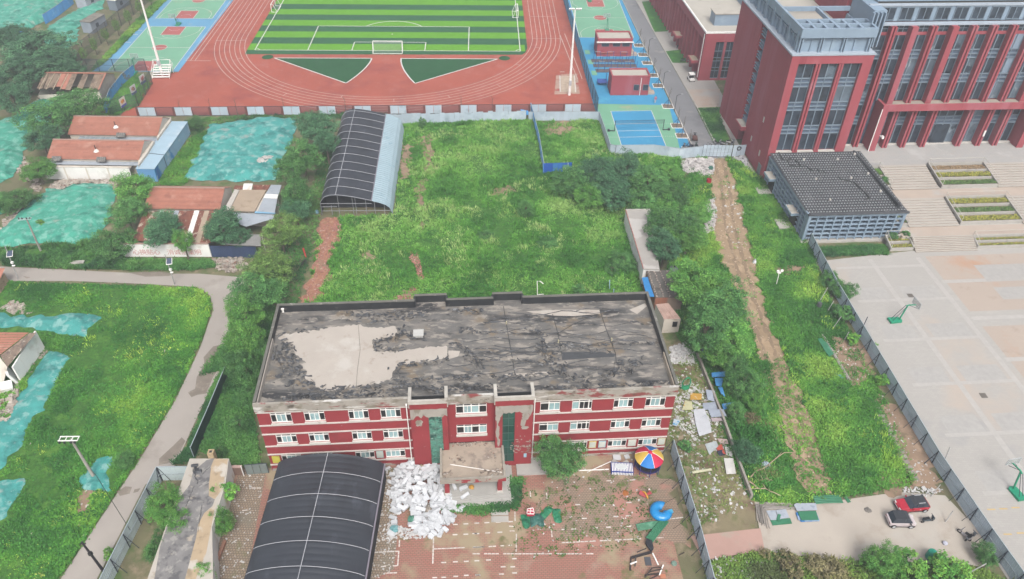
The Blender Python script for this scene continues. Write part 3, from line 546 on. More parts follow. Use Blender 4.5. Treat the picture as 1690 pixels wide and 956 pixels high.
T(404, 520, 38, 8, 'bright', 'bright green tree beside the left end of the school roof'); T(402, 562, 40, 8, 'bright', 'bright rounded tree above the dark green fence'); T(402, 608, 36, 7, 'mid', 'green tree at the left wall of the derelict school'); T(412, 650, 24, 5, 'mid', 'small tree squeezed against the left wall of the school')
T(522, 208, 38, 9, 'dark', 'dark tree behind the near netting, left of the arched shed roof'); T(500, 255, 36, 9, 'mid', 'mid green tree beside the middle of the arched shed'); T(482, 275, 34, 8, 'mid', 'tree leaning over the edge of the teal net mound')
T(490, 318, 34, 8, 'mid', 'round green tree beside the front of the arched shed'); T(487, 345, 28, 6, 'dark', 'dark low tree at the shed entrance'); T(538, 235, 24, 8, 'dark', 'dark tree touching the left side of the arched shed')
T(322, 203, 16, 3, 'mid', 'small round tree by the light blue container end', zf=.5)
T(948, 300, 40, 6, 'mid', 'round green tree right of the blue sign hoarding', zf=.5); T(990, 285, 44, 7, 'dark', 'dark tree in the middle of the clump behind the meadow', zf=.55); T(1035, 278, 42, 7, 'dark', 'dark tree at the back of the clump near the court fence', zf=.55)
T(1012, 315, 42, 6.5, 'dark', 'dark green tree at the front of the clump above the white roof', zf=.52); T(1070, 300, 42, 6, 'mid', 'rounded tree at the right of the clump near the rubble heap', zf=.5); T(1110, 325, 38, 4.5, 'mid', 'leafy low tree beside the white debris', zf=.45)
T(1110, 370, 46, 7, 'mid', 'tree beside the middle of the long white shed roof'); T(1136, 392, 36, 6, 'bright', 'light tree between the white shed and dirt track'); T(1098, 405, 38, 7, 'dark', 'dark tree leaning on the end of the white shed roof'); T(1150, 352, 30, 4, 'bright', 'low light tree at the edge of the dirt track', zf=.5)
T(1150, 468, 52, 9, 'bright', 'big bright tree beside the black water tank'); T(1195, 505, 52, 9.5, 'mid', 'tall green tree in the middle beside the dirt track'); T(1165, 540, 50, 9, 'mid', 'big green tree over the pink shed roof'); T(1208, 562, 40, 7, 'fluffy', 'feathery green tree right of the school roof corner')
T(1228, 630, 34, 5, 'mid', 'feathery dark tree above the grey metal sheets', zf=.5); T(1232, 745, 26, 4, 'dark', 'dark bluish bush tree beside the concrete wall', zf=.5)
T(975, 325, 30, 4.5, 'bright', 'light tree at the front left of the clump above the white roof', zf=.5); T(1065, 335, 32, 5, 'mid', 'tree between the dark clump and the long white shed', zf=.5); T(1092, 345, 30, 5, 'bright', 'light green tree above the right end of the white shed', zf=.5)
T(1185, 580, 34, 6, 'bright', 'light tree at the lower edge of the tall clump by the school', zf=.55); T(1215, 600, 26, 5, 'mid', 'small tree below the feathery tree', zf=.5); T(1245, 660, 24, 3.5, 'bright', 'light bush tree above the concrete wall thicket', zf=.5); T(1215, 680, 20, 3, 'mid', 'low tree against the concrete wall', zf=.5)
T(1105, 285, 26, 3.5, 'bright', 'low light tree at the fence corner beside the rubble heap', zf=.5); T(385, 585, 26, 6, 'mid', 'green tree leaning out over the damp road', zf=.55); T(432, 585, 24, 6, 'mid', 'dark gap filling tree against the school side wall', zf=.5)
T(924, 754, 44, 6.5, 'mid', 'leafy green tree in front of the red school wall', zf=.55)
T(270, 832, 36, 5.5, 'bright', 'green tree inside the corner of the grey hoarding', zf=.55); T(290, 862, 30, 5, 'bright', 'leafy tree against the left edge of the flat shed roof', zf=.55); T(262, 905, 26, 4, 'mid', 'small tree at the left of the shed roof lower down', zf=.5)
T(372, 812, 25, 4, 'brightbush', 'bright bushy tree at the right edge of the flat shed roof', zf=.55); T(366, 862, 24, 4, 'bright', 'lower bright tree right of the flat shed roof', zf=.55); T(338, 945, 22, 4, 'bright', 'bright tree at the bottom edge beside the flat roof')
T(1455, 925, 34, 4.5, 'bright', 'bright green tree below the white and black car', zf=.5); T(1505, 942, 40, 4, 'brightbush', 'wide light bush at the bottom right below the barrel', cat='bush', zf=.45); T(1568, 945, 42, 4, 'brightbush', 'wide light green bush at the bottom right beside the steel pole', cat='bush', zf=.45); T(1628, 915, 22, 3, 'mid', 'dark bush against the lower end of the long grey fence', cat='bush', zf=.5)
T(1305, 930, 30, 2.2, 'dry', 'brown dried shrub at the bottom edge of the yard', cat='bush', zf=.45); T(1360, 935, 34, 2.2, 'dry', 'dry brown shrub left of the bright tree at the bottom', cat='bush', zf=.45); T(1262, 912, 12, 1.6, 'dry', 'little dry shrub at the corner of the pale yard', cat='bush', zf=.5)
T(868, 345, 15, 4, 'mid', 'sapling standing alone in the middle of the meadow', zf=.5, name='sapling'); T(1030, 430, 26, 2.6, 'mid', 'round dark bush left of the white shed roof', cat='bush', zf=.45); T(955, 478, 14, 1.6, 'bush', 'little bush behind the school roof parapet', cat='bush', zf=.5)
T(698, 202, 9, 2.6, 'bush', 'dark bush against the grey fence behind the arched shed', cat='bush', zf=.5); T(1392, 478, 24, 3, 'mid', 'grey-green bush at the top of the long fence', cat='bush', zf=.5); T(1392, 515, 22, 2.8, 'bush', 'bush with a bare twig spilling through the long fence', cat='bush', zf=.5); T(1408, 558, 14, 2, 'brightbush', 'small bright bush at the gap beside the fence post', cat='bush', zf=.5)
T(1458, 628, 14, 2, 'brightbush', 'bright bush halfway down the long grey fence', cat='bush', zf=.5); T(1370, 460, 22, 2.4, 'mid', 'low bush in front of the lattice building corner', cat='bush', zf=.5); T(1130, 735, 15, 1.6, 'bush', 'green bush at the corner of the school beside the fence', cat='bush', zf=.45)
T(205, 760, 17, 2.4, 'mid', 'dark bush beside the teal net and the road', cat='bush', zf=.45); T(395, 700, 20, 2.5, 'bush', 'weedy bush at the foot of the school side wall', cat='bush', zf=.45); T(360, 745, 16, 2, 'bush', 'small bush behind the flat shed roof chimney', cat='bush', zf=.45); T(1185, 250, 8, 1.2, 'bush', 'tiny bush at the rubble heap fence corner', cat='bush', zf=.5)
T(800, 388, 17, 1.3, 'bush', 'low leafy bush in the left part of the meadow', cat='bush', zf=.4); T(905, 400, 22, 1.3, 'bush', 'low leafy bush in the right part of the meadow', cat='bush', zf=.4); T(1010, 445, 16, 1.5, 'bush', 'low dark bush near the bare soil by the shed', cat='bush', zf=.4)
T(182, 915, 14, 2, 'brightbush', 'small bush under the black leaning pole', cat='bush', zf=.45); T(68, 368, 8, 2, 'brightbush', 'lone green shrub growing through the netted slope', cat='bush', zf=.5); T(1440, 570, 10, 1.4, 'brightbush', 'tiny shrub among the litter by the fence', cat='bush', zf=.5); T(1240, 690, 18, 2, 'dry', 'brownish thicket above the fallen branches', cat='bush', zf=.45)
# ------------------------------------------------------------------ derelict three storey school
M_redw = mat('red_painted_wall', '#a23f44', var=.07, sc=.5, spots=[('#b9a7a0', 1.1, .69, .72), ('#8b3b3e', .25, .56, .7), ('#b8656a', 2.2, .68, .74, (1, 1, .35))], rough=.8)
M_redp = mat('peeling_red_wall', '#a23f44', var=.07, sc=.5, spots=[('#aba398', .62, .50, .53), ('#9a9082', 1.7, .66, .7), ('#8b3b3e', .3, .6, .7)], rough=.85)
M_plas = mat('bare_render', '#b0aaa0', var=.1, sc=.8, spots=[('#8f8778', .6, .52, .64, (1, 1, 1.5)), ('#97504e', .45, .57, .61, (.7, .7, 2.5)), ('#e0ddd8', .6, .58, .63, (.5, .5, 2)), ('#5f574b', .9, .6, .7, (.8, .8, 1.6))], rough=.9)
M_whit = mat('off_white_trim', '#dcd7d0', var=.06, sc=1.2, spots=[('#b4a79a', 1.2, .62, .7)])
M_frame = flat('white_window_frame', '#eceae6', .4, k=.85)
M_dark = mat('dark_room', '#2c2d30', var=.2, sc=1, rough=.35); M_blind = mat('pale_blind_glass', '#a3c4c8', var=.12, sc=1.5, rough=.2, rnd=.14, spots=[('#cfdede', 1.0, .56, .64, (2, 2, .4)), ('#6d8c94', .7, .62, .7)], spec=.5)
M_glassdk = mat('dark_glass', '#3f4b58', var=.2, sc=.4, rough=.15, rnd=.2, spots=[('#2a323c', .5, .5, .62), ('#66747f', .8, .67, .72)], spec=.35)
M_gglass = mat('green_glass', '#2f5a50', var=.15, sc=.6, rough=.15, rnd=.3, spec=.6); M_gtorn = mat('crumpled_green_film', '#5f9a88', var=.25, sc=1.2, rough=.3, spots=[('#2b5a50', 1.5, .5, .6), ('#a9cdbf', 1.9, .63, .68)], spec=.6)
M_memb = mat('roofing_felt', '#757370', var=.22, sc=.5, spots=[('#8b8680', .5, .48, .6, (.5, 1.5, 1)), ('#424244', .28, .54, .64, (.3, 1.9, 1)), ('#a59e95', .8, .53, .6, (.55, 1.3, 1)), ('#8a7d6c', .35, .58, .66), ('#4b4c4e', 1.2, .61, .68, (.3, 1.6, 1)), ('#b0a89e', 2.3, .62, .68, (.6, 1.2, 1))], rough=.85, bump=.25, bsc=3)
M_felt = mat('torn_black_felt', '#55575b', var=.3, sc=1.8, spots=[('#8a8b8d', 1.5, .57, .63), ('#333437', 1.1, .56, .64)], rough=.5, bump=.5, bsc=4)
M_bconc = mat('bare_roof_concrete', '#c6bdb3', var=.05, sc=.4, spots=[('#b5aa9e', .8, .58, .68), ('#d2ccc4', .25, .56, .66), ('#9b9186', 3.5, .72, .76)])
M_parin = mat('bitumen_parapet', '#36383b', var=.2, sc=.8, spots=[('#5a5955', .9, .6, .66)], rough=.5); M_cop = mat('parapet_coping', '#77766f', var=.15, sc=.8, spots=[('#b5b0a8', .5, .6, .68)])
school = thing('school_building', 'derelict three storey red school with torn black roof felt and two stair towers', 'building', BLD.o, BLD.rz)
P = lambda mb, name, m, par=None, **kw: mb.build(name, m, par or school, **kw)
L, D, ZR, ZD = 48.4, 17.2, 12.0, 10.85
WX = [(1.44, 3.8), (5.22, 7.54), (10.24, 12.53), (13.89, 16.22)]; WXR = [(32.43, 34.75), (36.19, 38.54), (41.12, 43.46), (44.92, 47.31)]
FZ = [(1.45, 2.92), (4.95, 6.55), (8.6, 10.4)]
def holed(mb, x0, x1, z0, z1, holes, y=0, d=.3, mi=0):
    xs = sorted({x0, x1, *[h[0] for h in holes], *[h[1] for h in holes]}); zs = sorted({z0, z1, *[h[2] for h in holes], *[h[3] for h in holes]})
    for a, b in zip(xs, xs[1:]):
        for c, e in zip(zs, zs[1:]):
            if any(h[0] <= (a+b)/2 <= h[1] and h[2] <= (c+e)/2 <= h[3] for h in holes): continue
            mb.quad((a, y, c), (b, y, c), (b, y, e), (a, y, e), mi=mi)
    for h in holes:
        p = [(h[0], h[2]), (h[1], h[2]), (h[1], h[3]), (h[0], h[3])]
        for (xa, za), (xb, zb) in zip(p, p[1:]+p[:1]): mb.quad((xa, y, za), (xa, y+d, za), (xb, y+d, zb), (xb, y, zb), mi=mi)
WM_ = {}
def window(par, x, y, z, w, h, kind, blinds, depth=.07, mfr=None):
    """window with frame, mullions, a dark or blind covered pane per light; its lower left corner at x, z"""
    key = (round(w, 2), round(h, 2), kind); mf = mfr or M_frame
    if key not in WM_:
        m = MB(); t = .11; cols = {'3': [0, .27, .73, 1], '4': [0, .25, .5, .75, 1], '2a': [0, .36, .84, 1], '2b': [0, .44, 1]}[kind]
        tr = h*.74
        for zz_ in (0, tr-.04, h-t): m.box(0, w, 0, .09, zz_, zz_+t)
        for c in cols: m.box(max(0, c*w-t/2), min(w, c*w+t/2), -.01, .10, 0, h)
        c0, c1 = (cols[1]+cols[2])/2*w, 0; m.box(c0-.03, c0+.03, .02, .08, 0, tr)
        panes = [(a*w, b*w, 0, tr) for a, b in zip(cols, cols[1:])]+[(a*w, b*w, tr, h) for a, b in zip(cols, cols[1:])]
        pm = []
        for a, b, c, e in panes: q = MB(); q.quad((a, .05, c), (b, .05, c), (b, .05, e), (a, .05, e)); pm.append([q.mesh('pane', M_dark), q.mesh('pane', M_blind)])
        s = MB(); s.box(-.06, w+.06, -.3, .06, -.28, -.01); WM_[key] = (m.mesh('window', mf), pm, s.mesh('sill', M_whit), len(cols)-1)
    fm, pm, sm, nc = WM_[key]; o = link('window', fm, par, (x, y+depth, z))
    for i, q in enumerate(pm):
        link('pane', q[1 if (i < nc and i in blinds) else 0], o)
    link('sill', sm, o); return o
# walls
hl = [(a, b, c-.0, e) for a, b in WX+WXR for c, e in FZ]
m = MB(); holed(m, 0, 17.35, .35, 10.6, [h for h in hl if h[1] < 17]); P(m, 'front_wall', M_redw); m = MB(); holed(m, 31.5, L, .35, 10.6, [h for h in hl if h[0] > 31]); P(m, 'front_wall', M_redw)
m = MB(); holed(m, 21.6, 27.1, 3.7, 10.6, [(22.57, 26.15, 8.75, 10.45), (22.57, 26.15, 5.2, 6.85)]); P(m, 'recess_wall', M_redw)
m = MB(); m.quad((0, D, 0), (0, 0, 0), (0, 0, ZD), (0, D, ZD)); m.quad((L, 0, 0), (L, D, 0), (L, D, ZD), (L, 0, ZD)); m.quad((L, D, 0), (0, D, 0), (0, D, ZD), (L, D, ZD)); m.quad((0, .3, 0), (L, .3, 0), (L, .3, .2), (0, .3, .2)); P(m, 'side_wall', M_redp)
for a, b in ((-.06, 17.3), (31.5, L+.06)): m = MB(); m.box(a, b, -.1, .3, 0, .35); P(m, 'plinth', M_plas)
for x0, x1 in ((0, 17.35), (31.5, L)):
    for z in (1.1, 3.0, 4.5, 6.66, 8.2): m = MB(); m.box(x0-.05, x1, -.14, .02, z, z+.13); P(m, 'string_course', M_whit)
    m = MB(); m.box(x0-.05, x1, -.16, .02, 10.44, 10.62); P(m, 'string_course', M_whit)
for zi, (z0, z1) in enumerate(FZ):
    for xi, (x0, x1) in enumerate(WX): window(school, x0, 0, z0, x1-x0, z1-z0, '3', [1] if not (zi == 0 and xi == 3) else [0, 1])
    for xi, (x0, x1) in enumerate(WXR):
        k = '2a' if xi == 1 else '2b' if xi == 0 else '3'; window(school, x0, 0, z0, x1-x0, z1-z0, k, [0] if xi == 1 else [1])
window(school, 22.57, 0, 8.75, 3.58, 1.7, '4', [1, 2]); window(school, 22.57, 0, 5.2, 3.58, 1.65, '4', [1, 3])
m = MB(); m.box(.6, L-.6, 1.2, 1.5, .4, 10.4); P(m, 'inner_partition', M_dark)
# notice boards on the ground floor
M_note = mat('pale_notice', '#d7dcd4', var=.06, sc=1.5, rnd=.08, obj=True)
for x, w, c in ((38.75, .9, '#e6d78a'), (39.95, .9, '#a9cfdc'), (43.65, 1.0, '#d8d8cc'), (47.4, .9, '#d8e0b8'), (12.75, .85, '#b9d0cc')):
    m = MB(); m.box(x, x+w, -.09, -.02, 1.55, 2.75, 0); m.box(x+.08, x+w-.08, -.11, -.085, 1.66, 2.66, 1); P(m, 'notice_board', [flat('notice_edge'+c[1:], c), M_note])
m = MB(); m.box(.35, 1.25, -.1, -.02, 1.5, 2.7); P(m, 'notice_board', flat('yellow_notice', '#d9d45a'))
# parapet
m = MB()
for x0, x1 in ((-.12, 17.35), (21.6, 27.1), (31.5, L+.12)): m.box(x0, x1, -.16, .12, 10.62, ZR)
P(m, 'front_parapet', M_plas)
m = MB(); m.box(-.02, L+.02, .12, .2, ZD-.1, ZR-.12); P(m, 'parapet_lining', M_parin)
for nm, b in (('side_parapet', (-.12, .16, .2, D)), ('side_parapet', (L-.16, L+.12, .2, D))):
    m = MB(); m.box(b[0], b[1], b[2], b[3], ZD-.2, ZR-.03); P(m, nm, M_parin); m = MB(); m.box(b[0]-.03, b[1]+.03, b[2], b[3], ZR-.03, ZR+.04); P(m, 'coping', M_cop)
m = MB(); a_ = (.18, .3, .4, 11.0); m.box(a_[0], a_[1], a_[2], a_[3], ZD-.1, ZR-.3); P(m, 'stripped_parapet_face', M_bconc); m = MB(); m.box(L-.32, L-.18, .4, 6.0, ZD-.1, ZR-.3); P(m, 'stripped_parapet_face', mat('stripped_render', '#c9bba8', sc=1, spots=[('#a89a88', 1, .55, .65)]))
for x0, x1, y in ((-.12, 17.5, D-.3), (17.5, 21.7, D+.75), (21.7, 27.75, D-.3), (27.75, 31.7, D+.6), (31.7, L+.12, D-.3)):
    m = MB(); m.box(x0, x1, y, y+.3, ZD-.2, ZR-.03); P(m, 'rear_parapet', M_parin); m = MB(); m.box(x0-.02, x1+.02, y-.04, y+.34, ZR-.03, ZR+.05); P(m, 'coping', M_cop)
    if y > D: 
        for xx in (x0, x1): m = MB(); m.box(xx-.15, xx+.15, D-.3, y, ZD-.2, ZR-.04); P(m, 'rear_parapet', M_parin)
m = MB(); m.quad((0, 0, ZD), (L, 0, ZD), (L, D, ZD), (0, D, ZD)); m.quad((17.5, D-.02, ZD), (21.7, D-.02, ZD), (21.7, D+.8, ZD), (17.5, D+.8, ZD)); m.quad((27.75, D-.02, ZD), (31.7, D-.02, ZD), (31.7, D+.7, ZD), (27.75, D+.7, ZD)); P(m, 'roof', M_memb)
# bare concrete and felt strips
za, zb_ = zoom(400, 470, 3.084), zoom(740, 470, 3.083)
def roofpoly(z, pts, name, m, dz):
    q = [BLD.loc(z(u, v, ZD)) for u, v in pts]; o = sheet(name, q, ZD+dz, m, kind=None, parent=school); return o
BC = [(180, 272), (205, 252), (330, 235), (460, 216), (590, 203), (640, 218), (690, 220), (740, 216), (780, 213), (788, 240), (775, 262), (740, 278), (690, 284), (662, 292), (668, 338), (760, 345), (840, 332), (940, 318), (1042, 313), (1043, 340), (1045, 372), (985, 385), (930, 395), (800, 405), (768, 440), (755, 490), (640, 512), (520, 530), (430, 545), (400, 535), (370, 515), (340, 495), (318, 470), (330, 440), (300, 425), (300, 405), (325, 398), (290, 370), (268, 350), (255, 302), (215, 295)]
roofpoly(za, rag(BC, 3, 9), 'bare_concrete', M_bconc, .012)
for pts in ([(395, 135), (560, 128), (770, 128), (772, 148), (640, 160), (540, 158), (420, 142)], [(275, 455), (420, 448), (505, 440), (525, 455), (430, 466), (300, 470)], [(0, 335), (60, 338), (50, 365), (0, 380)], [(920, 128), (1000, 95), (1010, 110), (960, 150)]): roofpoly(zb_, pts, 'bare_concrete', M_bconc, .012)
for pts in ([(905, 0), (930, 0)],): pass
roofpoly(zb_, [(575, 345), (760, 340), (850, 352), (845, 368), (700, 375), (580, 385)], 'dark_felt_sheet', flat('dark_felt', '#515356'), .014)
def crumple(z, path, w, h, seed):
    """torn felt: a ruck of bent shards heaped along a line"""
    rg = np.random.default_rng(seed); p = [BLD.loc(z(u, v, ZD)) for u, v in path]; m = MB()
    for a, b in zip(p, p[1:]):
        L = (b-a).length; az = math.atan2((b-a).y, (b-a).x)
        for i in range(int(L*w*6)+1):
            c = a.lerp(b, rg.random()); off = rg.normal(0, .27*w); c = c+Vector((-math.sin(az), math.cos(az), 0))*off; q = az+rg.normal(0, .55); l, d = rg.uniform(.25, .9), rg.uniform(.07, .24); k = max(.1, 1-abs(off)/w)
            X, Y = Vector((math.cos(q), math.sin(q), rg.normal(0, .12))), Vector((-math.sin(q), math.cos(q), rg.normal(0, .5))); u = Vector((0, 0, 1)); z0 = .03+h*k*rg.random()*.7; e = lambda s, t: (lambda v: Vector((v.x, v.y, max(ZD+.015, v.z))))(c+X*l*s+Y*d*t+u*(z0+rg.normal(0, .05)))
            A = [e(-.5, -.5), e(0, -.6), e(.5, -.4), e(.55, .1), e(.5, .5), e(0, .5), e(-.5, .45), e(-.45, 0)]; mdl = e(0, 0)+u*rg.uniform(.02, .16)
            m.add(A+[mdl], [(t, (t+1) % 8, 8) for t in range(8)], int(rg.random() < .4))
    tag(P(m, 'torn_felt', [M_felt, M_memb]), kind='stuff')
for i, (z, path, w, h) in enumerate([(za, [(255, 300), (215, 330), (240, 400), (300, 420)], 2.2, .5), (za, [(170, 320), (180, 400), (270, 460), (330, 440)], 1.8, .4), (za, [(180, 460), (270, 500), (370, 515)], 1.6, .4), (za, [(330, 560), (420, 545), (560, 540), (700, 520), (840, 505)], 1.8, .35), (za, [(200, 590), (330, 565), (480, 570), (640, 560), (830, 555)], 1.3, .25),
    (za, [(665, 300), (700, 330), (830, 325)], 1.2, .35), (za, [(670, 290), (740, 285), (790, 250)], 1.0, .3), (za, [(790, 220), (830, 250), (860, 270), (930, 265)], 1.6, .3), (za, [(770, 450), (800, 415), (930, 405), (1045, 380)], 1.3, .35), (za, [(770, 470), (850, 490), (1000, 480), (1172, 475)], 1.0, .25),
    (za, [(500, 160), (620, 165), (760, 155), (900, 150)], 1.8, .3), (za, [(640, 190), (780, 180), (940, 150)], 1.2, .25), (za, [(840, 520), (960, 535), (1170, 540)], 1.2, .25), (za, [(180, 265), (260, 240), (400, 225)], .5, .15),
    (zb_, [(0, 300), (60, 320), (130, 360), (170, 430)], 1.3, .4), (zb_, [(60, 380), (140, 385), (250, 390)], .8, .25), (zb_, [(60, 240), (110, 225), (160, 250)], 1.2, .3), (zb_, [(395, 225), (450, 240), (500, 270)], 1.0, .3), (zb_, [(450, 295), (490, 340), (560, 400), (600, 440)], 1.8, .4), (zb_, [(330, 385), (420, 395), (540, 400)], .9, .25),
    (zb_, [(520, 430), (600, 470), (690, 495), (760, 480), (830, 450)], 1.7, .4), (zb_, [(830, 455), (870, 410), (930, 395), (1010, 385)], 1.6, .4), (zb_, [(880, 440), (960, 435)], 1.0, .4), (zb_, [(0, 490), (130, 465), (300, 470), (500, 460)], .8, .25), (zb_, [(250, 490), (330, 470), (420, 480)], 1.2, .3), (zb_, [(0, 530), (240, 520)], 1.2, .25),
    (zb_, [(540, 305), (700, 310), (900, 300), (1070, 300)], .5, .12), (zb_, [(530, 320), (700, 335), (830, 345)], .5, .15), (zb_, [(0, 125), (60, 130), (170, 140)], 1.4, .3), (zb_, [(700, 90), (760, 85)], 1.0, .2), (zb_, [(450, 525), (700, 520), (1000, 512), (1140, 500)], .8, .15), (zb_, [(250, 380), (330, 375)], .6, .2)]): crumple(z, path, w, h, 100+i)
for z, path in ((zb_, [(770, 130), (800, 220), (850, 350), (855, 400)]), (zb_, [(280, 110), (300, 230), (330, 400), (340, 470)]), (zb_, [(530, 150), (560, 260), (575, 350)]), (zb_, [(555, 250), (640, 200), (760, 150)]), (za, [(590, 205), (600, 330), (585, 440), (580, 520)])):
    m = MB(); q = [BLD.loc(z(u, v, ZD)) for u, v in path]
    for a, b in zip(q, q[1:]): stripe(m, a, b, .09 if z is zb_ else .05, ZD+.03)
    P(m, 'felt_seam', M_parin if z is zb_ else M_cop)
rg = random.Random(77)
for k in range(26):
    v = rg.uniform(1.2, D-1); u0 = rg.uniform(20, 40); pr = [(u0+t*.7, v+.35*math.sin(t*.6+k)+rg.gauss(0, .07), ZD+.03+rg.random()*.05) for t in range(rg.randint(8, 22))]; pr = [q for q in pr if q[0] < L-1]; m = MB(); m.tube(pr, [rg.uniform(.02, .075) for _ in pr], 5); P(m, 'felt_wrinkle', M_felt)
m = MB(); q = BLD.loc(zoom(400, 470, 3.084)(897, 258, ZD)); m.box(q.x-.55, q.x+.55, q.y-.5, q.y+.5, ZD, ZD+.4); m.box(q.x-.65, q.x+.65, q.y-.6, q.y+.6, ZD+.4, ZD+.48); P(m, 'roof_hatch', flat('hatch_cover', '#d3d2ce'))
m = MB(); q = BLD.loc(zoom(400, 470, 3.084)(208, 140, ZD)); m.lathe((q.x, q.y, ZD), [(.14, 0), (.14, .5), (.22, .55), (.18, .7), (0, .72)], 10); P(m, 'roof_vent', M_frame)
for u, v in ((375, 92), (517, 85), (295, 200), (830, 285), (560, 295)):
    m = MB(); q = BLD.loc(zb_(u, v, ZD)); m.tube([(q.x, q.y, ZD), (q.x, q.y, ZD+.45)], .09, 6); P(m, 'roof_pipe', flat('cream_pipe', '#cfc6a6'))
# stair towers
for x0, x1, gx0, gx1, gz0, gz1, mg, gm in ((17.35, 21.6, 19.4, 20.95, .9, 9.6, M_gtorn, 8), (27.1, 31.5, 27.95, 29.4, .7, 9.9, M_gglass, 7)):
    m = MB(); holed(m, x0, x1, .0, 11.9, [(gx0, gx1, gz0, gz1)], y=-.97, d=.2); m.quad((x0, .0, 0), (x0, -.97, 0), (x0, -.97, 11.9), (x0, 0, 11.9)); m.quad((x1, -.97, 0), (x1, 0, 0), (x1, 0, 11.9), (x1, -.97, 11.9)); P(m, 'stair_tower', M_redw)
    # peeled render showing as a raised flake edge round bare patches
    m = MB(); rg = random.Random(int(x0*10)); n = 14
    top = [(x0+.02+(x1-x0-.04)*i/n, 10.85+.12*rg.random()) for i in range(n+1)]; bot = [(x0+.02+(x1-x0-.04)*i/n, (9.7 if x0 < 20 else 9.6)+rg.uniform(-.5, .45)*(1.6 if i in (0, 1, 2, n, n-1) else .6)) for i in range(n+1)]
    for i in range(n): m.quad((bot[i][0], -.985, bot[i][1]), (bot[i+1][0], -.985, bot[i+1][1]), (top[i+1][0], -.985, top[i+1][1]), (top[i][0], -.985, top[i][1]))
    def blob(cx, cz, w, h, k=16): 
        q = [(cx+w*math.cos(6.283*i/k)*rg.uniform(.6, 1.1), -.986, cz+h*math.sin(6.283*i/k)*rg.uniform(.6, 1.1)) for i in range(k)]; m.add([(cx, -.986, cz)]+q, [(0, i+1, (i+1) % k+1) for i in range(k)])
    if x0 < 20: blob(18.3, 8.6, .55, .6)
    else:
        for b in ((30.6, 9.0, .5, .8), (30.4, 7.9, .35, 1.0), (27.4, 9.0, .3, 1.3), (27.4, 6.5, .28, 1.5), (30.6, 7.0, .55, .35), (27.5, 4.6, .2, .9), (30.7, 10.0, .7, .6)): blob(*b)
    P(m, 'peeled_render', mat('tower_render', '#b2aca3', sc=.8, var=.1, spots=[('#968c7e', 1.2, .56, .66, (1, 1, .4))]))
    m = MB(); rg = random.Random(5)
    if x0 > 20:
        for i in range(70): cx, cz = rg.uniform(28.9, 31.3), rg.gauss(3.6, .7); m.box(cx, cx+rg.uniform(.08, .35), -.985, -.98, cz, cz+rg.uniform(.05, .2))
        tag(P(m, 'paint_flakes', M_plas), kind='stuff')
    nx, nz = 2, gm; fr = MB()
    for i in range(nx+1): x = gx0+(gx1-gx0)*i/nx; fr.box(x-.03, x+.03, -.84, -.76, gz0, gz1)
    for j in range(nz+1): z = gz0+(gz1-gz0)*j/nz; fr.box(gx0, gx1, -.835, -.765, z-.03, z+.03)
    wo = P(fr, 'stair_window', flat('green_mullion', '#49655d') if mg is M_gglass else flat('pale_green_mullion', '#6f9486'))
    for i in range(nx):
        for j in range(nz):
            q = MB(); a, b = gx0+(gx1-gx0)*i/nx, gx0+(gx1-gx0)*(i+1)/nx; c, e = gz0+(gz1-gz0)*j/nz, gz0+(gz1-gz0)*(j+1)/nz
            if mg is M_gtorn:
                rg2 = np.random.default_rng(i*31+j); G = [[(a+(b-a)*s/3, -.79+rg2.uniform(-.06, .06), c+(e-c)*t/4) for s in range(4)] for t in range(5)]
                for t in range(4):
                    for s in range(3): q.quad(G[t][s], G[t][s+1], G[t+1][s+1], G[t+1][s])
            else: q.quad((a, -.79, c), (b, -.79, c), (b, -.79, e), (a, -.79, e))
            q.build('pane', mg, wo)
    m = MB(); m.box(x0-.12, x1+.12, -1.12, -.85, 11.9, 12.45); m.box(x0-.12, x0+.25, -.85, 1.1, 11.0, 12.45); m.box(x1-.25, x1+.12, -.85, 1.1, 11.0, 12.45); P(m, 'tower_parapet', M_plas if x0 < 0 else mat('pale_tower_cap', '#cbc6bd', sc=.8, spots=[('#a39a8c', .8, .6, .68)]))
    m = MB(); m.quad((x0, -.9, 11.2), (x1, -.9, 11.2), (x1, 1, 11.2), (x0, 1, 11.2)); P(m, 'tower_roof', M_memb)
m = MB(); m.box(30.6, 30.95, -1.0, -.97, 1.5, 2.2); P(m, 'wall_plate', flat('pale_blue_plate', '#a9d3e4'))
for x, z0 in ((16.95, .4), (31.72, .4)): m = MB(); m.tube([(x, -.28, 10.9), (x, -.28, z0)], .07, 8); m.tube([(x, -.1, 11.05), (x, -.28, 10.85)], .1, 8); P(m, 'drainpipe', M_frame)
# entrance porch
zp = zoom(640, 720, 5.975)
a, b = BLD.loc(zp(515, 440, 3.75)), BLD.loc(zp(1165, 412, 3.75)); yf = (a.y+b.y)/2; xl, xr = a.x, b.x
m = MB(); m.box(xl+.1, xr-.1, yf+.1, -.98, 3.3, 3.55); m.box(21.62, 27.08, -.98, 0, 3.3, 3.55); P(m, 'porch_roof', mat('porch_roof_screed', '#b8aa9a', var=.1, sc=.5, spots=[('#978a80', .5, .56, .66), ('#c9b7a4', .9, .56, .66)]))
m = MB(); m.box(xl, xr, yf-.02, yf+.2, 3.42, 3.98); m.box(xl, xl+.25, yf+.2, -1.0, 3.3, 3.98); m.box(xr-.25, xr, yf+.2, -1.0, 3.3, 3.98); P(m, 'porch_parapet', mat('porch_cap', '#a8a196', sc=1, spots=[('#c6c0b6', .8, .56, .66)]))
m = MB(); m.box(xl-.02, xr+.02, yf-.06, yf, 3.2, 3.75); P(m, 'porch_fascia', M_redp)
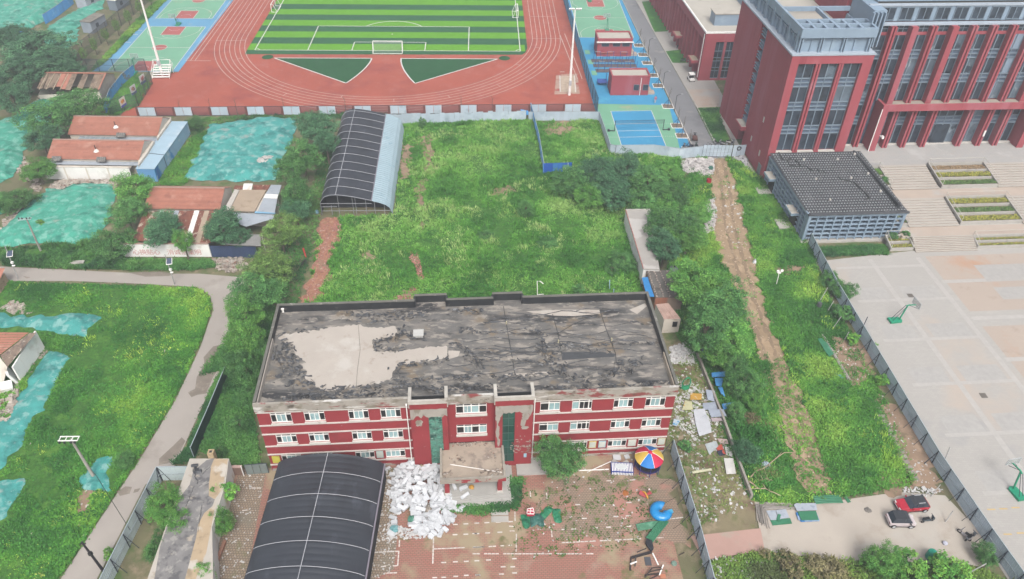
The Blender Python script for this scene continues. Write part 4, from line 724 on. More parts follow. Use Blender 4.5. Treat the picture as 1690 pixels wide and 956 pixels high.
for (u, v) in ((588, 560), (1105, 545)):
    q = BLD.loc(zp(u, v, .75)); m = MB(); m.box(q.x-.28, q.x+.28, yf+.35, yf+.9, .9, 3.3); P(m, 'porch_column', M_redw); m = MB(); m.box(q.x-.34, q.x+.34, yf+.29, yf+.96, .6, .9); P(m, 'column_base', M_whit)
f0 = BLD.loc(zp(870, 690, 0)); x1s = BLD.loc(zp(1250, 660, 0)).x
M_step = mat('step_stone', '#bdbbb6', var=.07, sc=.8, spots=[('#99978f', .8, .6, .68)])
for i in range(4):
    m = MB(); k = i*.36; m.box(xl+.2-.0, x1s-k, f0.y+k, -1.05, .15*i+.006*i, .15*(i+1)); P(m, 'step', M_step)
rg = random.Random(3)
m = MB()
for i in range(60): m.obox((rg.uniform(22, 26.5), -.25+rg.gauss(0, .18), 3.6), (rg.uniform(.1, .4), rg.uniform(.05, .15), .12), (rg.random(), rg.random(), rg.random()*3))
for i in range(110):
    cx, cy = rg.choice([(xl+2.3, yf+3), (xr-1.6, yf+3.2), (xr-1.2, yf+1.0), (xl+.8, yf+.9), (xl+.6, yf+5.5), (xr-2.2, yf+1)]); m.obox((cx+rg.gauss(0, .45), cy+rg.gauss(0, .3), 3.6), (rg.uniform(.08, .3), rg.uniform(.08, .2), .1), (0, 0, rg.random()*3))
tag(P(m, 'porch_rubble', mat('mixed_rubble', '#a39488', var=.35, sc=3, spots=[('#d6d0c8', 2.5, .58, .62), ('#a55c50', 2, .62, .66), ('#4b4743', 2.4, .64, .68)])), kind='stuff')
m = MB(); m.bar((xl+4.4, yf+5.6, 3.6), (xr-.5, yf+6.6, 4.0), .08); m.bar((xl+1.2, yf+2.4, 3.6), (xl+7.2, yf+.9, 3.6), .06); P(m, 'fallen_pipe', M_frame)
m = MB(); m.prism([(x, y) for x, y in ((31.6, -.1), (36.5, -.1), (35.5, -2.6), (29.7, -2.6), (29.7, -1.0), (31.6, -1.0))], 0.012, .25); m.build('ramp_slab', M_step, school)
# ------------------------------------------------------------------ arched sheds
M_blk = mat('black_sheeting', '#3b3f47', var=.12, sc=.25, rough=.45, spots=[('#33363d', .3, .54, .66, (1, .3, 1)), ('#50545e', .5, .6, .7, (1, .4, 1))], bump=.15, bsc=2, spec=.45)
M_rib = flat('white_strap', '#c3c5cb', .5); M_purp = flat('purlin_grey', '#8d8793')
def arch_shed(t, x0, x1, y0, y1, ze, rise, nseg, ribs, sub, mats, split=None, skew=0):
    """vaulted cover between x0 and x1, from front y0 to back y1, bulging between ribs"""
    prof = []
    for i in range(nseg+1):
        a = i/nseg; x = x0+(x1-x0)*a; s = math.sin(math.pi*a); prof.append((x, ze+rise*s**.72))
    ny = ribs*sub; rows = []
    for j in range(ny+1):
        y = y0+(y1-y0)*j/ny; k = (j % sub)/sub; sag = -.13*math.sin(math.pi*k)-.10*abs(math.sin(math.pi*4*k))
        rows.append([(x+skew*j/ny, y, z+sag*math.sin(math.pi*min(1, max(0, i/nseg)))) for i, (x, z) in enumerate(prof)])
    k = nseg+1
    for nm, i0, i1, mm in mats:
        m = MB(); m.add([q for r in rows for q in r], [(j*k+i, j*k+i+1, (j+1)*k+i+1, (j+1)*k+i) for j in range(ny) for i in range(i0, i1)]); m.build(nm, mm, t, smooth=True)
    return rows
near = thing('arched_shed', 'big black sheeted arched shed with white straps in front of the school', 'shed', (0, 0, 0)); F1 = Frame((-1.05, -150), R_(-2)); near.location = (-1.1, -150.4, 0); near.rotation_euler.z = R_(-2.1)
near.matrix_basis = Matrix.Translation((-1.1, -150.4, 0)) @ Matrix.Rotation(R_(-2.1), 4, 'Z')
YN0, YN1 = -4.0, 19.6
rows = arch_shed(near, 0, 12.35, YN0, YN1, 3.0, 1.75, 28, 8, 12, [('cover', 0, 28, M_blk)])
for j in range(0, 8):
    y = YN1-2.7-j*2.95; m = MB(); 
    if y < YN0: break
    pr = [(12.35*i/28, y, 3.05+1.75*math.sin(math.pi*i/28)**.72) for i in range(29)]; m.tube(pr, .032, 5); m.build('rib', M_rib, near)
m = MB(); m.bar((6.0, YN0, 4.83), (6.0, YN1, 4.83), .065, .05); m.build('ridge_strap', M_rib, near)
m = MB(); m.box(12.3, 12.42, YN0, YN1, 0, 3.0); m.box(-.06, 0, YN0, YN1, 0, 3.0); m.build('side_wall', mat('shed_black_wall', '#33363b', sc=.5), near)
m = MB(); m.bar((12.5, YN0, 2.98), (12.5, YN1, 2.98), .16, .16); m.build('eave_purlin', M_purp, near)
m = MB(); pr = [(12.35*i/28, 3.0+1.75*math.sin(math.pi*i/28)**.72) for i in range(29)]; m.add([(x, YN1-.05, z) for x, z in pr]+[(x, YN1-.05, 0) for x, z in pr], [(i, i+1, 30+i, 29+i) for i in range(28)]); m.build('end_wall', mat('shed_black_wall', '#33363b'), near)
far = thing('arched_shed', 'arched shed half black sheeting and half light blue metal in the meadow', 'shed', (-4.85, -74.15, 0), R_(.6))
M_lblue = mat('light_blue_metal', '#a9c2cd', var=.06, sc=.6, rough=.4, spots=[('#b9d0da', .3, .55, .66), ('#86a9ba', .7, .6, .68)], spec=.5)
prof = [(0, 2.42), (.35, 3.0), (.95, 3.72), (1.9, 4.05), (3.0, 4.1), (4.4, 3.95), (6, 3.65), (7.6, 3.25), (9.05, 2.88)]; pb = [(9.05, 2.95), (10.4, 2.55), (11.5, 2.05), (12.1, 1.5), (12.45, .6), (12.5, .0)]
LY = 31.0
def skin(pr, y0, y1, n, sag=.06, dz=0):
    m = MB(); k = len(pr); vs = []
    for j in range(n+1):
        s = -sag*abs(math.sin(math.pi*j/n*11)); vs += [(x, y0+(y1-y0)*j/n, z+s*(0 < i < k-1)+dz+j/n*1.2*(z > 1)) for i, (x, z) in enumerate(pr)]
    return m.add(vs, [(j*k+i, j*k+i+1, (j+1)*k+i+1, (j+1)*k+i) for j in range(n) for i in range(k-1)])
skin(prof, 0, LY, 66, .08).build('black_cover', M_blk, far, smooth=True)
NSH = 48
for i in range(NSH):
    y0, y1 = LY*i/NSH, LY*(i+1)/NSH; m = MB(); k = len(pb)
    vs = []
    for (yy, dz) in ((y0, .0), (y0+.08, .05), (y0+.3, .0), (y1, .0)): vs += [(x+(dz if z < 2 else 0), yy, z+dz+(yy/LY)*1.2*min(1, z/1.6)) for x, z in pb]
    m.add(vs, [(j*k+a, j*k+a+1, (j+1)*k+a+1, (j+1)*k+a) for j in range(3) for a in range(k-1)]); m.build('metal_sheet', M_lblue, far)
for j in range(12):
    y = .15+j*LY/11.4; m = MB(); m.tube([(x, y, z+.06+y/LY*1.2*(z > 1)) for x, z in prof], .038, 5); m.build('rib', M_rib, far)
m = MB(); m.bar((2.9, .1, 4.18), (2.9, LY-.1, 5.38), .08); m.build('ridge_strap', M_rib, far)
m = MB(); m.bar((9.05, 0, 3.0), (9.05, LY, 4.15), .16); m.build('joint_strip', M_purp, far)
m = MB(); m.quad((0, 0, 0), (0, LY, 0), (0, LY, 3.6), (0, 0, 2.4)); m.quad((0, LY, 0), (12.5, LY, 0), (12, LY, 2.5), (9, LY, 4), (3, LY, 5.2), (1, LY, 4.9), (0, LY, 3.6)); m.quad((.1, 2.5, 0), (12.2, 2.5, 0), (11.8, 2.5, 1.6), (9, 2.5, 2.8), (3, 2.5, 4.0), (.6, 2.5, 3.0)); m.build('dark_lining', mat('shed_black_wall', '#33363b'), far)
m = MB()
for x, zt in ((.08, 2.4), (1.9, 2.0), (3.2, 4.0), (5.7, 3.6), (6.2, 3.5), (8.0, 3.1), (9.5, 2.7), (11.2, 2.0), (12.3, .8)): m.bar((x, .12, 0), (x, .12, zt), .07)
m.bar((.05, .12, 2.4), (9, .12, 2.35), .07); m.bar((.05, .12, .85), (12.3, .12, .85), .07); m.bar((.05, .12, 1.7), (2.9, .12, 1.75), .07); m.build('front_frame', flat('pale_steel', '#a9adb2'), far)
# ------------------------------------------------------------------ village houses
M_tile = mat('orange_roof_tile', '#ba7f6c', var=.1, sc=.9, spots=[('#a87262', .8, .56, .66), ('#c89684', .4, .56, .66)], rnd=.07)
M_cream = mat('cream_wall', '#d0c8bc', k=.8, var=.06, sc=.5, spots=[('#b7ab9b', .7, .58, .68)]); M_white = mat('whitewashed_wall', '#dcdbd8', k=.9, var=.05, sc=.5, spots=[('#b9a894', .5, .6, .72, (1, 1, .3)), ('#c2bfb9', .3, .56, .66)])
M_rust = mat('rusty_sheet', '#8d5a4a', var=.15, sc=.8, spots=[('#c9b8a6', 1.6, .56, .6, (1, .5, 1)), ('#6f4439', .7, .55, .66)], rnd=.12); M_greyroof = mat('grey_sheet_roof', '#b5bdc6', var=.07, sc=.5, rnd=.05, spots=[('#9aa3ad', .6, .58, .68)])
M_tan = mat('tan_flat_roof', '#bba893', var=.08, sc=.4, spots=[('#a8967f', .5, .55, .66)]); M_steel = mat('grey_hoarding', '#a9b7c2', k=.95, var=.06, sc=.4, rough=.45, rnd=.06, spots=[('#93a4b0', .5, .58, .68), ('#b9c5cd', .35, .58, .68)], spec=.4)
def gable_house(label, u0, u1, vf, vr, vb, ze, zr, fr, gable=M_cream, courses=14, name='house', solar=(), chim=()):
    t = thing(name, label, 'house', fr.w((u0+u1)/2, vf), fr.rz); c = (u0+u1)/2
    m = MB(); h0, h1 = u0-c, u1-c
    m.quad((h0, .35, 0), (h1, .35, 0), (h1, .35, ze), (h0, .35, ze)); m.quad((h1-.02, .35, 0), (h1-.02, vb-vf-.3, 0), (h1-.02, vb-vf-.3, ze), (h1-.02, vr-vf, zr-.05), (h1-.02, .35, ze)); m.quad((h0+.02, .35, 0), (h0+.02, .35, ze), (h0+.02, vr-vf, zr-.05), (h0+.02, vb-vf-.3, ze), (h0+.02, vb-vf-.3, 0)); m.quad((h0, vb-vf-.3, 0), (h0, vb-vf-.3, ze), (h1, vb-vf-.3, ze), (h1, vb-vf-.3, 0))
    m.build('wall', gable, t); rf = link('roof', None, t)
    n = courses; Lr = vr-vf
    for i in range(n):
        a, b = i/n, (i+1)/n+.02; q = MB(); za_, zb2 = ze+(zr-ze)*a, ze+(zr-ze)*min(1, b); q.add([(h0-.15, Lr*a, za_+.12), (h1+.1, Lr*a, za_+.12), (h1+.1, Lr*min(1, b), zb2+.02), (h0-.15, Lr*min(1, b), zb2+.02), (h0-.15, Lr*a, za_-.02), (h1+.1, Lr*a, za_-.02)], [(0, 1, 2, 3), (4, 5, 1, 0)]); q.build('tile_course', M_tile, rf)
    for i in range(6):
        a, b = i/6, (i+1)/6; lb = vb-vr; q = MB(); za_, zb2 = zr-(zr-ze)*a, zr-(zr-ze)*b; q.quad((h0-.15, Lr+lb*a, za_+.02), (h1+.1, Lr+lb*a, za_+.02), (h1+.1, Lr+lb*b, zb2+.06), (h0-.15, Lr+lb*b, zb2+.06)); q.build('tile_course', M_tile, rf)
    q = MB(); q.bar((h0-.2, Lr, zr+.07), (h1+.15, Lr, zr+.07), .28, .14); q.build('ridge', mat('ridge_mortar', '#b79a8c', sc=2), rf)
    for x, y in chim:
        q = MB(); zz_ = ze+(zr-ze)*y; q.lathe((x-c, Lr*y, zz_), [(.55, .02), (.3, .3), (.18, .45), (0, .45)], 10); q.build('chimney_base', M_white, rf); q = MB(); q.tube([(x-c, Lr*y, zz_+.3), (x-c-.05, Lr*y, zz_+1.3)], .08, 6); q.build('flue', flat('dark_flue', '#4a4442'), rf)
    for x in solar:
        q = MB(); q.obox((x-c, -.35, ze+.25), (1.7, 1.0, .1), (R_(35), 0, 0)); q.bar((x-c-.8, -.5, ze-.3), (x-c-.8, 0, ze+.3), .06); q.bar((x-c+.8, -.5, ze-.3), (x-c+.8, 0, ze+.3), .06)
        q.build('solar_heater', mat('solar_tubes', '#6b6a68', obj=True, spots=[('#b9b3a8', 6, .55, .6)]), t)
    return t
HF = Frame((0, 0, 0), R_(-1.6)); HL = lambda p: HF.loc(p)
zh = zoom(60, 180, 6.036)
def hb(u, v, z): return HF.loc(zh(u, v, z))
a1, a2, a3 = hb(110, 497, 3.2), hb(1020, 510, 3.2), hb(1055, 318, 5.0)
gable_house('lower orange tiled house behind the whitewashed yard wall', a1.x, a2.x, a2.y, a3.y, a3.y+3.6, 3.2, 5.0, HF, courses=15, solar=(hb(205, 505, 3.2).x, hb(655, 505, 3.2).x), chim=((hb(580, 430, 4.2).x, .42),))
b1, b2, b3 = hb(470, 260, 3.2), hb(1205, 268, 3.2), hb(1235, 85, 5.0)
gable_house('upper orange tiled house next to the track corner fence', b1.x-3, b2.x, b2.y, b3.y, b3.y+3.4, 3.2, 5.0, HF, courses=15, solar=(hb(850, 262, 3.2).x,), chim=((hb(783, 195, 4).x, .42),))
# yard wall of the twin houses
for nm, pts in (('side_annex', [(1060, 318), (1174, 320), (1112, 425), (1012, 560), (1018, 512)]), ('side_annex', [(1238, 84), (1342, 82), (1335, 114), (1200, 300), (1203, 268)])):
    q = [zh(u, v, 3.3) for u, v in pts]; m = MB(); m.prism([(p.x-q[0].x, p.y-q[0].y) for p in q], 0, 3.3); o = m.build(nm, M_cream, None, (q[0].x, q[0].y, 0)); tag(o, 'cream flat roofed annex between the %s orange roof and the blue container' % ('lower' if pts[0][0] < 1100 else 'upper'), 'annex')
t = thing('yard_wall', 'long whitewashed yard wall with rust stains below the lower orange roof', 'wall', HF.w(a1.x-.5, 0)+Vector((0, 0, 0)), HF.rz)
wy = hb(340, 702, 0).y; t.location = HF.w(a1.x-.3, wy); t.matrix_basis = Matrix.Translation(t.location) @ Matrix.Rotation(HF.rz, 4, 'Z'); Lw = hb(870, 570, 2.6).x-a1.x+1.5
for i in range(4):
    m = MB(); m.box(i*Lw/4+.04, (i+1)*Lw/4-.04, 0, .24, 0, 2.6); m.build('wall_panel', M_white, t); m = MB(); m.box(i*Lw/4-.12, i*Lw/4+.12, -.06, .2, 0, 2.65); m.build('pier', M_cream, t)
m = MB(); m.box(-.2, Lw, -.08, .34, 2.65, 2.75); m.build('coping', M_cream, t); m = MB(); m.box(0, Lw, .3, a2.y-wy+.3, 2.2, 2.3); m.build('yard_canopy', mat('cream_canopy', '#cfc5b6', sc=.6, spots=[('#b5a591', .6, .56, .66)]), t)
m = MB(); m.box(-.1, Lw+1.5, a2.y-wy-.9, a2.y-wy+.3, 2.55, 2.62); m.build('eave_sheet', M_greyroof, t)
t2_ = thing('eave_canopy', 'narrow grey canopy strip between the two orange roofs', 'canopy', HF.w(b1.x-1, b2.y-1.6), HF.rz); m = MB(); m.box(0, b2.x-b1.x+1, 0, 1.9, 2.6, 2.7); m.build('roof_sheet', M_greyroof, t2_)
for i in range(8): m = MB(); m.box(.3+i*1.0, 1.1+i*1.0, .1, 1.7, 2.705, 2.74); m.build('skylight', mat('dusty_glass', '#9aa7ab', sc=1), t2_)
m = MB(); m.box(-.1, b2.x-b1.x+1.1, -.15, 0, 0, 2.65); m.build('wall', M_cream, t2_)
# blue container row
c0, c1, c2, c3 = [zh(*q, 2.7) for q in ((1005, 585), (1172, 600), (1505, 128), (1338, 112))]; CF = Frame(c1, math.atan2((c2-c1).y, (c2-c1).x)-math.pi/2); Lc = (c2-c1).length; Wc = (c1-c0).length
t = thing('container_cabin', 'long light blue container cabin at the gable ends of the orange houses', 'cabin', CF.o, CF.rz)
M_cbl = mat('lit_blue_side', '#9cc6e4', var=.08, sc=.5, spots=[('#3f97d6', .22, .58, .62), ('#c2dbea', .5, .56, .66)]); M_cfr = flat('shaded_blue_end', '#6fa9dd')  # paler side, deeper end: brighter light on the long wall put into the colours
m = MB(); m.quad((0, 0, 0), (0, Lc, 0), (0, Lc, 2.7), (0, 0, 2.7)); m.quad((-Wc, 0, 0), (-Wc, 0, 2.7), (-Wc, Lc, 2.7), (-Wc, Lc, 0)); m.quad((0, Lc, 0), (-Wc, Lc, 0), (-Wc, Lc, 2.7), (0, Lc, 2.7)); m.build('side_wall', M_cbl, t)
m = MB(); m.quad((-Wc, 0, 0), (0, 0, 0), (0, 0, 2.7), (-Wc, 0, 2.7)); m.build('end_wall', M_cfr, t)
for i in range(3):
    m = MB(); m.box(-Wc-.1, .1, Lc*i/3+.02-(.1 if i == 0 else 0), Lc*(i+1)/3-.02, 2.7, 2.8); m.build('roof_panel', mat('pale_blue_roof', '#b3cfe0', var=.05, sc=.5, rnd=.04, spots=[('#c9dbe6', .4, .56, .66)]), t)
m = MB(); m.box(-.02, .05, .6, 1.5, .02, 2.2); m.build('door', flat('deep_blue_door', '#2e78c0'), t); m = MB(); m.box(-.02, .04, Lc*.26, Lc*.26+.12, 0, 2.6); m.build('joint', M_dark, t)
m = MB(); m.bar((-Wc, Lc*.3, 2.84), (.1, Lc*.27, 2.84), .1, .06); m.build('roof_cable', M_dark, t)
# house by the road
zg = zoom(220, 280, 5.975); gb = lambda u, v, z: HF.loc(zg(u, v, z))
e1, e2, e3 = gb(105, 402, 3.3), gb(850, 397, 3.3), gb(885, 185, 5.0)
gable_house('orange tiled house with rusty lean-to behind the slogan wall', e1.x, e2.x, e2.y, e3.y, e3.y+3.2, 3.3, 5.0, HF, courses=17)
t = thing('annex_roof', 'cluster of tan and grey flat annex roofs right of the orange tiled house', 'annex', HF.w(gb(890, 405, 3.2).x, gb(890, 405, 3.2).y), HF.rz); O = HF.loc(t.location)
def slab(name, pts, z, m_, th=.12, par=None):
    q = MB(); q.prism([((HF.loc(zg(u, v, z))-O).x, (HF.loc(zg(u, v, z))-O).y) for u, v in pts], z-th, z); return q.build(name, m_, par or t)
slab('parapet_strip', [(890, 400), (945, 402), (1045, 200), (1000, 195)], 3.6, flat('pale_coping', '#d2ccc3')); slab('flat_roof', [(945, 404), (1195, 412), (1312, 200), (1045, 198)], 3.4, M_tan); slab('sheet_roof', [(1225, 410), (1395, 425), (1420, 290), (1285, 280)], 3.3, M_greyroof); slab('white_strip_roof', [(1285, 278), (1420, 285), (1430, 245), (1305, 240)], 3.32, M_white); slab('sheet_roof', [(1305, 238), (1435, 242), (1460, 152), (1360, 150)], 3.3, M_greyroof)
slab('broken_tile_strip', [(985, 190), (1075, 192), (1085, 160), (1005, 155)], 3.45, M_rust); slab('broken_tile_strip', [(1180, 195), (1325, 198), (1350, 152), (1185, 150)], 3.38, M_rust); slab('white_sheet', [(1078, 195), (1165, 196), (1178, 138), (1090, 138)], 3.5, M_white); slab('blue_gutter', [(1195, 425), (1400, 432), (1400, 418), (1200, 410)], 3.25, flat('blue_gutter_sheet', '#8fc0e0'))
slab('courtyard_roof', [(985, 425), (1390, 440), (1385, 480), (1110, 560), (1000, 520)], 2.9, M_greyroof); slab('grey_sheet_lean_to', [(870, 735), (1260, 752), (1250, 640), (900, 620)], 2.75, mat('weathered_sheet', '#9a9996', sc=.6, spots=[('#7e7a74', .7, .55, .66)])); slab('white_sheet', [(860, 620), (935, 622), (925, 580), (860, 590)], 2.9, M_white)
slab('side_wall_block', [(1000, 400), (1380, 420), (1420, 250), (1060, 200)], 3.1, M_cream, th=3.1)
t = thing('lean_to_roof', 'patchy rusty sheet lean-to below the tiled roof behind the slogan wall', 'lean-to', HF.w(gb(105, 405, 3.2).x, gb(105, 405, 3.2).y), HF.rz); O = HF.loc(t.location)
pa, pb_, pc_, pd_ = gb(105, 408, 3.25), gb(850, 404, 3.25), gb(760, 725, 2.6), gb(-10, 705, 2.6); NS = 15
for i in range(NS):
    q = MB(); s0, s1 = i/NS, (i+1)/NS; A, B, C_, D_ = pa.lerp(pb_, s0)-O, pa.lerp(pb_, s1)-O, pd_.lerp(pc_, s1)-O, pd_.lerp(pc_, s0)-O
    M1, M2 = A.lerp(B, .5)+Vector((0, 0, .05)), D_.lerp(C_, .5)+Vector((0, 0, .05)); q.quad(A, D_, M2, M1); q.quad(M1, M2, C_, B)
    q.build('roof_sheet', [M_rust, M_rust, M_rust, M_white, M_rust, M_tan, M_rust][i % 7] if i != 6 else M_greyroof, t)
# slogan wall and navy gate
w0, w1 = g(205, 424), g(349.5, 424); t = thing('slogan_wall', 'white roadside wall painted with faded red Chinese slogan', 'wall', w0, math.atan2((w1-w0).y, (w1-w0).x)); Lw = (w1-w0).length
m = MB(); m.box(0, Lw, 0, .24, 0, 2.55); m.build('wall', M_white, t); m = MB(); m.box(-.05, Lw+.02, -.05, .3, 2.55, 2.66); m.build('coping', mat('ridge_mortar', '#b79a8c'), t)
M_slog = mat('faded_red_paint', '#d98c86', sc=2, spots=[('#d6d5d1', 2.5, .6, .7)])
for i, ch in enumerate('心换贴心 消诚信重明'):
    if ch == ' ': continue
    cu = bpy.data.curves.new('character', 'FONT'); cu.body = ch; cu.size = 1.15; cu.extrude = .004; cu.align_x = 'CENTER'
    tmp = bpy.data.objects.new('character', cu); COL.objects.link(tmp); me = bpy.data.meshes.new_from_object(tmp); bpy.data.objects.remove(tmp); me.materials.append(M_slog)
    o = link('painted_character', me, t, (Lw*(.155+.078*i), -.008, .55), (R_(90), 0, 0))
w2 = g(425, 425.5); t = thing('sheet_gate', 'navy blue corrugated sheet gate beside the slogan wall', 'gate', w1+Vector((.1, 0, 0)), math.atan2((w2-w1).y, (w2-w1).x)); Lg = (w2-w1).length
M_navy = mat('navy_sheet', '#46587a', var=.1, sc=.8, rnd=.08, rough=.5)
q = MB()
for k in range(5): x = k*.13; q.add([(x, 0, 0), (x+.05, -.05, 0), (x+.09, -.05, 0), (x+.13, 0, 0), (x, 0, 1), (x+.05, -.05, 1), (x+.09, -.05, 1), (x+.13, 0, 1)], [(0, 1, 5, 4), (1, 2, 6, 5), (2, 3, 7, 6)])
NAV = q.mesh('sheet_panel', M_navy); n = int(Lg/.66)
for i in range(n): link('sheet_panel', NAV, t, (i*Lg/n, 0, 0), (0, 0, 0), (Lg/n/.65, 1, 2.3))
m = MB(); m.box(0, Lg, .02, .1, 0, 2.2); m.build('backing', M_navy, t)
# collapsed house
t = thing('ruined_house', 'collapsed house with broken orange ridge and pale gable by the court corner', 'house', g(160, 160), R_(-1.6)); zr_ = zoom(60, 100, 6.979); RF = Frame(t.location, R_(-1.6)); rl = lambda u, v, z: RF.loc(zr_(u, v, z))
x0, x1, xg = rl(100, 250, 3).x, rl(730, 340, 3).x, rl(930, 250, 3).x; yf_, yr_ = rl(700, 340, 3.2).y, rl(765, 150, 4.8).y; yb = yr_+3.4
m = MB(); m.quad((x1, yf_, 0), (x1, yb, 0), (x1, yb, 3.2), (x1, yr_, 4.8), (x1, yf_, 3.2)); m.build('gable_wall', mat('pale_render', '#bdb6aa', sc=.6, spots=[('#a8a094', .6, .56, .66)]), t)
m = MB(); m.quad((x0, yf_, 0), (x1, yf_, 0), (x1, yf_, 2.8), (x0, yf_, 1.8)); m.quad((x0, yb, 0), (x0, yb, 3.2), (x1, yb, 3.2), (x1, yb, 0)); m.quad((x0, yf_, 0), (x0, yf_, 2), (x0, yr_, 3.4), (x0, yb, 3), (x0, yb, 0)); m.build('wall', M_cream, t)
M_under = mat('exposed_roof_boards', '#93806e', sc=1, spots=[('#6a5a4d', .7, .5, .62), ('#a89a88', 1.2, .58, .66)])
rg = random.Random(4); n = 11
for i in range(n):
    if i in (6, 8): continue
    a, b = x0+(x1-x0)*i/n, x0+(x1-x0)*(i+.93)/n; lo = rg.uniform(0, .25); q = MB(); q.quad((a, yf_+(yr_-yf_)*lo, 3.2+1.5*lo-rg.uniform(0, .3)), (b, yf_+(yr_-yf_)*lo, 3.2+1.5*lo-rg.uniform(0, .3)), (b, yr_, 4.75-rg.uniform(0, .15)), (a, yr_, 4.75-rg.uniform(0, .15))); q.build('roof_panel', M_under if i not in (3, 4) else M_tile, t)
for i in range(4): q = MB(); x = x0+(x1-x0)*(i+.4)/9; q.bar((x, yf_, 3.1), (x+.2, yr_, 4.7), .12); q.build('rafter', mat('rafter_wood', '#c6b79e', sc=2), t)
q = MB(); q.bar((x0, yr_, 4.85), (x1+.1, yr_, 4.85), .35, .2); q.bar((x1+.05, yf_, 3.3), (x1+.05, yr_, 4.85), .3, .12); q.bar((x1+.05, yr_, 4.85), (x1+.05, yb, 3.3), .3, .12); q.build('broken_ridge', M_tile, t)
m = MB(); m.quad((x1, yr_, 4.78), (x1, yb, 3.2), (x0, yb, 3.2), (x0, yr_, 4.6)); m.build('rear_slope', M_rust, t)
# ruin at the left edge
lp = [g(-60, 545, 4.0), g(60, 549, 4.0)]
t = thing('ruined_house', 'half demolished white house with orange roof slab at the left edge', 'house', g(40, 600)); o_ = t.location
wl = lambda x, y, z: tuple(g(x, y, z)-o_)
A, B = g(36, 630), g(76, 577); q = MB(); dA = A-o_; dB = B-o_
q.add([(dA.x, dA.y, 0), (dB.x, dB.y, 0), (dB.x-.1, dB.y, 3.6), (dA.x-.1, dA.y, 2.8), (dA.x-.3, dA.y, 0), (dB.x-.3, dB.y, 0), (dB.x-.3, dB.y, 3.6), (dA.x-.3, dA.y, 2.8)], [(0, 1, 2, 3), (3, 2, 6, 7), (0, 3, 7, 4), (1, 5, 6, 2), (4, 7, 6, 5)]); q.build('wall', M_white, t)
q = MB(); P0, P1, P2, P3 = [g(x, y, z)-o_ for x, y, z in ((-70, 548, 4.6), (48, 549, 4.6), (0, 586, 3.6), (-70, 590, 3.4))]
for k in range(9):
    a, b = k/9, (k+1)/9; q = MB(); q.quad(P3.lerp(P0, a)+Vector((0, 0, .06)), P2.lerp(P1, a)+Vector((0, 0, .06)), P2.lerp(P1, b), P3.lerp(P0, b)); q.build('tile_course', M_tile, t)
q = MB(); q.add([P2-Vector((0, 0, .1)), P1-Vector((0, 0, .1)), g(60, 549, 4.4)-o_, g(12, 606, 3.0)-o_], [(0, 1, 2, 3)]); q.build('broken_eave', mat('broken_masonry', '#8c7a6c', var=.3, sc=2, spots=[('#b9b0a4', 1.5, .56, .62), ('#6e625a', 1.2, .56, .62)]), t)
q = MB(); q.quad(g(-30, 600, 2.5)-o_, g(0, 590, 3.3)-o_, g(12, 606, 2.8)-o_, g(4, 640, 0)-o_, g(-30, 640, 0)-o_); q.build('inner_wall', M_cream, t)
q = MB(); q.obox(g(18, 618, 1.2)-o_, (.3, 2.4, 2.0), (0, R_(-15), R_(35))); q.obox(g(10, 640, .6)-o_, (1.6, 1.4, 1.1), (.2, .1, .5)); q.build('leaning_wall_piece', M_white, t)
t = thing('brick_hut', 'broken tan brick hut end with orange roof edge at the left road side', 'hut', g(2, 478)); q = MB(); q.box(-4, .6, -1.2, 1.5, 0, 2.0); q.build('wall', mat('tan_brick', '#c2ab90', sc=1, spots=[('#8d7a66', 1, .58, .66)]), t); q = MB(); q.add([(-4, -1.5, 2.0), (.9, -1.5, 2.0), (.9, 1.7, 2.9), (-4, 1.7, 2.9)], [(0, 1, 2, 3)]); q.build('roof', M_tile, t)
# far huts by the blue fence
def hut(px, py, w, d, h, rz, label, wall, roof):
    t = thing('cabin', label, 'cabin', g(px, py), R_(rz)); q = MB(); q.box(0, w, 0, d, 0, h); q.build('wall', wall, t); q = MB(); q.box(-.15, w+.15, -.15, d+.15, h, h+.12); q.build('roof', roof, t)
    q = MB(); q.box(w-.01, w+.05, d*.3, d*.3+1.1, 1.0, 2.0); q.build('window', M_glassdk, t); return t
M_cab = mat('grey_cabin', '#9fa9b6', sc=.5, rough=.5); hut(138, 54, 2.9, 6.0, 2.9, -14, 'small grey cabin beside the green netted slope and court trees', M_cab, mat('dirty_roof', '#8f8a80', sc=.8, spots=[('#6d675f', .8, .55, .65)]))
hut(181, 17, 2.6, 5.5, 2.8, -14, 'dark grey cabin at the top edge beside the court trees', mat('dark_cabin', '#7e8a97', sc=.5), M_white); hut(128, 13, 3.2, 7, 3, -14, 'pale cabin with red debris in front at the top left', mat('pale_cabin', '#b7bcc6', sc=.5), M_white)
# long white shed, brick shed and pink shed right of the meadow
zw = zoom(1010, 330, 5.975)
q4 = [zw(u, v, 3.2) for u, v in ((310, 680), (135, 100), (380, 98), (470, 690))]
t = thing('long_shed', 'long flat white roofed shed with thin red edge beside the meadow', 'shed', (q4[0].x, q4[0].y, 0)); o_ = t.location
pts = [(q.x-o_.x, q.y-o_.y) for q in q4]
m = MB(); m.prism(pts, 0, 3.05); m.build('wall', M_white, t); m = MB(); m.prism(pts, 3.05, 3.2); m.build('roof', mat('patchy_white_roof', '#b9b4ae', var=.05, sc=.5, spots=[('#cdc9c4', .16, .53, .56), ('#a8a29b', .3, .6, .68)]), t)
m = MB(); A, B, C_ = Vector((*pts[0], 3.22)), Vector((*pts[1], 3.22)), Vector((*pts[2], 3.22)); m.bar(A, B, .1, .08); m.build('red_edge_rail', flat('red_edge', '#b9655c'), t); m = MB(); m.bar(B, C_, .25, .2); m.bar(A, Vector((*pts[3], 3.22)), .15, .14); m.build('roof_kerb', M_conc, t)
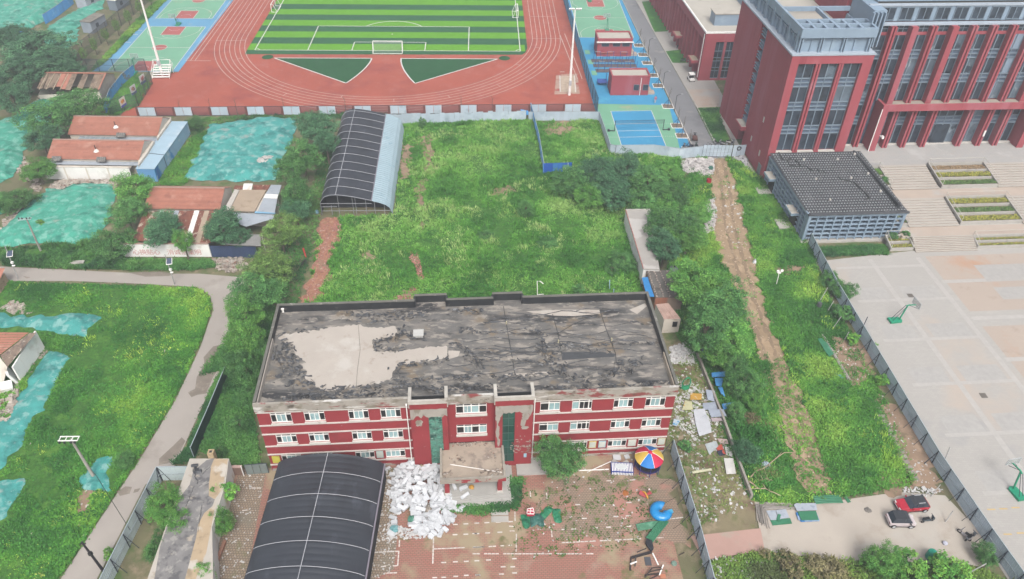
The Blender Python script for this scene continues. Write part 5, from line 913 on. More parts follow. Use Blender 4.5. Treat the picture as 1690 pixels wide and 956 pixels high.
q4 = [zw(u, v, 2.9) for u, v in ((430, 960), (340, 700), (590, 690), (700, 960))]; t = thing('tarred_shed', 'shed with stone weighted tarpaper roof between the long shed and the school', 'shed', (q4[0].x, q4[0].y, 0)); o_ = t.location; pts = [(q.x-o_.x, q.y-o_.y) for q in q4]
m = MB(); m.prism(pts, 0, 2.8); m.build('wall', mat('orange_brick', '#b5745a', sc=1.5, brick=(.3, .1, '#9c8a7c', .02, '#a86b52')), t); m = MB(); m.prism(pts, 2.8, 2.9); m.build('roof', mat('tarpaper', '#77726c', sc=.7, spots=[('#5f5a56', .8, .55, .65), ('#8f8a82', .9, .6, .66)]), t)
rg = random.Random(8)
for i in range(12):
    for k in range(4):
        a = Vector(pts[0]).lerp(Vector(pts[1]), (i+.3)/12); b = Vector(pts[3]).lerp(Vector(pts[2]), (i+.3)/12); p = a.lerp(b, .04+k*.24+rg.uniform(0, .05)); q = MB(); q.obox((p.x, p.y, 2.97), (.24, .14, .14), (0, 0, rg.random()*3)); q.build('weight_brick', mat('weight_bricks', '#b9a9a0', rnd=.25, sc=3), t)
t = thing('blue_awning', 'narrow bright blue sheet awning beside the stone weighted shed roof', 'awning', (0, 0, 0)); q4 = [zw(u, v, z) for u, v, z in ((345, 955, 2.3), (295, 765, 2.3), (352, 758, 2.6), (420, 955, 2.6))]; t.location = (q4[0].x, q4[0].y, 0); t.matrix_basis = Matrix.Translation(t.location); o_ = t.location
for i in range(5):
    A, B = q4[0].lerp(q4[1], i/5)-o_, q4[0].lerp(q4[1], (i+.97)/5)-o_; C_, D_ = q4[3].lerp(q4[2], (i+.97)/5)-o_, q4[3].lerp(q4[2], i/5)-o_; q = MB(); q.quad(A, D_, C_, B); q.quad(A-Vector((0, 0, .05)), B-Vector((0, 0, .05)), C_-Vector((0, 0, .05)), D_-Vector((0, 0, .05))); q.build('sheet_panel', flat('bright_blue_sheet', '#3f97dc'), t)
q = MB()
for p in (q4[0], q4[1]): q.bar((p.x-o_.x, p.y-o_.y, 0), (p.x-o_.x, p.y-o_.y, 2.25), .08)
q.build('support_post', M_purp, t)
zx = zoom(1010, 450, 5.975); q4 = [zx(u, v, 2.7) for u, v in ((515, 462), (432, 312), (555, 300), (680, 455))]; t = thing('pink_shed', 'small shed with faded pink sheet roof under the big tree', 'shed', (q4[0].x, q4[0].y, 0)); o_ = t.location; pts = [(q.x-o_.x, q.y-o_.y) for q in q4]
m = MB(); m.prism(pts, 0, 2.6); m.build('wall', M_cream, t)
for i in range(6):
    a, b = i/6, (i+.97)/6; V_ = [Vector((*p, 2.7)) for p in pts]; q = MB(); q.quad(V_[0].lerp(V_[3], a), V_[0].lerp(V_[3], b), V_[1].lerp(V_[2], b), V_[1].lerp(V_[2], a)); q.build('roof_sheet', mat('pink_sheet', '#c9a99c', rnd=.06, sc=1, spots=[('#b08c7e', 1, .56, .66)]), t)
p = Vector(pts[0]).lerp(Vector(pts[3]), .55); q = MB(); q.box(p.x, p.x+.7, p.y-.06, p.y-.0, 1.2, 2.2); q.build('window', M_dark, t)
p = zw(590, 770); t = thing('water_tank', 'dark grey upright water tank beside the stone weighted roof', 'tank', p); m = MB(); m.lathe((0, 0, 0), [(.0, 0), (.75, 0), (.78, .4), (.72, .5), (.78, 1), (.72, 1.1), (.78, 1.8), (.6, 2.1), (.2, 2.25), (0, 2.25)], 18); m.build('tank_body', mat('grey_plastic', '#6f777b', sc=1, rough=.45), t, smooth=True); m = MB(); m.lathe((0, 0, 2.25), [(.24, 0), (.24, .1), (0, .12)], 12); m.build('lid', M_dark, t)
# flat strip roof at bottom left
A, B, C_, D_ = g(313, 757, 3.2), g(378, 757, 3.2), g(352, 960, 3.2), g(240, 965, 3.2); Bm = g(372, 800, 3.2); t = thing('strip_shed', 'narrow flat roofed shed with torn grey felt beside the black arched shed', 'shed', (D_.x, D_.y, 0)); o_ = t.location
E2, E3 = D_+(D_-A)*.35, C_+(C_-B)*.35; pts = [((q-o_).x, (q-o_).y) for q in (E2, E3, C_, g(350, 870, 3.2), Bm, B, A)]
m = MB(); m.prism(pts, 0, 3.1); m.build('wall', M_white, t); m = MB(); m.prism(pts, 3.1, 3.2); m.build('roof', mat('pale_roof_screed', '#cbc4b9', var=.07, sc=.5, spots=[('#b3a896', .5, .58, .66)]), t)
zs = zoom(220, 720, 5.975); ft = [(725, 235), (800, 220), (770, 290), (745, 480), (745, 590), (805, 625), (780, 690), (700, 760), (640, 870), (620, 1000), (500, 1450), (200, 1450), (262, 1100), (322, 920), (405, 690), (470, 590), (555, 480), (590, 350), (660, 290)]
for sp in ([(800, 220), (935, 228), (900, 400), (880, 520), (805, 622), (745, 590), (745, 480), (770, 290)], [(790, 690), (815, 650), (760, 940), (720, 1150), (600, 1450), (500, 1450), (620, 1000), (640, 870), (700, 760)]): sheet('sandy_screed', [zs(u, v, 3.2)-o_ for u, v in sp], 3.208, mat('sandy_roof_screed', '#c7b193', var=.08, sc=.4, spots=[('#d8d0c4', .3, .55, .62), ('#a9967c', .5, .58, .66)]), kind=None, parent=t)
o2 = sheet('felt_layer', [zs(u, v, 3.2)-o_ for u, v in ft], 3.215, mat('grey_felt', '#8d8b8a', var=.16, sc=.7, spots=[('#6c6b6d', .8, .53, .62), ('#aaa7a2', 1.1, .55, .62), ('#bdb2a2', .5, .62, .68)], bump=.3, bsc=3), kind=None, parent=t)
for u0, v0, u1, v1, w in ((570, 300, 650, 345, .9), (590, 330, 640, 480, .25), (660, 400, 760, 300, .12), (500, 580, 700, 640, .08), (680, 660, 640, 950, .1), (600, 500, 520, 700, .08)):
    m = MB(); a, b = zs(u0, v0, 3.2)-o_, zs(u1, v1, 3.2)-o_; n = 8; rg = random.Random(int(u0)); pr = [a.lerp(b, i/n)+Vector((rg.gauss(0, w*.25), rg.gauss(0, w*.25), .08)) for i in range(n+1)]; m.tube(pr, [w*.3*rg.uniform(.5, 1) for _ in pr], 5); m.build('felt_fold', M_felt, t)
q = zs(775, 180, 3.3)-o_; m = MB(); m.box(q.x-.35, q.x+.35, q.y-.4, q.y+.3, 2.2, 3.9); m.build('chimney', mat('cream_brick', '#c6b08c', sc=2, spots=[('#9b8468', 2, .56, .62)]), t); m = MB(); m.box(q.x-.15, q.x+.15, q.y-.2, q.y+.1, 3.9, 3.92); m.build('flue_opening', M_dark, t)
# ------------------------------------------------------------------ new school: tower, facade, lattice hall
M_sred = mat('school_red_render', '#a04c54', k=.78, var=.05, sc=.35, spots=[('#a7606a', .25, .52, .68, (1, 1, .08)), ('#914049', .6, .57, .7, (1, 1, .06)), ('#ad6c74', .1, .6, .72)], rough=.8); M_sgrey = mat('blue_grey_metal', '#8396a8', k=.85, var=.06, sc=.4, rough=.5, spots=[('#90a3b2', .3, .58, .68)], spec=.4)
M_sgrey2 = mat('dark_blue_grey', '#63758a', var=.07, sc=.4, rough=.5); M_ledge = flat('pale_ledge', '#b9c5d2'); M_mull = flat('grey_mullion', '#8697a6', .5); M_beige = mat('beige_flat_roof', '#c9c3b8', var=.05, sc=.3, spots=[('#b4ada1', .3, .58, .68)])
M_pale = mat('blind_backed_glass', '#6f808e', var=.25, sc=.5, rough=.15, rnd=.2, spots=[('#a3b0b8', .7, .56, .64), ('#3f4b58', .5, .55, .63)], spec=.4)  # lighter grey for the few panes with blinds drawn
CP = thing('campus_building', 'new red school building with grey lattice crown and glazed bays', 'building', F3.o, F3.rz)
C = lambda mb, n, m_, par=None: mb.build(n, m_, par or CP)
def glazing(par, x0, x1, z0, z1, y, cols, floors, name='window', pane=M_glassdk):
    """curtain wall bay: mullion frame, spandrel bars and one pane object per light; floors = z of the floor lines"""
    fr = MB(); w = x1-x0
    for i in range(cols+1): x = x0+w*i/cols; fr.box(max(x0, x-.09), min(x1, x+.09), y-.14, y+.06, z0, z1)
    lv = [z0]
    for fz in floors:
        for dz in (-.75, 0, .8): fr.box(x0, x1, y-.2, y+.05, fz+dz-.1, fz+dz+.1); lv.append(fz+dz)
    lv.append(z1); o = C(fr, name, M_mull, par); lv = sorted(lv)
    for i in range(cols):
        a, b = x0+w*i/cols, x0+w*(i+1)/cols
        for c, e in zip(lv, lv[1:]):
            if e-c < .25: continue
            q = MB(); q.quad((a, y, c), (b, y, c), (b, y, e), (a, y, e)); q.build('pane', (pane if random.random() > .14 else M_pale) if e-c > .95 else M_sgrey2, o)
    return o
# towers
m = MB(); holed(m, .1, 14.85, 0, 24.75, [(1.55, 13.05, 5.95, 23.25)], y=0, d=.9); m.quad((.1, 12.9, 0), (.1, 0, 0), (.1, 0, 24.75), (.1, 12.9, 24.75)); m.quad((14.85, 0, 0), (14.85, 6, 0), (14.85, 6, 24.75), (14.85, 0, 24.75)); m.quad((.1, 12.9, 0), (.1, 12.9, 24.75), (2.5, 12.9, 24.75), (2.5, 12.9, 0)); C(m, 'tower_wall', M_sred)
m = MB(); m.quad((0.1, 28.5, 0), (.1, 16.1, 0), (.1, 16.1, 24.75), (.1, 28.5, 24.75)); m.quad((.1, 16.1, 0), (6, 16.1, 0), (6, 16.1, 24.75), (.1, 16.1, 24.75)); m.quad((.1, 28.5, 0), (.1, 28.5, 24.75), (14, 28.5, 24.75), (14, 28.5, 0)); C(m, 'rear_tower_wall', M_sred)
m = MB(); m.quad((1.7, 16.1, 0), (1.7, 12.9, 0), (1.7, 12.9, 24.75), (1.7, 16.1, 24.75)); C(m, 'recess_wall', M_sgrey2)
for k in range(9):
    z = 4.5+k*2.25; m = MB()
    for d in (0, .55, 1.1): m.box(.35, 1.75, 12.95, 16.05, z+d, z+d+.12)
    C(m, 'louvre', M_sgrey)
m = MB(); m.box(-1.0, 1.7, 12.4, 16.3, 3.9, 4.7); C(m, 'entrance_canopy', M_sred); m = MB(); m.box(-.8, 1.6, 12.6, 16.1, 4.7, 4.74); C(m, 'canopy_roof', M_beige)
for x0, x1 in ((1.55, 4.7), (5.75, 8.9), (9.85, 13.05)): glazing(CP, x0, x1, 6.0, 23.25, .75, 2, [10.2, 14.9, 19.5])
for x0, x1 in ((4.7, 5.75), (8.9, 9.85)):
    m = MB(); m.box(x0+.06, x0+.42, .05, .7, 5.6, 23.25); m.box(x1-.42, x1-.06, .05, .7, 5.6, 23.25); m.box(x0+.42, x1-.42, .35, .7, 5.6, 23.25); C(m, 'pilaster', M_sred)
m = MB()
for x0, x1 in ((1.55, 4.7), (5.75, 8.9), (9.85, 13.05)): m.box(x0, x1, -.05, .6, 5.7, 5.98)
C(m, 'white_sill', M_whit)
m = MB(); m.box(-.1, 15.0, -.12, 6, 24.75, 25.05); m.box(-.1, 1.6, 6, 28.6, 24.75, 25.05); C(m, 'ledge', M_ledge)
for nm, b in (('crown_wall', (1.3, 14.2, 1.1, 1.4)), ('crown_wall', (1.3, 1.6, 1.4, 28)), ('crown_wall', (13.9, 14.2, 1.4, 12))): m = MB(); m.box(*b, 25.05, 27.7); C(m, nm, M_sgrey)
for b in ((.85, 14.3, .35, .8), (.85, 1.3, .8, 28), (13.85, 14.3, .8, 5)): m = MB(); m.box(*b, 27.7, 29.3); C(m, 'crown_band', M_sgrey)
for i, x in enumerate((1.3, 5.0, 9.05, 13.6)):
    m = MB(); 
    for d in (-.22, .22): m.box(x+d-.1, x+d+.1, .55, 1.15, 25.05, 28.0)
    C(m, 'crown_fin', M_sgrey)
    if i < 3: m = MB(); m.box(x+1.9, x+2.06, .9, 1.15, 25.05, 28.1); m.box(x+.4, x+3.5, .95, 1.12, 27.1, 27.3); C(m, 'crown_rail', M_sgrey)
for i in range(14):
    y = 1.6+i*2.0; m = MB()
    if i % 2 == 0:
        for d in (-.22, .22): m.box(.75, 1.35, y+d-.1, y+d+.1, 25.05, 28.4)
    else: m.box(1.0, 1.32, y-.08, y+.08, 25.05, 28.2)
    C(m, 'crown_fin', M_sgrey)
m = MB(); m.box(1.02, 1.28, 1.6, 28, 27.1, 27.3); C(m, 'crown_rail', M_sgrey)
for y in (2.9, 5.0, 11.3, 17.5): m = MB(); m.box(1.3, 13.86, y-.24, y+.24, 28.5, 29.26); C(m, 'pergola_beam', M_sgrey)
for i in range(1, 6): x = 1.3+12.6*i/6; m = MB(); m.box(x-.24, x+.24, .8, 4.82, 28.55, 29.2); C(m, 'pergola_beam', M_sgrey)
m = MB(); m.box(7.4, 7.75, 5.18, 11.1, 28.5, 29.2); C(m, 'pergola_beam', M_sgrey)
m = MB(); m.quad((1.3, 1.2, 25.1), (14, 1.2, 25.1), (14, 28, 25.1), (1.3, 28, 25.1)); C(m, 'roof', M_beige)
m = MB(); m.box(1.4, 13.8, 1.2, 4.9, 27.5, 27.7); C(m, 'crown_deck', M_sgrey2)
for (x, y) in ((6.5, 8), (9, 9), (11.5, 7)): m = MB(); m.box(x-.4, x+.4, y-.4, y+.4, 25.1, 26.6); C(m, 'roof_plinth', M_sgrey2)
m = MB(); m.box(14.3, 16.6, 3.5, 12, 25.1, 31.2); C(m, 'plant_room', M_sgrey)
for d in range(4): m = MB(); m.box(13.9+d*.7, 14.1+d*.7, 2.6, 3.5, 25.1, 31.0); C(m, 'crown_fin', M_sgrey)
for y, z, h in ((5, 18.5, 1.1), (3.3, 7.2, 1.2), (8.5, 7.6, 1.1)): m = MB(); m.box(.06, .12, y, y+.5, z-9 if z > 10 else z-4, (z-9 if z > 10 else z-4)+h); C(m, 'paint_patch', M_whit)
m = MB(); m.box(.0, .1, 1.2, 2.7, .1, 2.3); C(m, 'side_door', mat('side_door_panel', '#7f8a8c'))
# main facade
VF, XE, ZT = 5.2, 64.0, 28.0; ZB = 4.4
m = MB(); m.box(14.9, XE, VF+.35, VF+.6, ZB, ZT); C(m, 'back_wall', M_sgrey2)
cols_u = [19.25+3.74*i for i in range(12)]
edges = [15.0]+cols_u+[XE]
for i, (a, b) in enumerate(zip(edges, edges[1:])):
    if i == 0: glazing(CP, a+.1, b-.5, ZB, 26.2, VF, 2, [9.6, 13.6, 17.9, 22.6]); continue
    if i == 7 or i == 12: 
        glazing(CP, a+.5, b-.5, 13.6, 26.2, VF, 2, [17.9, 22.6], pane=M_sgrey)
    else: glazing(CP, a+.5, b-.5, 13.6, 26.2, VF, 2, [17.9, 22.6])
for a, b in zip(edges, edges[1:]):
    m = MB(); m.box(a+.4, b-.4, VF-.1, VF+.3, 26.2, 26.75); C(m, 'red_transom', M_sred); fr = MB(); fr.box(a+.5, b-.5, VF, VF+.05, 27.3, 27.42)
    for k in range(4): x = a+.5+(b-a-1)*k/3; fr.box(x-.06, x+.06, VF-.04, VF+.05, 26.75, ZT)
    o = C(fr, 'top_window', M_mull); q = MB(); q.quad((a+.5, VF+.03, 26.75), (b-.5, VF+.03, 26.75), (b-.5, VF+.03, ZT), (a+.5, VF+.03, ZT)); q.build('pane', M_glassdk, o)
for i, u in enumerate(cols_u):
    big = i in (1, 3, 8); z0 = ZB if i < 1 else 13.5; m = MB()
    if big: m.box(u-.55, u+.55, VF-1.5, VF+.3, z0, ZT+.1)
    else: m.box(u-.5, u-.14, VF-1.3, VF+.3, z0, ZT+.1); m.box(u+.14, u+.5, VF-1.3, VF+.3, z0, ZT+.1); m.box(u-.14, u+.14, VF-.9, VF+.3, z0, ZT)
    C(m, 'column', M_sred)
m = MB(); m.box(15, XE, VF-.6, VF+.6, ZT+.1, ZT+.35); C(m, 'ledge', M_ledge)
m = MB(); m.box(15, XE, VF+1.0, VF+1.3, ZT+.35, 31.0); C(m, 'attic_wall', M_sgrey); m = MB(); m.box(14.6, XE, VF+.8, VF+1.4, 31.0, 31.35); C(m, 'attic_cornice', M_ledge)
for i in range(14):
    x0 = 17.2+i*3.35; 
    if x0 > XE-4: break
    fr = MB(); fr.box(x0, x0+2.5, VF+.9, VF+1.0, 28.5, 28.65); fr.box(x0, x0+2.5, VF+.9, VF+1.0, 30.7, 30.85)
    for k in range(3): fr.box(x0+1.2*k, x0+1.2*k+.12, VF+.85, VF+1.0, 28.5, 30.85)
    o = C(fr, 'attic_window', M_mull)
    for k in range(2): q = MB(); q.quad((x0+.12+1.2*k, VF+.97, 28.6), (x0+1.2+1.2*k, VF+.97, 28.6), (x0+1.2+1.2*k, VF+.97, 30.7), (x0+.12+1.2*k, VF+.97, 30.7)); q.build('pane', M_glassdk, o)
m = MB(); m.box(16.6, XE, VF+2.4, VF+14, 31.35, 36.5); C(m, 'upper_attic', M_sgrey)
m = MB(); m.quad((15, VF+1.3, 30.9), (XE, VF+1.3, 30.9), (XE, 26, 30.9), (15, 26, 30.9)); C(m, 'roof', M_beige)
m = MB(); m.box(14, XE, 13, 26, 4, 30.8); C(m, 'rear_block', M_sred)
# portal
m = MB(); m.box(21.25, XE, 2.35, VF+.3, 12.7, 13.45); C(m, 'portal_slab', M_sred); m = MB(); m.box(22.5, XE, 2.75, VF-.2, 13.45, 13.5); C(m, 'portal_roof', mat('dusty_ledge', '#b5aa9d', sc=.5, spots=[('#9f9488', .5, .56, .66)]))
m = MB(); m.box(21.2, XE, 2.3, 2.7, 12.7, 13.95); m.box(21.2, 21.65, 2.7, VF, 13.45, 13.95); C(m, 'portal_beam', M_sred)
for u0, u1 in ((21.2, 22.45), (51.3, 52.6)): m = MB(); m.box(u0, u1, 2.3, VF+.2, ZB-.1, 12.7); C(m, 'portal_pier', M_sred)
m = MB(); m.bar((21.12, 2.25, 13.2), (21.12, 2.25, ZB), .14); C(m, 'white_downpipe', M_frame)
lc = [24.8, 28.45, 32.5, 39.75, 43.85, 47.35]
for u in lc: m = MB(); m.box(u-.5, u-.14, 3.3, VF+.2, ZB-.1, 12.7); m.box(u+.14, u+.5, 3.3, VF+.2, ZB-.1, 12.7); m.box(u-.14, u+.14, 3.7, VF+.2, ZB-.1, 12.7); C(m, 'column', M_sred)
le = [22.45]+lc+[51.3]
for i, (a, b) in enumerate(zip(le, le[1:])):
    if b-a > 5: glazing(CP, a+.5, b-.5, ZB+.2, 12.7, VF-.2, 4, [9.4]); m = MB(); m.box(a+2.0, b-2.2, VF-.55, VF-.45, ZB, 8.4); C(m, 'glass_door', M_glassdk)
    else: glazing(CP, a+.5, b-.5, ZB+.2, 12.7, VF-.2, 2, [9.4], pane=M_glassdk if i != 4 else M_sgrey)
m = MB(); m.box(15, 52, VF-.75, VF-.25, ZB-.1, ZB+.2); C(m, 'white_sill', M_whit)
m = MB(); m.obox((22.9, 2.0, 7.5), (.35, .5, .5)); m.bar((22.4, 2.3, 7.7), (22.9, 2.0, 7.6), .08); C(m, 'wall_camera', M_frame); m = MB(); m.box(43.95, 44.25, 3.1, 3.3, 6.6, 7.8); C(m, 'white_box', M_frame)
# terrace, steps, planters
M_terr = mat('terrace_paving', '#b9b9b7', var=.05, sc=.2, brick=(1.2, .6, '#aaa9a7', .02, '#bfbcb8', 2.6), spots=[('#c9c8c5', .15, .58, .66), ('#c3b4a6', .12, .62, .7)]); M_stair = mat('stair_tread', '#c6bfb6', var=.05, sc=.4); M_rise = mat('stair_riser', '#b1a395', var=.06, sc=.6); M_pink = mat('landing_paving', '#c9b9ab', var=.05, sc=.3, spots=[('#c4c2be', .15, .56, .66)])
def sblock(name, u0, u1, v0, v1, z0, z1, m_): q = MB(); q.box(u0, u1, v0, v1, z0, z1); o = q.build(name, m_, None, (F3.o.x, F3.o.y, 0)); o.rotation_euler.z = F3.rz; return tag(o, kind='structure')
sblock('terrace', 14.9, 80, -3.1, 5.5, -.05, 4.4, M_terr); sblock('upper_landing', 18.0, 80, -12.4, -9.6, -.05, 2.95, M_pink); sblock('lower_landing', 17.4, 80, -22.0, -19.3, -.05, 1.47, M_pink)
sblock('upper_terrace_infill', 18.0, 80, -9.6, -3.1, -.05, 2.9, M_conc); sblock('lower_terrace_infill', 17.4, 80, -19.3, -12.4, -.05, 1.42, M_conc)
def flight(u0, u1, va, vb, za, zb2, n, lab):
    t = thing('stair_flight', lab, 'stairs', F3.w((u0+u1)/2, va), F3.rz); w = (u1-u0)/2; d = (vb-va)/n; h = (zb2-za)/n
    for i in range(n):
        q = MB(); q.box(-w, w, i*d, vb-va+.02, za+i*h-.02, za+(i+1)*h-.035, 0); q.box(-w, w, i*d-.03, i*d+d*1.02, za+(i+1)*h-.035, za+(i+1)*h, 1); q.build('step', [M_rise, M_stair], t)
flight(18.97, 30.0, -24.6, -22.0, 0, 1.47, 9, 'lower stair flight rising from the plaza left of the lowest flower beds'); flight(19.9, 29.1, -19.35, -12.4, 1.47, 2.95, 11, 'middle stair flight left of the yellow flower beds'); flight(21.0, 29.9, -9.55, -3.1, 2.95, 4.4, 10, 'top stair flight leading up to the school terrace')
flight(41.3, 62, -9.55, -3.1, 2.95, 4.4, 10, 'top stair flight at the right edge beyond the upper flower beds'); flight(40.9, 62, -19.35, -12.4, 1.47, 2.95, 11, 'middle stair flight at the right edge beside the yellow beds')
M_flow = mat('flower_leaves', '#ffffff', sc=2, attr=True, k=.85)
def plant(name, par, x0, x1, y0, y1, z, pal, n, h, seed, s=.12):
    rg = np.random.default_rng(seed); P_ = np.c_[rg.uniform(x0, x1, n), rg.uniform(y0, y1, n), z+h*rg.random(n)**.6*(.6+.5*vnoise(rg.uniform(0, 1, n)*0+np.linspace(0, 60, n), 0, 3, seed))]
    nr = rg.normal(0, .6, (n, 3))+[0, 0, 1]; nr /= np.linalg.norm(nr, axis=1)[:, None]; t = np.cross(nr, rg.normal(0, 1, (n, 3))); t /= np.linalg.norm(t, axis=1)[:, None]; b = np.cross(nr, t); ss = s*rg.uniform(.6, 1.4, (n, 1))
    V = np.stack([P_-t*ss, P_-b*ss*.6, P_+t*ss, P_+b*ss*.6], 1).reshape(-1, 3); pc = np.array([lin(c, 1)[:3] for c in pal])[rg.integers(0, len(pal), n)]*rg.uniform(.7, 1.2, (n, 1))
    o = link(name, np_mesh(name, V, np.arange(n*4).reshape(-1, 4), M_flow, np.repeat(pc, 4, 0)), par); o['kind'] = 'stuff'; return o
M_soil = mat('planter_soil', '#8b7c6a', sc=2); YL = ['#a8a548', '#9a9c48', '#7d8c40', '#b5ae55']; GN = ['#5f7f45', '#6d8c4b', '#557540']; BRN = ['#a08868', '#8f7a5c', '#b0987a']; MIX = ['#8f9a45', '#b0ab50', '#76863f', '#a08a5c']
def planter(u0, u1, v0, v1, z0, rows, lab, seed, rise=.38, rail=True):
    """terraced planter: rows listed from the front, each (palette, height)"""
    t = thing('terraced_planter', lab, 'planter', F3.w((u0+u1)/2, v0), F3.rz); w = (u1-u0)/2; n = len(rows); d = (v1-v0)/n
    for i, (pal, h) in enumerate(rows):
        z = z0+.55+rise*i; m = MB(); m.box(-w, w, i*d, i*d+.22, z0-.05, z); m.build('planter_wall', M_conc, t); m = MB(); m.box(-w, w, i*d+.22, v1-v0, z0-.05, z-.12); m.build('soil_bed', M_soil, t)
        plant('planting', t, -w+.25, w-.25, i*d+.3, min(i*d+d-.45, v1-v0-.1), z-.1, pal, int((u1-u0)*170), h, seed+i)
    for x in (-w, w-.2): m = MB(); m.prism([(x, 0), (x+.2, 0), (x+.2, v1-v0), (x, v1-v0)], z0-.05, [z0+.75, z0+.75, z0+.75+rise*n, z0+.75+rise*n]); m.build('side_wall', M_conc, t)
    m = MB(); m.box(-w, w, v1-v0-.2, v1-v0, z0, z0+.7+rise*n); m.build('back_wall', M_conc, t)
    if rail:
        m = MB(); zt = z0+.7+rise*n
        for x in (-w+.1, w-.1): m.bar((x, 0, z0+1.6), (x, v1-v0-.1, zt+.85), .06); m.bar((x, 0, z0), (x, 0, z0+1.6), .06); m.bar((x, v1-v0-.1, zt), (x, v1-v0-.1, zt+.85), .06)
        m.bar((-w+.1, v1-v0-.1, zt+.85), (w-.1, v1-v0-.1, zt+.85), .06); m.build('handrail', flat('pale_handrail', '#d9d5cc'), t)
planter(30.3, 41.3, -9.3, -3.15, 2.95, [(GN, .35), (YL, .45), (BRN, .2)], 'upper terraced planter with green, yellow and brown rows', 40); planter(29.3, 40.8, -18.9, -12.45, 1.47, [(YL, .35), (GN, .3), (YL, .45)], 'middle terraced planter with two yellow flower rows', 50); planter(30.0, 43.5, -24.2, -22.0, 0, [(MIX, .3), (MIX, .3)], 'lowest terraced planter with dull yellow rows beside the plaza', 60)
planter(14.6, 18.8, -24.0, -21.2, 0, [(MIX, .3), (MIX, .25)], 'corner planter with two clipped round bushes at the lattice building', 70); planter(17.8, 20.9, -8.8, -3.2, 2.95, [(GN, .4), (['#6a9a3c', '#5f8f3a'], .5)], 'small planter with clipped green mounds behind the lattice roof', 75); planter(17.8, 19.8, -18.9, -13.0, 1.47, [(GN, .4)], 'small planter hidden behind the lattice building corner', 77)
for u, v, z, r, lab in ((15.9, -21.6, .8, .95, 'left clipped round bush at the lattice building corner'), (18.3, -21.3, .8, 1.0, 'right clipped round bush at the lattice building corner'), (19.9, -7.6, 3.4, .95, 'dark clipped round bush behind the grey tiled roof edge')):
    t = thing('clipped_bush', lab, 'bush', F3.w(u, v, z)); link('foliage', CR['bush'][1], t, (0, 0, r*.75), (0, 0, u), (r, r, r*1.1)); m = MB(); m.tube([(0, 0, 0), (0, 0, r*.6)], .1, 6); m.build('stem', M_bark, t)
# lattice hall
LH = thing('lattice_hall', 'low hall with grey square lattice walls and dark ribbed tile roof', 'building', F3.w(.4, -20.5), F3.rz); WL, DL, HZ = 17.2, 19.9, 5.35
m = MB(); m.box(1.1, WL-1.1, 1.1, DL, -.05, 5.0); m.build('inner_wall', M_sgrey2, LH); m = MB(); m.box(-.3, WL+.2, -.6, 1.1, -.05, .25); m.build('base_kerb', M_conc, LH)
for i in range(12):
    x = .05+(WL-.35)*i/11; m = MB(); m.box(x, x+.24, -.04, .95, .25, HZ-.1); m.build('lattice_fin', M_sgrey, LH)
for j in range(6): z = .55+j*.87; m = MB(); m.box(0, WL, .0, .4, z, z+.16); m.build('lattice_shelf', M_sgrey, LH)
for i in range(13):
    y = 1.0+(DL-1.3)*i/12; m = MB(); m.box(-.04, .9, y, y+.24, .25, HZ-.1); m.build('lattice_fin', M_sgrey, LH)
for j in range(6): z = .55+j*.87; m = MB(); m.box(.0, .4, .95, DL, z, z+.16); m.build('lattice_shelf', M_sgrey, LH)
m = MB(); m.box(0, .5, 0, .5, .2, HZ); m.box(WL-.5, WL, 0, .5, .2, HZ); m.build('corner_post', M_sgrey, LH)
m = MB(); m.box(-.15, WL+.15, -.15, .35, HZ-.1, HZ+.15); m.box(-.15, .35, .35, DL, HZ-.1, HZ+.15); m.build('eave_beam', M_sgrey, LH)
M_tiles = mat('dark_tile', '#575a5e', var=.15, sc=1.5, rnd=.06, spots=[('#6f7274', .6, .58, .68), ('#45484c', .9, .58, .66)], rough=.6); M_tend = flat('pale_tile_end', '#b0b4b7', k=.72)
m = MB(); m.quad((-.2, -.2, HZ+.1), (WL+.2, -.2, HZ+.1), (WL+.2, DL, HZ+.75), (-.2, DL, HZ+.75)); m.build('roof_deck', M_tiles, LH)
nr = 34
RB = MB()
for k in range(26):
    y = k*DL/26; z = HZ+.12+.65*y/DL; RB.box(-.13, .13, y, y+DL/26*.7, z, z+.15); RB.box(-.13, .13, y-.05, y-.005, z, z+.17, 1)
RBm = RB.mesh('tile_row', [M_tiles, M_tend])
for i in range(nr): link('tile_row', RBm, LH, (.25+(WL-.5)*i/(nr-1), 0, 0))
m = MB(); m.box(WL-1.3, WL-.9, 1.2, DL, HZ+.2, HZ+.95); m.build('roof_upstand', mat('upstand_dark', '#3f4246'), LH)
m = MB(); m.box(-.25, WL+.2, -.3, .1, HZ+.12, HZ+.34); m.build('eave_tile_row', M_tiles, LH)
zl = zoom(1250, 240, 5.975); FL = Frame(F3.w(.4, -20.5), F3.rz)
for pr in ([(205, 95), (240, 160), (290, 165), (310, 215), (400, 225), (470, 220), (520, 255), (550, 265)], [(300, 155), (360, 165), (400, 190), (415, 220)], [(550, 245), (590, 250), (605, 275)], [(640, 265), (665, 285), (700, 292)], [(790, 320), (820, 345), (900, 360), (960, 380), (1000, 420), (1060, 470), (1100, 515)], [(690, 545), (720, 540)], [(1060, 535), (1110, 520)]):
    m = MB(); q = [FL.loc(zl(u, v, 5.75)) for u, v in pr]; q = [Vector((p.x, p.y, HZ+.27+.65*p.y/DL)) for p in q]; m.tube(q, .13, 5); m.build('roof_cable', flat('black_cable', '#2b2c2e'), LH)
for u, v in ((450, 165), (783, 160), (575, 345), (920, 335), (715, 540), (950, 112), (1085, 295), (1210, 460)):
    q = FL.loc(zl(u, v, 5.75)); m = MB(); m.box(q.x-.15, q.x+.15, q.y-.15, q.y+.15, HZ+.2+.65*q.y/DL, HZ+.55+.65*q.y/DL); m.build('roof_marker', M_whit, LH)
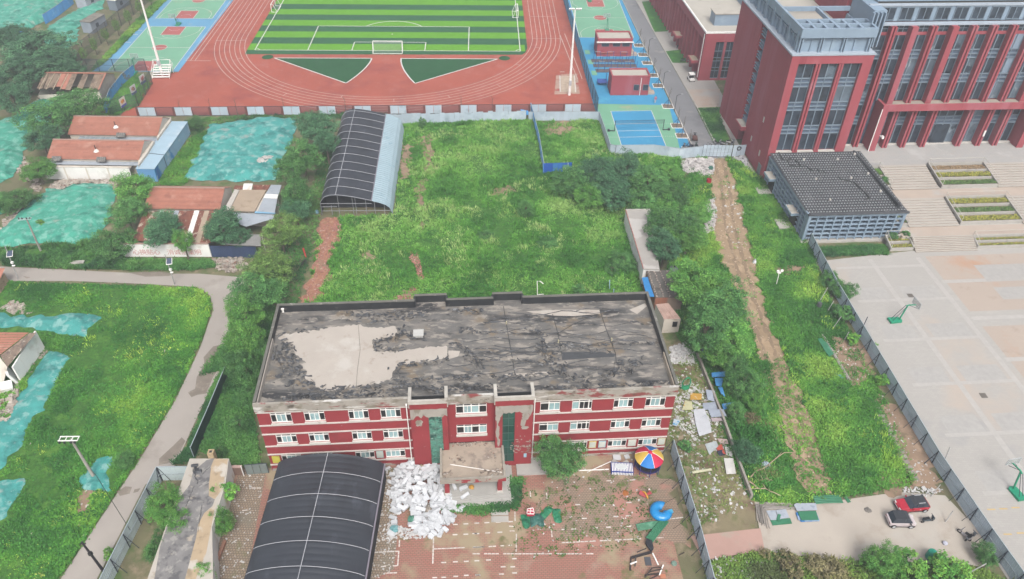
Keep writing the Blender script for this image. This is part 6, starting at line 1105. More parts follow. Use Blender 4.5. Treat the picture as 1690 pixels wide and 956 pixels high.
for y0, y1 in ((3.6, 6.6), (15.0, 18.0)):
    m = MB(); m.box(-1.3, .2, y0, y1, 2.9, 3.35); m.build('door_canopy', M_sgrey, LH); m = MB(); m.box(-1.2, .1, y0+.1, y1-.1, 3.35, 3.38); m.build('canopy_top', M_beige, LH); m = MB(); m.box(-.1, .3, y0+.4, y1-.4, 0, 2.9); m.build('doorway', M_dark, LH); m = MB(); m.box(-2.6, -.1, y0+.1, y1-.1, 0, .3); m.build('door_slab', M_conc, LH)
# assembly hall behind
HA = Frame((75.0, -17.1), R_(2.6)); HB = thing('hall_building', 'red hall with vertical red fins and beige flat roof behind the tower', 'building', HA.o, HA.rz); HH = 11.65
m = MB(); holed(m, 0, 22, 0, HH, [(2.75, 4.75, .4, 9.35), (5.3, 7.3, .4, 9.35), (8, 10, .4, 9.35)], d=.5); m.quad((0, 62, HH-2.2), (0, 0, HH-2.2), (0, 0, HH), (0, 62, HH)); m.quad((0, 1.9, 0), (0, 0, 0), (0, 0, HH), (0, 1.9, HH)); m.build('wall', M_sred, HB)
m = MB(); m.quad((1.3, 62, 0), (1.3, 1.9, 0), (1.3, 1.9, HH-2), (1.3, 62, HH-2)); m.build('recess_wall', M_sgrey2, HB)
m = MB(); m.quad((0, 0, HH-.35), (22, 0, HH-.35), (22, 62, HH-.35), (0, 62, HH-.35)); m.build('roof', M_beige, HB); m = MB(); m.box(-.05, .3, -.05, 62, HH-.3, HH+.05); m.box(.3, 22, -.05, .3, HH-.3, HH+.05); m.build('parapet_coping', M_frame, HB)
m = MB(); m.box(3.2, 12, 5.0, 8.6, HH-.35, HH+2.3); m.build('roof_cabin', M_sgrey, HB); m = MB(); m.box(3.0, 12.2, 4.8, 8.8, HH+2.3, HH+2.5); m.build('cabin_roof', M_beige, HB); m = MB(); m.bar((10.5, 4.9, HH), (10.7, 4.9, HH+2.4), .14); m.build('cabin_pipe', M_frame, HB)
m = MB(); m.box(14, 15, 8, 62, HH-.35, HH+2); m.build('roof_wall', M_sgrey, HB)
for x0 in (2.75, 5.3, 8): 
    fr = MB()
    for k in range(3): fr.box(x0+k*.96, x0+k*.96+.08, .3, .42, .4, 9.35)
    for z in (.4, 2.2, 3.0, 4.6, 5.4, 7.0, 9.25): fr.box(x0, x0+2, .28, .44, z, z+.14)
    o = fr.build('window', M_mull, HB)
    for k in range(2):
        for z0, z1 in ((.5, 2.2), (3.1, 4.6), (5.5, 7.0), (7.1, 9.25)): q = MB(); q.quad((x0+.96*k, .36, z0), (x0+.96*k+.96, .36, z0), (x0+.96*k+.96, .36, z1), (x0+.96*k, .36, z1)); q.build('pane', M_glassdk, o)
for i in range(20):
    y = 5.2+i*2.7
    if y > 60: break
    m = MB(); m.box(-.05, 1.3, y, y+.55, 0, HH-2.2); m.build('fin', M_sred, HB)
    if i % 3 == 0: m = MB(); m.box(1.1, 1.28, y+.7, y+2.5, .5, HH-2.4); m.build('window', M_glassdk, HB)
for y0, z in ((2.3, 3.9), (17.8, 3.9)):
    m = MB(); m.box(-1.6, .2, y0, y0+3.6, z-.6, z); m.build('door_canopy', M_sred, HB); m = MB(); m.box(-1.3, .2, y0+.3, y0+3.3, z, z+.03); m.build('canopy_top', M_tan, HB)
m = MB(); m.bar((-.08, .7, HH-.6), (-.08, .7, .5), .14); m.build('white_downpipe', M_frame, HB)
for i in range(3): sblock('entrance_step', -9.2+.4*i, -2.2, 56.5+.4*i, 62.5, .02+.13*i, .15+.13*i, M_step) if False else None
q = MB(); a = g(1117, 60); q.box(a.x-2.2, a.x+3, a.y-3, a.y+3, .02, .18); q.box(a.x-1.8, a.x+3, a.y-2.6, a.y+3, .18, .33); q.box(a.x-1.4, a.x+3, a.y-2.2, a.y+3, .33, .48); tag(q.build('entrance_steps', M_step), kind='structure')
# red service huts
def red_hut(px, py, w, d, h, lab, win, front=True):
    p = g(px, py); t = thing('service_hut', lab, 'hut', p, R_(1)); m = MB(); m.box(0, w, 0, d, .0, h); m.build('wall', M_sred, t)
    m = MB(); m.box(-.05, w+.05, -.05, .25, h, h+.4); m.box(-.05, w+.05, d-.25, d+.05, h, h+.4); m.box(-.05, .25, .25, d-.25, h, h+.4); m.box(w-.25, w+.05, .25, d-.25, h, h+.4); m.build('parapet', M_sred, t); m = MB(); m.box(.25, w-.25, .25, d-.25, h, h+.05); m.build('roof', M_beige, t)
    for (x, z, ww, hh) in win: fr = MB(); fr.box(x, x+ww, -.06, .02, z, z+hh); o = fr.build('window', M_mull, t); q = MB(); q.box(x+.06, x+ww-.06, -.08, -.05, z+.06, z+hh-.06); q.build('pane', M_glassdk, o)
    m = MB(); m.box(w, w+1.2, d*.5, d*.5+1.8, 0, .3); m.box(w+.05, w+1.6, .3, 1.8, 0, .5); m.build('side_step', M_pink, t); return t, w, d, h
t, w, d, h = red_hut(1007, 157.5, 8.7, 4.3, 4.3, 'nearer red hut with two dark windows on the blue ground', ((5.2, 1.2, 1.25, 1.4), (7.3, 1.2, 1.25, 1.4))); m = MB(); m.bar((6.75, -.1, 4.2), (6.75, -.1, 0), .12); m.build('white_downpipe', M_frame, t)
t, w, d, h = red_hut(984.5, 93.5, 8.7, 5.2, 4.2, 'farther red hut with three strip windows behind the exercise bars', ((1.0, 2.6, 1.9, .9), (3.8, 2.6, 1.9, .9), (6.2, 2.6, 1.9, .9))); m = MB(); m.box(-.3, w+.3, -.5, 0, 3.7, 3.85); m.build('white_eave', M_frame, t)
for x in (.3, 2.2, 6.2): m = MB(); m.box(x, x+1.7, -.25, -.05, .95, 1.1); m.build('red_bench', flat('bench_orange', '#c07a6c'), t)
# ------------------------------------------------------------------ fences
M_wire = mat('chain_link', '#4a5560', alpha=.42, sc=2); M_wgreen = mat('green_chain_link', '#3f6a5c', alpha=.5, sc=2); M_post = flat('dark_fence_post', '#3f4650', .5); M_rail = flat('fence_rail', '#b7c4cc', .5); M_bfence = mat('blue_hoarding', '#4f9ad6', k=.85, var=.1, sc=.5, rnd=.1, spots=[('#7fb8e0', .6, .56, .66)]); M_dgreen = mat('dark_green_sheet', '#1f4038', var=.15, sc=.5, rough=.5)
CG = {}
def corr(m_):
    if m_.name not in CG:
        q = MB(); n = 4
        for k in range(n): x = k/n; d = 1/n; q.add([(x, 0, 0), (x+d*.6, 0, 0), (x+d*.7, -.035, 0), (x+d*.9, -.035, 0), (x+d, 0, 0), (x, 0, 1), (x+d*.6, 0, 1), (x+d*.7, -.035, 1), (x+d*.9, -.035, 1), (x+d, 0, 1)], [(i, i+1, 6+i, 5+i) for i in range(4)])
        CG[m_.name] = q.mesh('panel', m_)
    return CG[m_.name]
def hoarding(label, pts, h, m_, name='hoarding_fence', pw=1.0, post=3.0, side=1, brace=False, group=None, jag=0, cat='fence', postm=None, rails=True, gaps=()):
    """corrugated sheet fence: every sheet a panel object, with top rail and posts (braced on one side if asked)"""
    pts = [Vector((p[0], p[1], 0)) for p in pts]; t = thing(name, label, cat, pts[0]); o = pts[0]; me = corr(m_); rg = random.Random(int(o.x*10)); postm = postm or M_post; ip = 0
    for a, b in zip(pts, pts[1:]):
        L_ = (b-a).length; n = max(1, round(L_/pw)); az = math.atan2((b-a).y, (b-a).x); nn = Vector((-math.sin(az), math.cos(az), 0))*side
        for i in range(n):
            ip += 1
            if ip in gaps: continue
            p = a.lerp(b, i/n)-o; hh = h+(rg.uniform(-jag, jag)); link('panel', me, t, p+nn*rg.uniform(0, .03)*(jag > 0), (rg.uniform(-.03, .03)*(jag > 0), 0, az), (L_/n, 1, hh))
        if rails: m = MB(); m.bar(a-o+Vector((0, 0, h)), b-o+Vector((0, 0, h)), .08, .08); m.bar(a-o+nn*.06+Vector((0, 0, h*.5)), b-o+nn*.06+Vector((0, 0, h*.5)), .05, .07); m.build('rail', M_rail, t)
        k = max(1, round(L_/post))
        for i in range(k+1):
            p = a.lerp(b, i/k)-o+nn*.09; m = MB(); m.bar(p, p+Vector((0, 0, h)), .08)
            if brace: m.bar(p+Vector((0, 0, h*.95)), p+nn*1.0, .05); m.bar(p+Vector((0, 0, h*.4)), p+nn*.5+Vector((0, 0, h*.48)), .04)
            m.build('post', postm, t)
    return t
hoarding('long grey sheet hoarding dividing the plaza from the weed strip', [g(1334, 404), g(1348, 432), (79.4, -97.5), (79.5, -104), (80.0, -130), (81.0, -141), (82.3, -152)], 2.4, M_steel, post=3.0, side=-1, brace=True)
hoarding('grey sheet hoarding across the playground side yard', [g(1107, 748), g(1124, 806), g(1150, 890), g(1172, 975), (51.0, -150)], 2.6, M_steel, post=2.4, side=-1, brace=True)
tt = hoarding('grey corner hoarding beside the village road and narrow shed', [(-10.9, -131.0), (-14.8, -131.0), (-16.3, -149), (-16.5, -152)], 2.6, mat('pale_hoarding', '#b4c1c3', k=.95, var=.05, sc=.4, rough=.45, rnd=.05), post=2.9, side=1, brace=True)
hoarding('dark green sheet fence along the verge beside the school trees', [g(322, 756), g(350, 690), g(384, 606)], 2.2, M_dgreen, post=6, postm=M_rail)
hoarding('old grey sheet fence between the meadow and the track', [g(575, 206), g(640, 205), g(750, 203), g(868, 199)], 2.35, M_steel, post=4, jag=.18, rails=False)
hoarding('neat grey wall fence beside the bare corner lot', [g(872, 199.5), g(930, 199), g(988, 199.5), (49.4, -52.0), (50.4, -52.6)], 2.1, M_steel, post=3.3)
hoarding('grey fence in front of the volleyball court and rubble heap', [(50.4, -52.8), (58, -52.6), g(1120, 262), g(1160, 258)], 2.3, M_steel, post=3, gaps=())
ga, gb_ = g(1158, 258.5), g(1206, 259); t = thing('sheet_gate', 'pale grey double gate of framed sheets behind the rubble track', 'gate', ga, math.atan2((gb_-ga).y, (gb_-ga).x)); Lg = (gb_-ga).length
for i in range(8):
    for j in range(3): m = MB(); m.box(i*Lg/8+.03, (i+1)*Lg/8-.03, -.03, .03, .1+j*.85, .9+j*.85); m.build('gate_panel', M_steel, t)
m = MB()
for i in range(9): m.bar((i*Lg/8, .04, 0), (i*Lg/8, .04, 2.7), .06)
m.build('gate_frame', M_post, t)
ga, gb_ = g(1207, 259), g(1228, 258); t = thing('fence_panel', 'single grey fence panel with a tyre hung on it beside the red tower', 'fence', ga, math.atan2((gb_-ga).y, (gb_-ga).x)); Lg = (gb_-ga).length
for i in range(3): m = MB(); m.box(i*Lg/3+.03, (i+1)*Lg/3-.03, -.03, .03, .1, 2.6); m.build('panel', M_steel, t)
t2 = thing('hanging_tyre', 'black tyre hanging on the grey panel beside the red tower', 'tyre', ga.lerp(gb_, .45)+Vector((0, -.12, 1.9))); m = MB(); m.tube([(.38*math.cos(a*.5236), 0, .38*math.sin(a*.5236)) for a in range(13)], .1, 6, cap=False); m.build('rubber', flat('tyre_rubber', '#26272a'), t2)
hoarding('thin blue sheet fence running back from the blue sign hoarding', [g(897, 287), g(889, 238), g(876, 186)], 2.3, M_bfence, name='blue_fence', post=5, postm=M_bfence, jag=.1)
ba, bb = g(896, 287), g(943, 285.5); t = thing('sign_hoarding', 'bright blue hoarding with a small white warning sign in the meadow', 'hoarding', ba, math.atan2((bb-ba).y, (bb-ba).x)); Lb = (bb-ba).length
for i, c in enumerate(('#1a5fc0', '#1a5fc0', '#3b86cc', '#2f78c8', '#2f6fc4', '#1f66c4')): m = MB(); m.box(i*Lb/6+.01, (i+1)*Lb/6-.01, -.03, .03, 0, 2.3); m.build('panel', mat('blue_sheet'+c[1:], c, sc=1, var=.1), t)
s = MB(); s.box(Lb*.70, Lb*.79, -.09, -.05, .35, 1.35); so = s.build('warning_sign', M_frame, t); s = MB(); s.add([(Lb*.72, -.095, .75), (Lb*.77, -.095, .75), (Lb*.745, -.095, 1.2)], [(0, 1, 2)]); s.box(Lb*.72, Lb*.77, -.1, -.092, .48, .6); s.build('sign_mark', flat('sign_olive', '#6f7f5a'), so)
m = MB(); m.bar((Lb*.86, -.08, 0), (Lb*.86, -.08, 2.2), .07); m.build('white_post', M_frame, t)
t = thing('fallen_sheet', 'loose blue sheet leaning at the corner of the grey and blue fences', 'sheet', g(866, 196)); m = MB(); m.obox((0, 0, 1.5), (1.9, 1.3, .05), (R_(25), R_(20), .4)); m.obox((.3, 0, .7), (.08, .08, 1.4)); m.build('blue_sheet', M_bfence, t)
# steel framed track fence with solid grey bays
A, B = Vector((-49.6, -36.2, 0)), Vector((48.9, -33.9, 0)); t = thing('track_fence', 'dark framed fence with pairs of grey panels along the near end of the track', 'fence', A, math.atan2((B-A).y, (B-A).x)); LF = (B-A).length
for i in range(int(LF/3.8)+1): m = MB(); m.bar((i*3.8, 0, 0), (i*3.8, 0, 2.1), .09); m.build('post', M_post, t)
for z in (.1, 2.08): m = MB(); m.bar((0, 0, z), (LF, 0, z), .07); m.build('rail', M_post, t)
for i in range(int(LF/7.6)+1):
    x = i*7.6+.2
    for k in range(2): m = MB(); m.box(x+k*1.75, min(LF, x+k*1.75+1.68), -.03, .03, .15, 2.0); m.build('grey_panel', M_steel, t)
    m = MB(); m.quad((x+3.6, .0, .1), (x+7.35, .0, .1), (x+7.35, .0, 2.05), (x+3.6, .0, 2.05)); m.build('wire_mesh', M_wire, t)
    m = MB(); m.box(x-.5, x-.05, -.1, .1, .05, 2.05); m.build('brown_pier', flat('brown_pier', '#7d4f4a'), t)
def meshfence(label, pts, h, m_, post=3.8, name='wire_fence', double=False):
    pts = [Vector((p[0], p[1], 0)) for p in pts]; t = thing(name, label, 'fence', pts[0]); o = pts[0]
    for a, b in zip(pts, pts[1:]):
        n = max(1, round((b-a).length/post))
        for i in range(n+1): p = a.lerp(b, i/n)-o; m = MB(); m.bar(p, p+Vector((0, 0, h)), .1); m.build('post', M_post, t)
        for i in range(n): p, q = a.lerp(b, i/n)-o, a.lerp(b, (i+1)/n)-o; m = MB(); m.quad(p, q, q+Vector((0, 0, h)), p+Vector((0, 0, h))); m.build('wire_mesh', m_, t)
        m = MB()
        for z in (h, h*.5): m.bar(a-o+Vector((0, 0, z)), b-o+Vector((0, 0, z)), .06)
        m.build('rail', M_post, t)
    return t
meshfence('tall dark wire fence between the running track and the blue courts', [(48.9, -34), (48.4, -20), (47.3, 38), (46.2, 130)], 3.6, mat('blue_grey_mesh', '#44657a', alpha=.66, sc=2))
pf = [g(190, 191), g(204, 184), g(228, 172), g(252, 140), g(236, 118)]
meshfence('green wire fence with three posters at the corner of the track', [g(183, 190), g(229, 175.5), g(252, 139)], 3.2, M_wgreen, post=3.2)
meshfence('dark wire fence across the near end of the left basketball court', [g(140, 118), g(190, 118), g(243, 117.5)], 3.0, M_wire); meshfence('dark rusty wire fence along the left side of the basketball courts', [g(128, 106), g(180, 62), g(240, 8), g(262, -12)], 4.0, mat('brown_mesh', '#6b665c', alpha=.5, sc=2))
fa, fb = g(229, 175.5), g(252, 139); fd = (fb-fa); fc = g(183, 190)
for k, (px, py, cc) in enumerate(((208, 168, ('#c23b3b', '#e8e2d6', '#4a5fb0', '#e0a03a')), (224, 148, ('#3a3a44', '#e3e1e2', '#5a6cc0', '#c98f7a')), (238, 131, ('#d98a86', '#e9e6e4', '#4f62b8', '#c05a58')))):
    f = (.30, .62, .92)[k]; p = fc.lerp(fa, 1) if False else None
    base = (g(205, 183), g(222, 162.5), g(237, 145))[k]; az = (math.atan2((fa-fc).y, (fa-fc).x), math.atan2(fd.y, fd.x), math.atan2(fd.y, fd.x))[k]; az = math.atan2((fb-fc).y, (fb-fc).x)
    t = thing('poster_board', ('red and blue poster nearest the orange houses on the wire fence', 'white and blue poster in the middle of the wire fence', 'pink and blue poster nearest the basketball court')[k], 'poster', base+Vector((.45, -.35, 1.2)), az); w, h = 1.9, 2.0
    m = MB(); m.box(-w/2, w/2, -.05, .02, 0, h); m.build('board', flat('poster_base%d' % k, cc[1]), t); m = MB(); m.box(-w/2+.03, w/2-.03, -.065, -.052, .02, .5); m.build('poster_strip', flat('poster_blue%d' % k, cc[2]), t)
    m = MB(); rg = random.Random(k+3)
    for j, col in enumerate((cc[0], cc[3])):
        m = MB(); q = [(.6*math.cos(a*.7)*rg.uniform(.45, 1)+(.15-.3*j), -.06-.004*j, 1.25+.55*math.sin(a*.7)*rg.uniform(.45, 1)) for a in range(9)]; m.add([(.15-.3*j, -.06-.004*j, 1.25)]+q, [(0, i+1, (i+1) % 9+1) for i in range(9)]); m.build('poster_shape', flat('poster_c%d%d' % (k, j), col), t)
M_bl2 = mat('patchy_blue_fence', '#4fa0dc', sc=.6, var=.1, spots=[('#7a7f78', .5, .58, .62)])
hoarding('patchy blue sheet fence below the pale gable of the ruined house', [g(176, 188), g(186, 163), g(205, 138), g(224, 122)], 2.3, M_bl2, name='blue_fence', post=8, postm=M_bl2, jag=.1)
hoarding('blue sheet fence beside the grey cabins at the top left', [g(76, 40), g(100, 24), g(122, 6)], 2.6, M_bfence, name='blue_fence', post=6, postm=M_bfence); hoarding('blue sheet fence half hidden by the dark top left tree', [g(16, 76), g(44, 64)], 2.4, M_bfence, name='blue_fence', post=6, postm=M_bfence)
# saplings behind courts and brown netting trees
for i in range(7):
    px, py = 136+i*18.5, 96-i*15.5; T(px, py-8, 7, 4.6, 'olive', 'thin dusty tree, number %s from the near end of the row behind the basketball court' % ('one', 'two', 'three', 'four', 'five', 'six', 'seven')[i], zf=.6, group='row of dusty trees behind the basketball court')
# ------------------------------------------------------------------ green netted mounds
M_net = mat('green_netting', '#50b39a', k=.58, var=.16, sc=.5, spots=[('#86c9b6', .8, .52, .6), ('#35907c', .35, .54, .64), ('#9fb8a8', .45, .61, .68), ('#b5cfc6', 1.9, .65, .70), ('#8a9484', .3, .66, .72)], rough=.75, bump=.9, bsc=2.2); M_net2 = mat('teal_netting', '#4eaaa3', k=.6, var=.16, sc=.5, spots=[('#8cc3bd', .7, .52, .6), ('#378884', .3, .54, .64), ('#9db3ae', .4, .6, .67), ('#b9d0cc', 1.9, .65, .70)], rough=.75, bump=.9, bsc=2.2)
NETS = []
def net(label, pts, h, seed, m_=M_net, s=4.5):
    q = rag(gl(pts), .3, 1.0); NETS.append(q); o = relief('rubble_netting', q, m_, .5, lambda x, y, d: .05+np.clip(d/2.2, 0, 1)**.8*h*(.35+.9*fbm(x, y, s, seed))+.28*np.abs(fbm(x, y, 2.4, seed+3)-.5)*np.clip(d, 0, 1)+.22*(np.abs(vnoise(x*.9+y*.5, y*.5-x*.25, 1.3, seed)-.5))*np.clip(d, 0, 1), loc=(q[0][0], q[0][1], 0)); return tag(o, label, 'netting')
net('sloping green net over rubble beside the twin houses yard wall', [(75, 312), (104, 312), (122, 304), (178, 304), (192, 316), (185, 345), (176, 372), (160, 395), (140, 402), (118, 411), (92, 410), (48, 402), (20, 409), (-6, 407), (-6, 385), (40, 345)], 1.0, 1)
net('large teal net covering the plot behind the rusty roof house', [(344, 207), (400, 198), (440, 194), (486, 196), (488, 215), (478, 245), (468, 262), (462, 285), (455, 298), (400, 300), (345, 298), (303, 297), (312, 278), (330, 240)], 1.1, 2, M_net2)
net('green net down the slope under the big tree at the left', [(98, 153), (62, 166), (40, 178), (28, 190), (0, 200), (-30, 210), (-40, 260), (-20, 305), (0, 303), (22, 292), (38, 268), (50, 240), (78, 225), (88, 190)], .9, 3)
net('green net mound across the top left corner', [(-60, 60), (-60, -40), (70, -40), (124, -20), (120, 3), (78, 33), (40, 52), (10, 70)], 2.0, 4, s=8); net('green net strip between the blue fence and the grey cabins', [(80, 43), (108, 27), (168, -5), (172, 14), (150, 26), (130, 45), (128, 66), (112, 80), (88, 82), (72, 70)], .7, 5)
net('teal net strip crossing the weed lot above the ruined house', [(-40, 515), (0, 514), (40, 518), (80, 522), (120, 517), (178, 525), (160, 536), (148, 552), (146, 563), (128, 558), (105, 556), (60, 550), (0, 549), (-40, 548)], .8, 6, M_net2); net('long teal net strip beside the ruined house wall', [(82, 578), (128, 590), (108, 606), (92, 640), (80, 670), (58, 700), (40, 735), (20, 768), (-10, 790), (-60, 800), (-50, 720), (10, 690), (30, 650), (62, 600)], .7, 7, M_net2)
net('teal net scrap around the foot of the white lamp pole', [(155, 756), (188, 753), (187, 790), (182, 815), (160, 810), (128, 800), (125, 790), (142, 780)], .6, 8, M_net2); net('small teal net patch low on the left edge', [(-30, 790), (20, 786), (50, 785), (42, 810), (28, 855), (5, 875), (-30, 885)], .6, 9, M_net2)
net('scrap of green net between the left edge trees', [(-20, 320), (12, 330), (8, 352), (-20, 360)], .4, 10)
# ------------------------------------------------------------------ rubble and litter (uncountable)
def rubble(name, poly, n, s0, s1, m_, hz=.0, seed=0, flatk=.5):
    """broken pieces strewn over an outline; one object"""
    rg = np.random.default_rng(seed); q = [(p[0], p[1]) for p in poly]; xs = [p[0] for p in q]; ys = [p[1] for p in q]; P_ = np.c_[rg.uniform(min(xs), max(xs), n*4), rg.uniform(min(ys), max(ys), n*4)]; P_ = P_[inpoly(P_, q)][:n]; n = len(P_); cx, cy = P_.mean(0); R0 = max(np.ptp(P_[:, 0]), np.ptp(P_[:, 1]))/2+.01
    z = hz*np.clip(1-np.hypot(P_[:, 0]-cx, P_[:, 1]-cy)/R0, 0, 1)*rg.uniform(.5, 1, n)+.03; m = MB()
    for i in range(n):
        s = rg.uniform(s0, s1); m.obox((P_[i, 0], P_[i, 1], z[i]), (s*rg.uniform(.5, 1.5), s, s*rg.uniform(.2, flatk)), tuple(rg.uniform(-.4, .4, 2))+(rg.uniform(0, 3),))
    return tag(m.build(name, m_), kind='stuff')
M_rub = mat('broken_concrete', '#b3a89c', var=.3, sc=1.2, spots=[('#d2ccc4', 1.1, .58, .62), ('#9a7468', .9, .6, .64), ('#7d756c', 1.3, .6, .66)]); M_litter = mat('white_litter', '#d8d7d6', var=.15, sc=2.5, spots=[('#b9b4b0', 2, .56, .62), ('#8fa8c4', 3, .68, .7)]); M_brk = mat('broken_brick', '#b27e70', var=.3, sc=2.4, spots=[('#d0b3a6', 2.2, .56, .62), ('#8c5a4e', 2, .6, .66)])
rubble('rubble', gl([(118, 300), (190, 300), (192, 316), (160, 304), (122, 305), (100, 314), (80, 312), (95, 300)]), 330, .25, .9, M_rub, .5, 1); rubble('rubble', gl([(5, 365), (30, 350), (45, 340), (10, 385), (-5, 390)]), 120, .2, .6, M_rub, .2, 2); rubble('rubble', gl([(40, 258), (60, 290), (72, 312), (62, 318), (30, 285)]), 160, .2, .7, M_rub, .2, 3)
rubble('rubble', gl([(345, 428), (398, 425), (410, 440), (380, 452), (360, 445)]), 200, .2, .6, M_rub, .3, 4); rubble('rubble', gl([(0, 500), (20, 498), (60, 517), (30, 520), (0, 513)]), 120, .2, .9, M_rub, .3, 5); rubble('rubble', gl([(0, 640), (35, 625), (20, 690), (-5, 715)]), 170, .2, .9, M_rub, .4, 6); rubble('rubble', gl([(62, 560), (82, 580), (60, 600), (40, 640), (55, 590)]), 120, .15, .5, M_rub, .3, 7)
rubble('rubble', gl([(440, 264), (464, 262), (466, 272), (440, 274), (410, 270)]), 60, .3, .8, mat('white_chunks', '#cfcac6', var=.2, sc=2), 1.5, 8); rubble('rubble', gl([(60, 168), (70, 150), (95, 150), (62, 172), (40, 182)]), 70, .2, .8, M_rub, .3, 9)
rubble('brick_rubble', gl([(678, 412), (690, 412), (694, 440), (700, 462), (690, 472), (694, 480), (672, 482), (690, 462), (686, 440), (676, 432)]), 420, .12, .3, M_brk, .45, 10); rubble('brick_rubble', gl([(650, 490), (675, 490), (690, 497), (650, 498)]), 120, .12, .3, M_brk, .3, 11); rubble('brick_rubble', gl([(552, 368), (564, 368), (560, 382), (550, 382)]), 90, .12, .3, M_brk, .2, 12); rubble('brick_rubble', gl([(540, 454), (549, 454), (546, 466), (538, 464)]), 70, .12, .3, M_brk, .25, 13)
rubble('brick_litter', RED, 900, .08, .26, M_brk, .0, 14); rubble('track_stones', DIRT, 700, .06, .22, mat('pale_stones', '#c9b49c', var=.25, sc=3), .0, 15)
rubble('white_rubble_heap', gl([(1125, 268), (1150, 262), (1175, 262), (1176, 285), (1166, 294), (1148, 290), (1128, 282)]), 620, .2, .9, mat('white_board_rubble', '#cdc8c6', var=.2, sc=1.6, spots=[('#b0aaa6', 1.6, .56, .62)]), 1.5, 16, .35); rubble('white_rubble_spill', gl([(1163, 330), (1180, 325), (1182, 360), (1178, 380), (1168, 385), (1160, 402), (1166, 350)]), 260, .15, .5, mat('white_board_rubble', '#cdc8c6'), .4, 17); rubble('white_rubble_spill', gl([(1140, 295), (1165, 305), (1172, 325), (1150, 310)]), 80, .1, .35, M_rub, .1, 18)
rubble('bagged_litter', gl([(1208, 263), (1225, 258), (1233, 268), (1235, 285), (1225, 268)]), 80, .2, .6, mat('bagged_mix', '#c9c9cb', var=.3, sc=2, spots=[('#33343c', 1.8, .58, .6)]), .5, 19, .8)
rubble('litter', gl([(1105, 575), (1150, 560), (1150, 600), (1110, 600)]), 600, .12, .6, M_litter, .15, 20, .3); rubble('litter', gl([(1085, 580), (1170, 580), (1245, 830), (1150, 880), (1105, 745)]), 520, .06, .34, M_litter, 0, 21, .4); rubble('litter', gl([(1112, 620), (1160, 640), (1185, 700), (1150, 730), (1115, 700)]), 260, .1, .5, M_litter, .1, 51, .3); rubble('litter', [BLD.w(u, v) for u, v in ((33, -1), (46, -1), (46, -12), (30, -14))], 130, .05, .2, M_litter, 0, 22, .4)
rubble('litter', gl([(622, 770), (655, 770), (655, 940), (610, 960)]), 330, .05, .2, M_litter, 0, 23, .5); rubble('litter', gl([(355, 960), (395, 780), (440, 770), (405, 960)]), 160, .05, .2, M_litter, 0, 24, .5); rubble('litter', gl([(1150, 920), (1260, 915), (1260, 960), (1170, 960)]), 90, .08, .35, M_litter, 0, 25, .5)
rubble('litter', gl([(1345, 540), (1400, 560), (1460, 660), (1560, 815), (1540, 830), (1420, 680)]), 300, .05, .22, M_litter, .0, 26, .4); rubble('litter', lot, 420, .1, .45, mat('lot_litter', '#c9bfb4', var=.25, sc=2), .0, 27, .6); rubble('litter', gl([(1490, 803), (1560, 808), (1525, 822), (1490, 815)]), 110, .05, .25, M_litter, .1, 28); rubble('litter', gl([(1190, 300), (1240, 300), (1260, 420), (1200, 420)]), 60, .1, .4, M_litter, 0, 29); rubble('litter', gl([(640, 860), (690, 880), (700, 890), (640, 890)]), 220, .06, .25, M_litter, .1, 30)
# weeds of the village lot grow round the nets
weeds('village_lot_weeds', lot, 38000, .15, .6, ['#2d5d28', '#3a702d', '#4a8231', '#5d9236', '#789e3e'], holes=[BARES[13]]+NETS, seed=6, blade=.07, leaf=.7, ns=7)
weeds('tall_weed_clumps', lot, 2200, .4, .9, TALL, seed=45, leaf=.8, mask=.57, lift=.4, holes=nod+NETS); weeds('pale_tall_grass', lot, 1500, .3, .7, ['#7fae3f', '#98bb45', '#a9b860'], seed=46, leaf=.1, blade=.06, mask=.58, lift=.3, holes=nod+NETS)
# ------------------------------------------------------------------ heap of foam boxes
M_foam = mat('white_foam', '#dfe2e6', var=.04, sc=1, rnd=.1, obj=True, k=.62, spots=[('#cfd3d8', 1.5, .58, .68)])
fm = []
for (w, d, h) in ((1.05, .42, .3), (.85, .5, .24), (1.3, .45, .18), (.65, .45, .28), (1.1, .65, .1)):
    m = MB(); b = .03; m.prism([(-w/2, -d/2+b), (-w/2+b, -d/2), (w/2-b, -d/2), (w/2, -d/2+b), (w/2, d/2-b), (w/2-b, d/2), (-w/2+b, d/2), (-w/2, d/2-b)], -h/2, h/2); m.box(-w/2+.01, w/2-.01, -d/2+.01, d/2-.01, h/2-.06, h/2+.04); fm.append((m.mesh('foam_box', M_foam), h))
zf_ = zoom(380, 720, 4.024); heap = [zf_(u, v) for u, v in ((1075, 260), (1150, 190), (1225, 180), (1390, 215), (1400, 300), (1480, 430), (1490, 500), (1470, 560), (1430, 600), (1350, 680), (1260, 670), (1220, 600), (1180, 480), (1090, 510), (1065, 400), (1065, 330))]
hp = [(p.x, p.y) for p in heap]; rg = np.random.default_rng(12); hx = [p[0] for p in hp]; hy = [p[1] for p in hp]; PP = np.c_[rg.uniform(min(hx), max(hx), 2000), rg.uniform(min(hy), max(hy), 2000)]; PP = PP[inpoly(PP, hp)][:290]
k0 = zf_(1290, 330)
def foam(x, y, z, i, lab, grp=None):
    me, h = fm[i % 5]; o = link('foam_box', me, None, (x, y, z+h/2), (rg.normal(0, .2), rg.normal(0, .2), rg.uniform(0, 6.28)), (rg.uniform(.7, 1.2),)*3); return tag(o, lab, 'foam box', grp)
hole = zf_(1310, 490); rubble('foam_scraps', heap, 220, .12, .5, M_foam, .2, 41, .5)
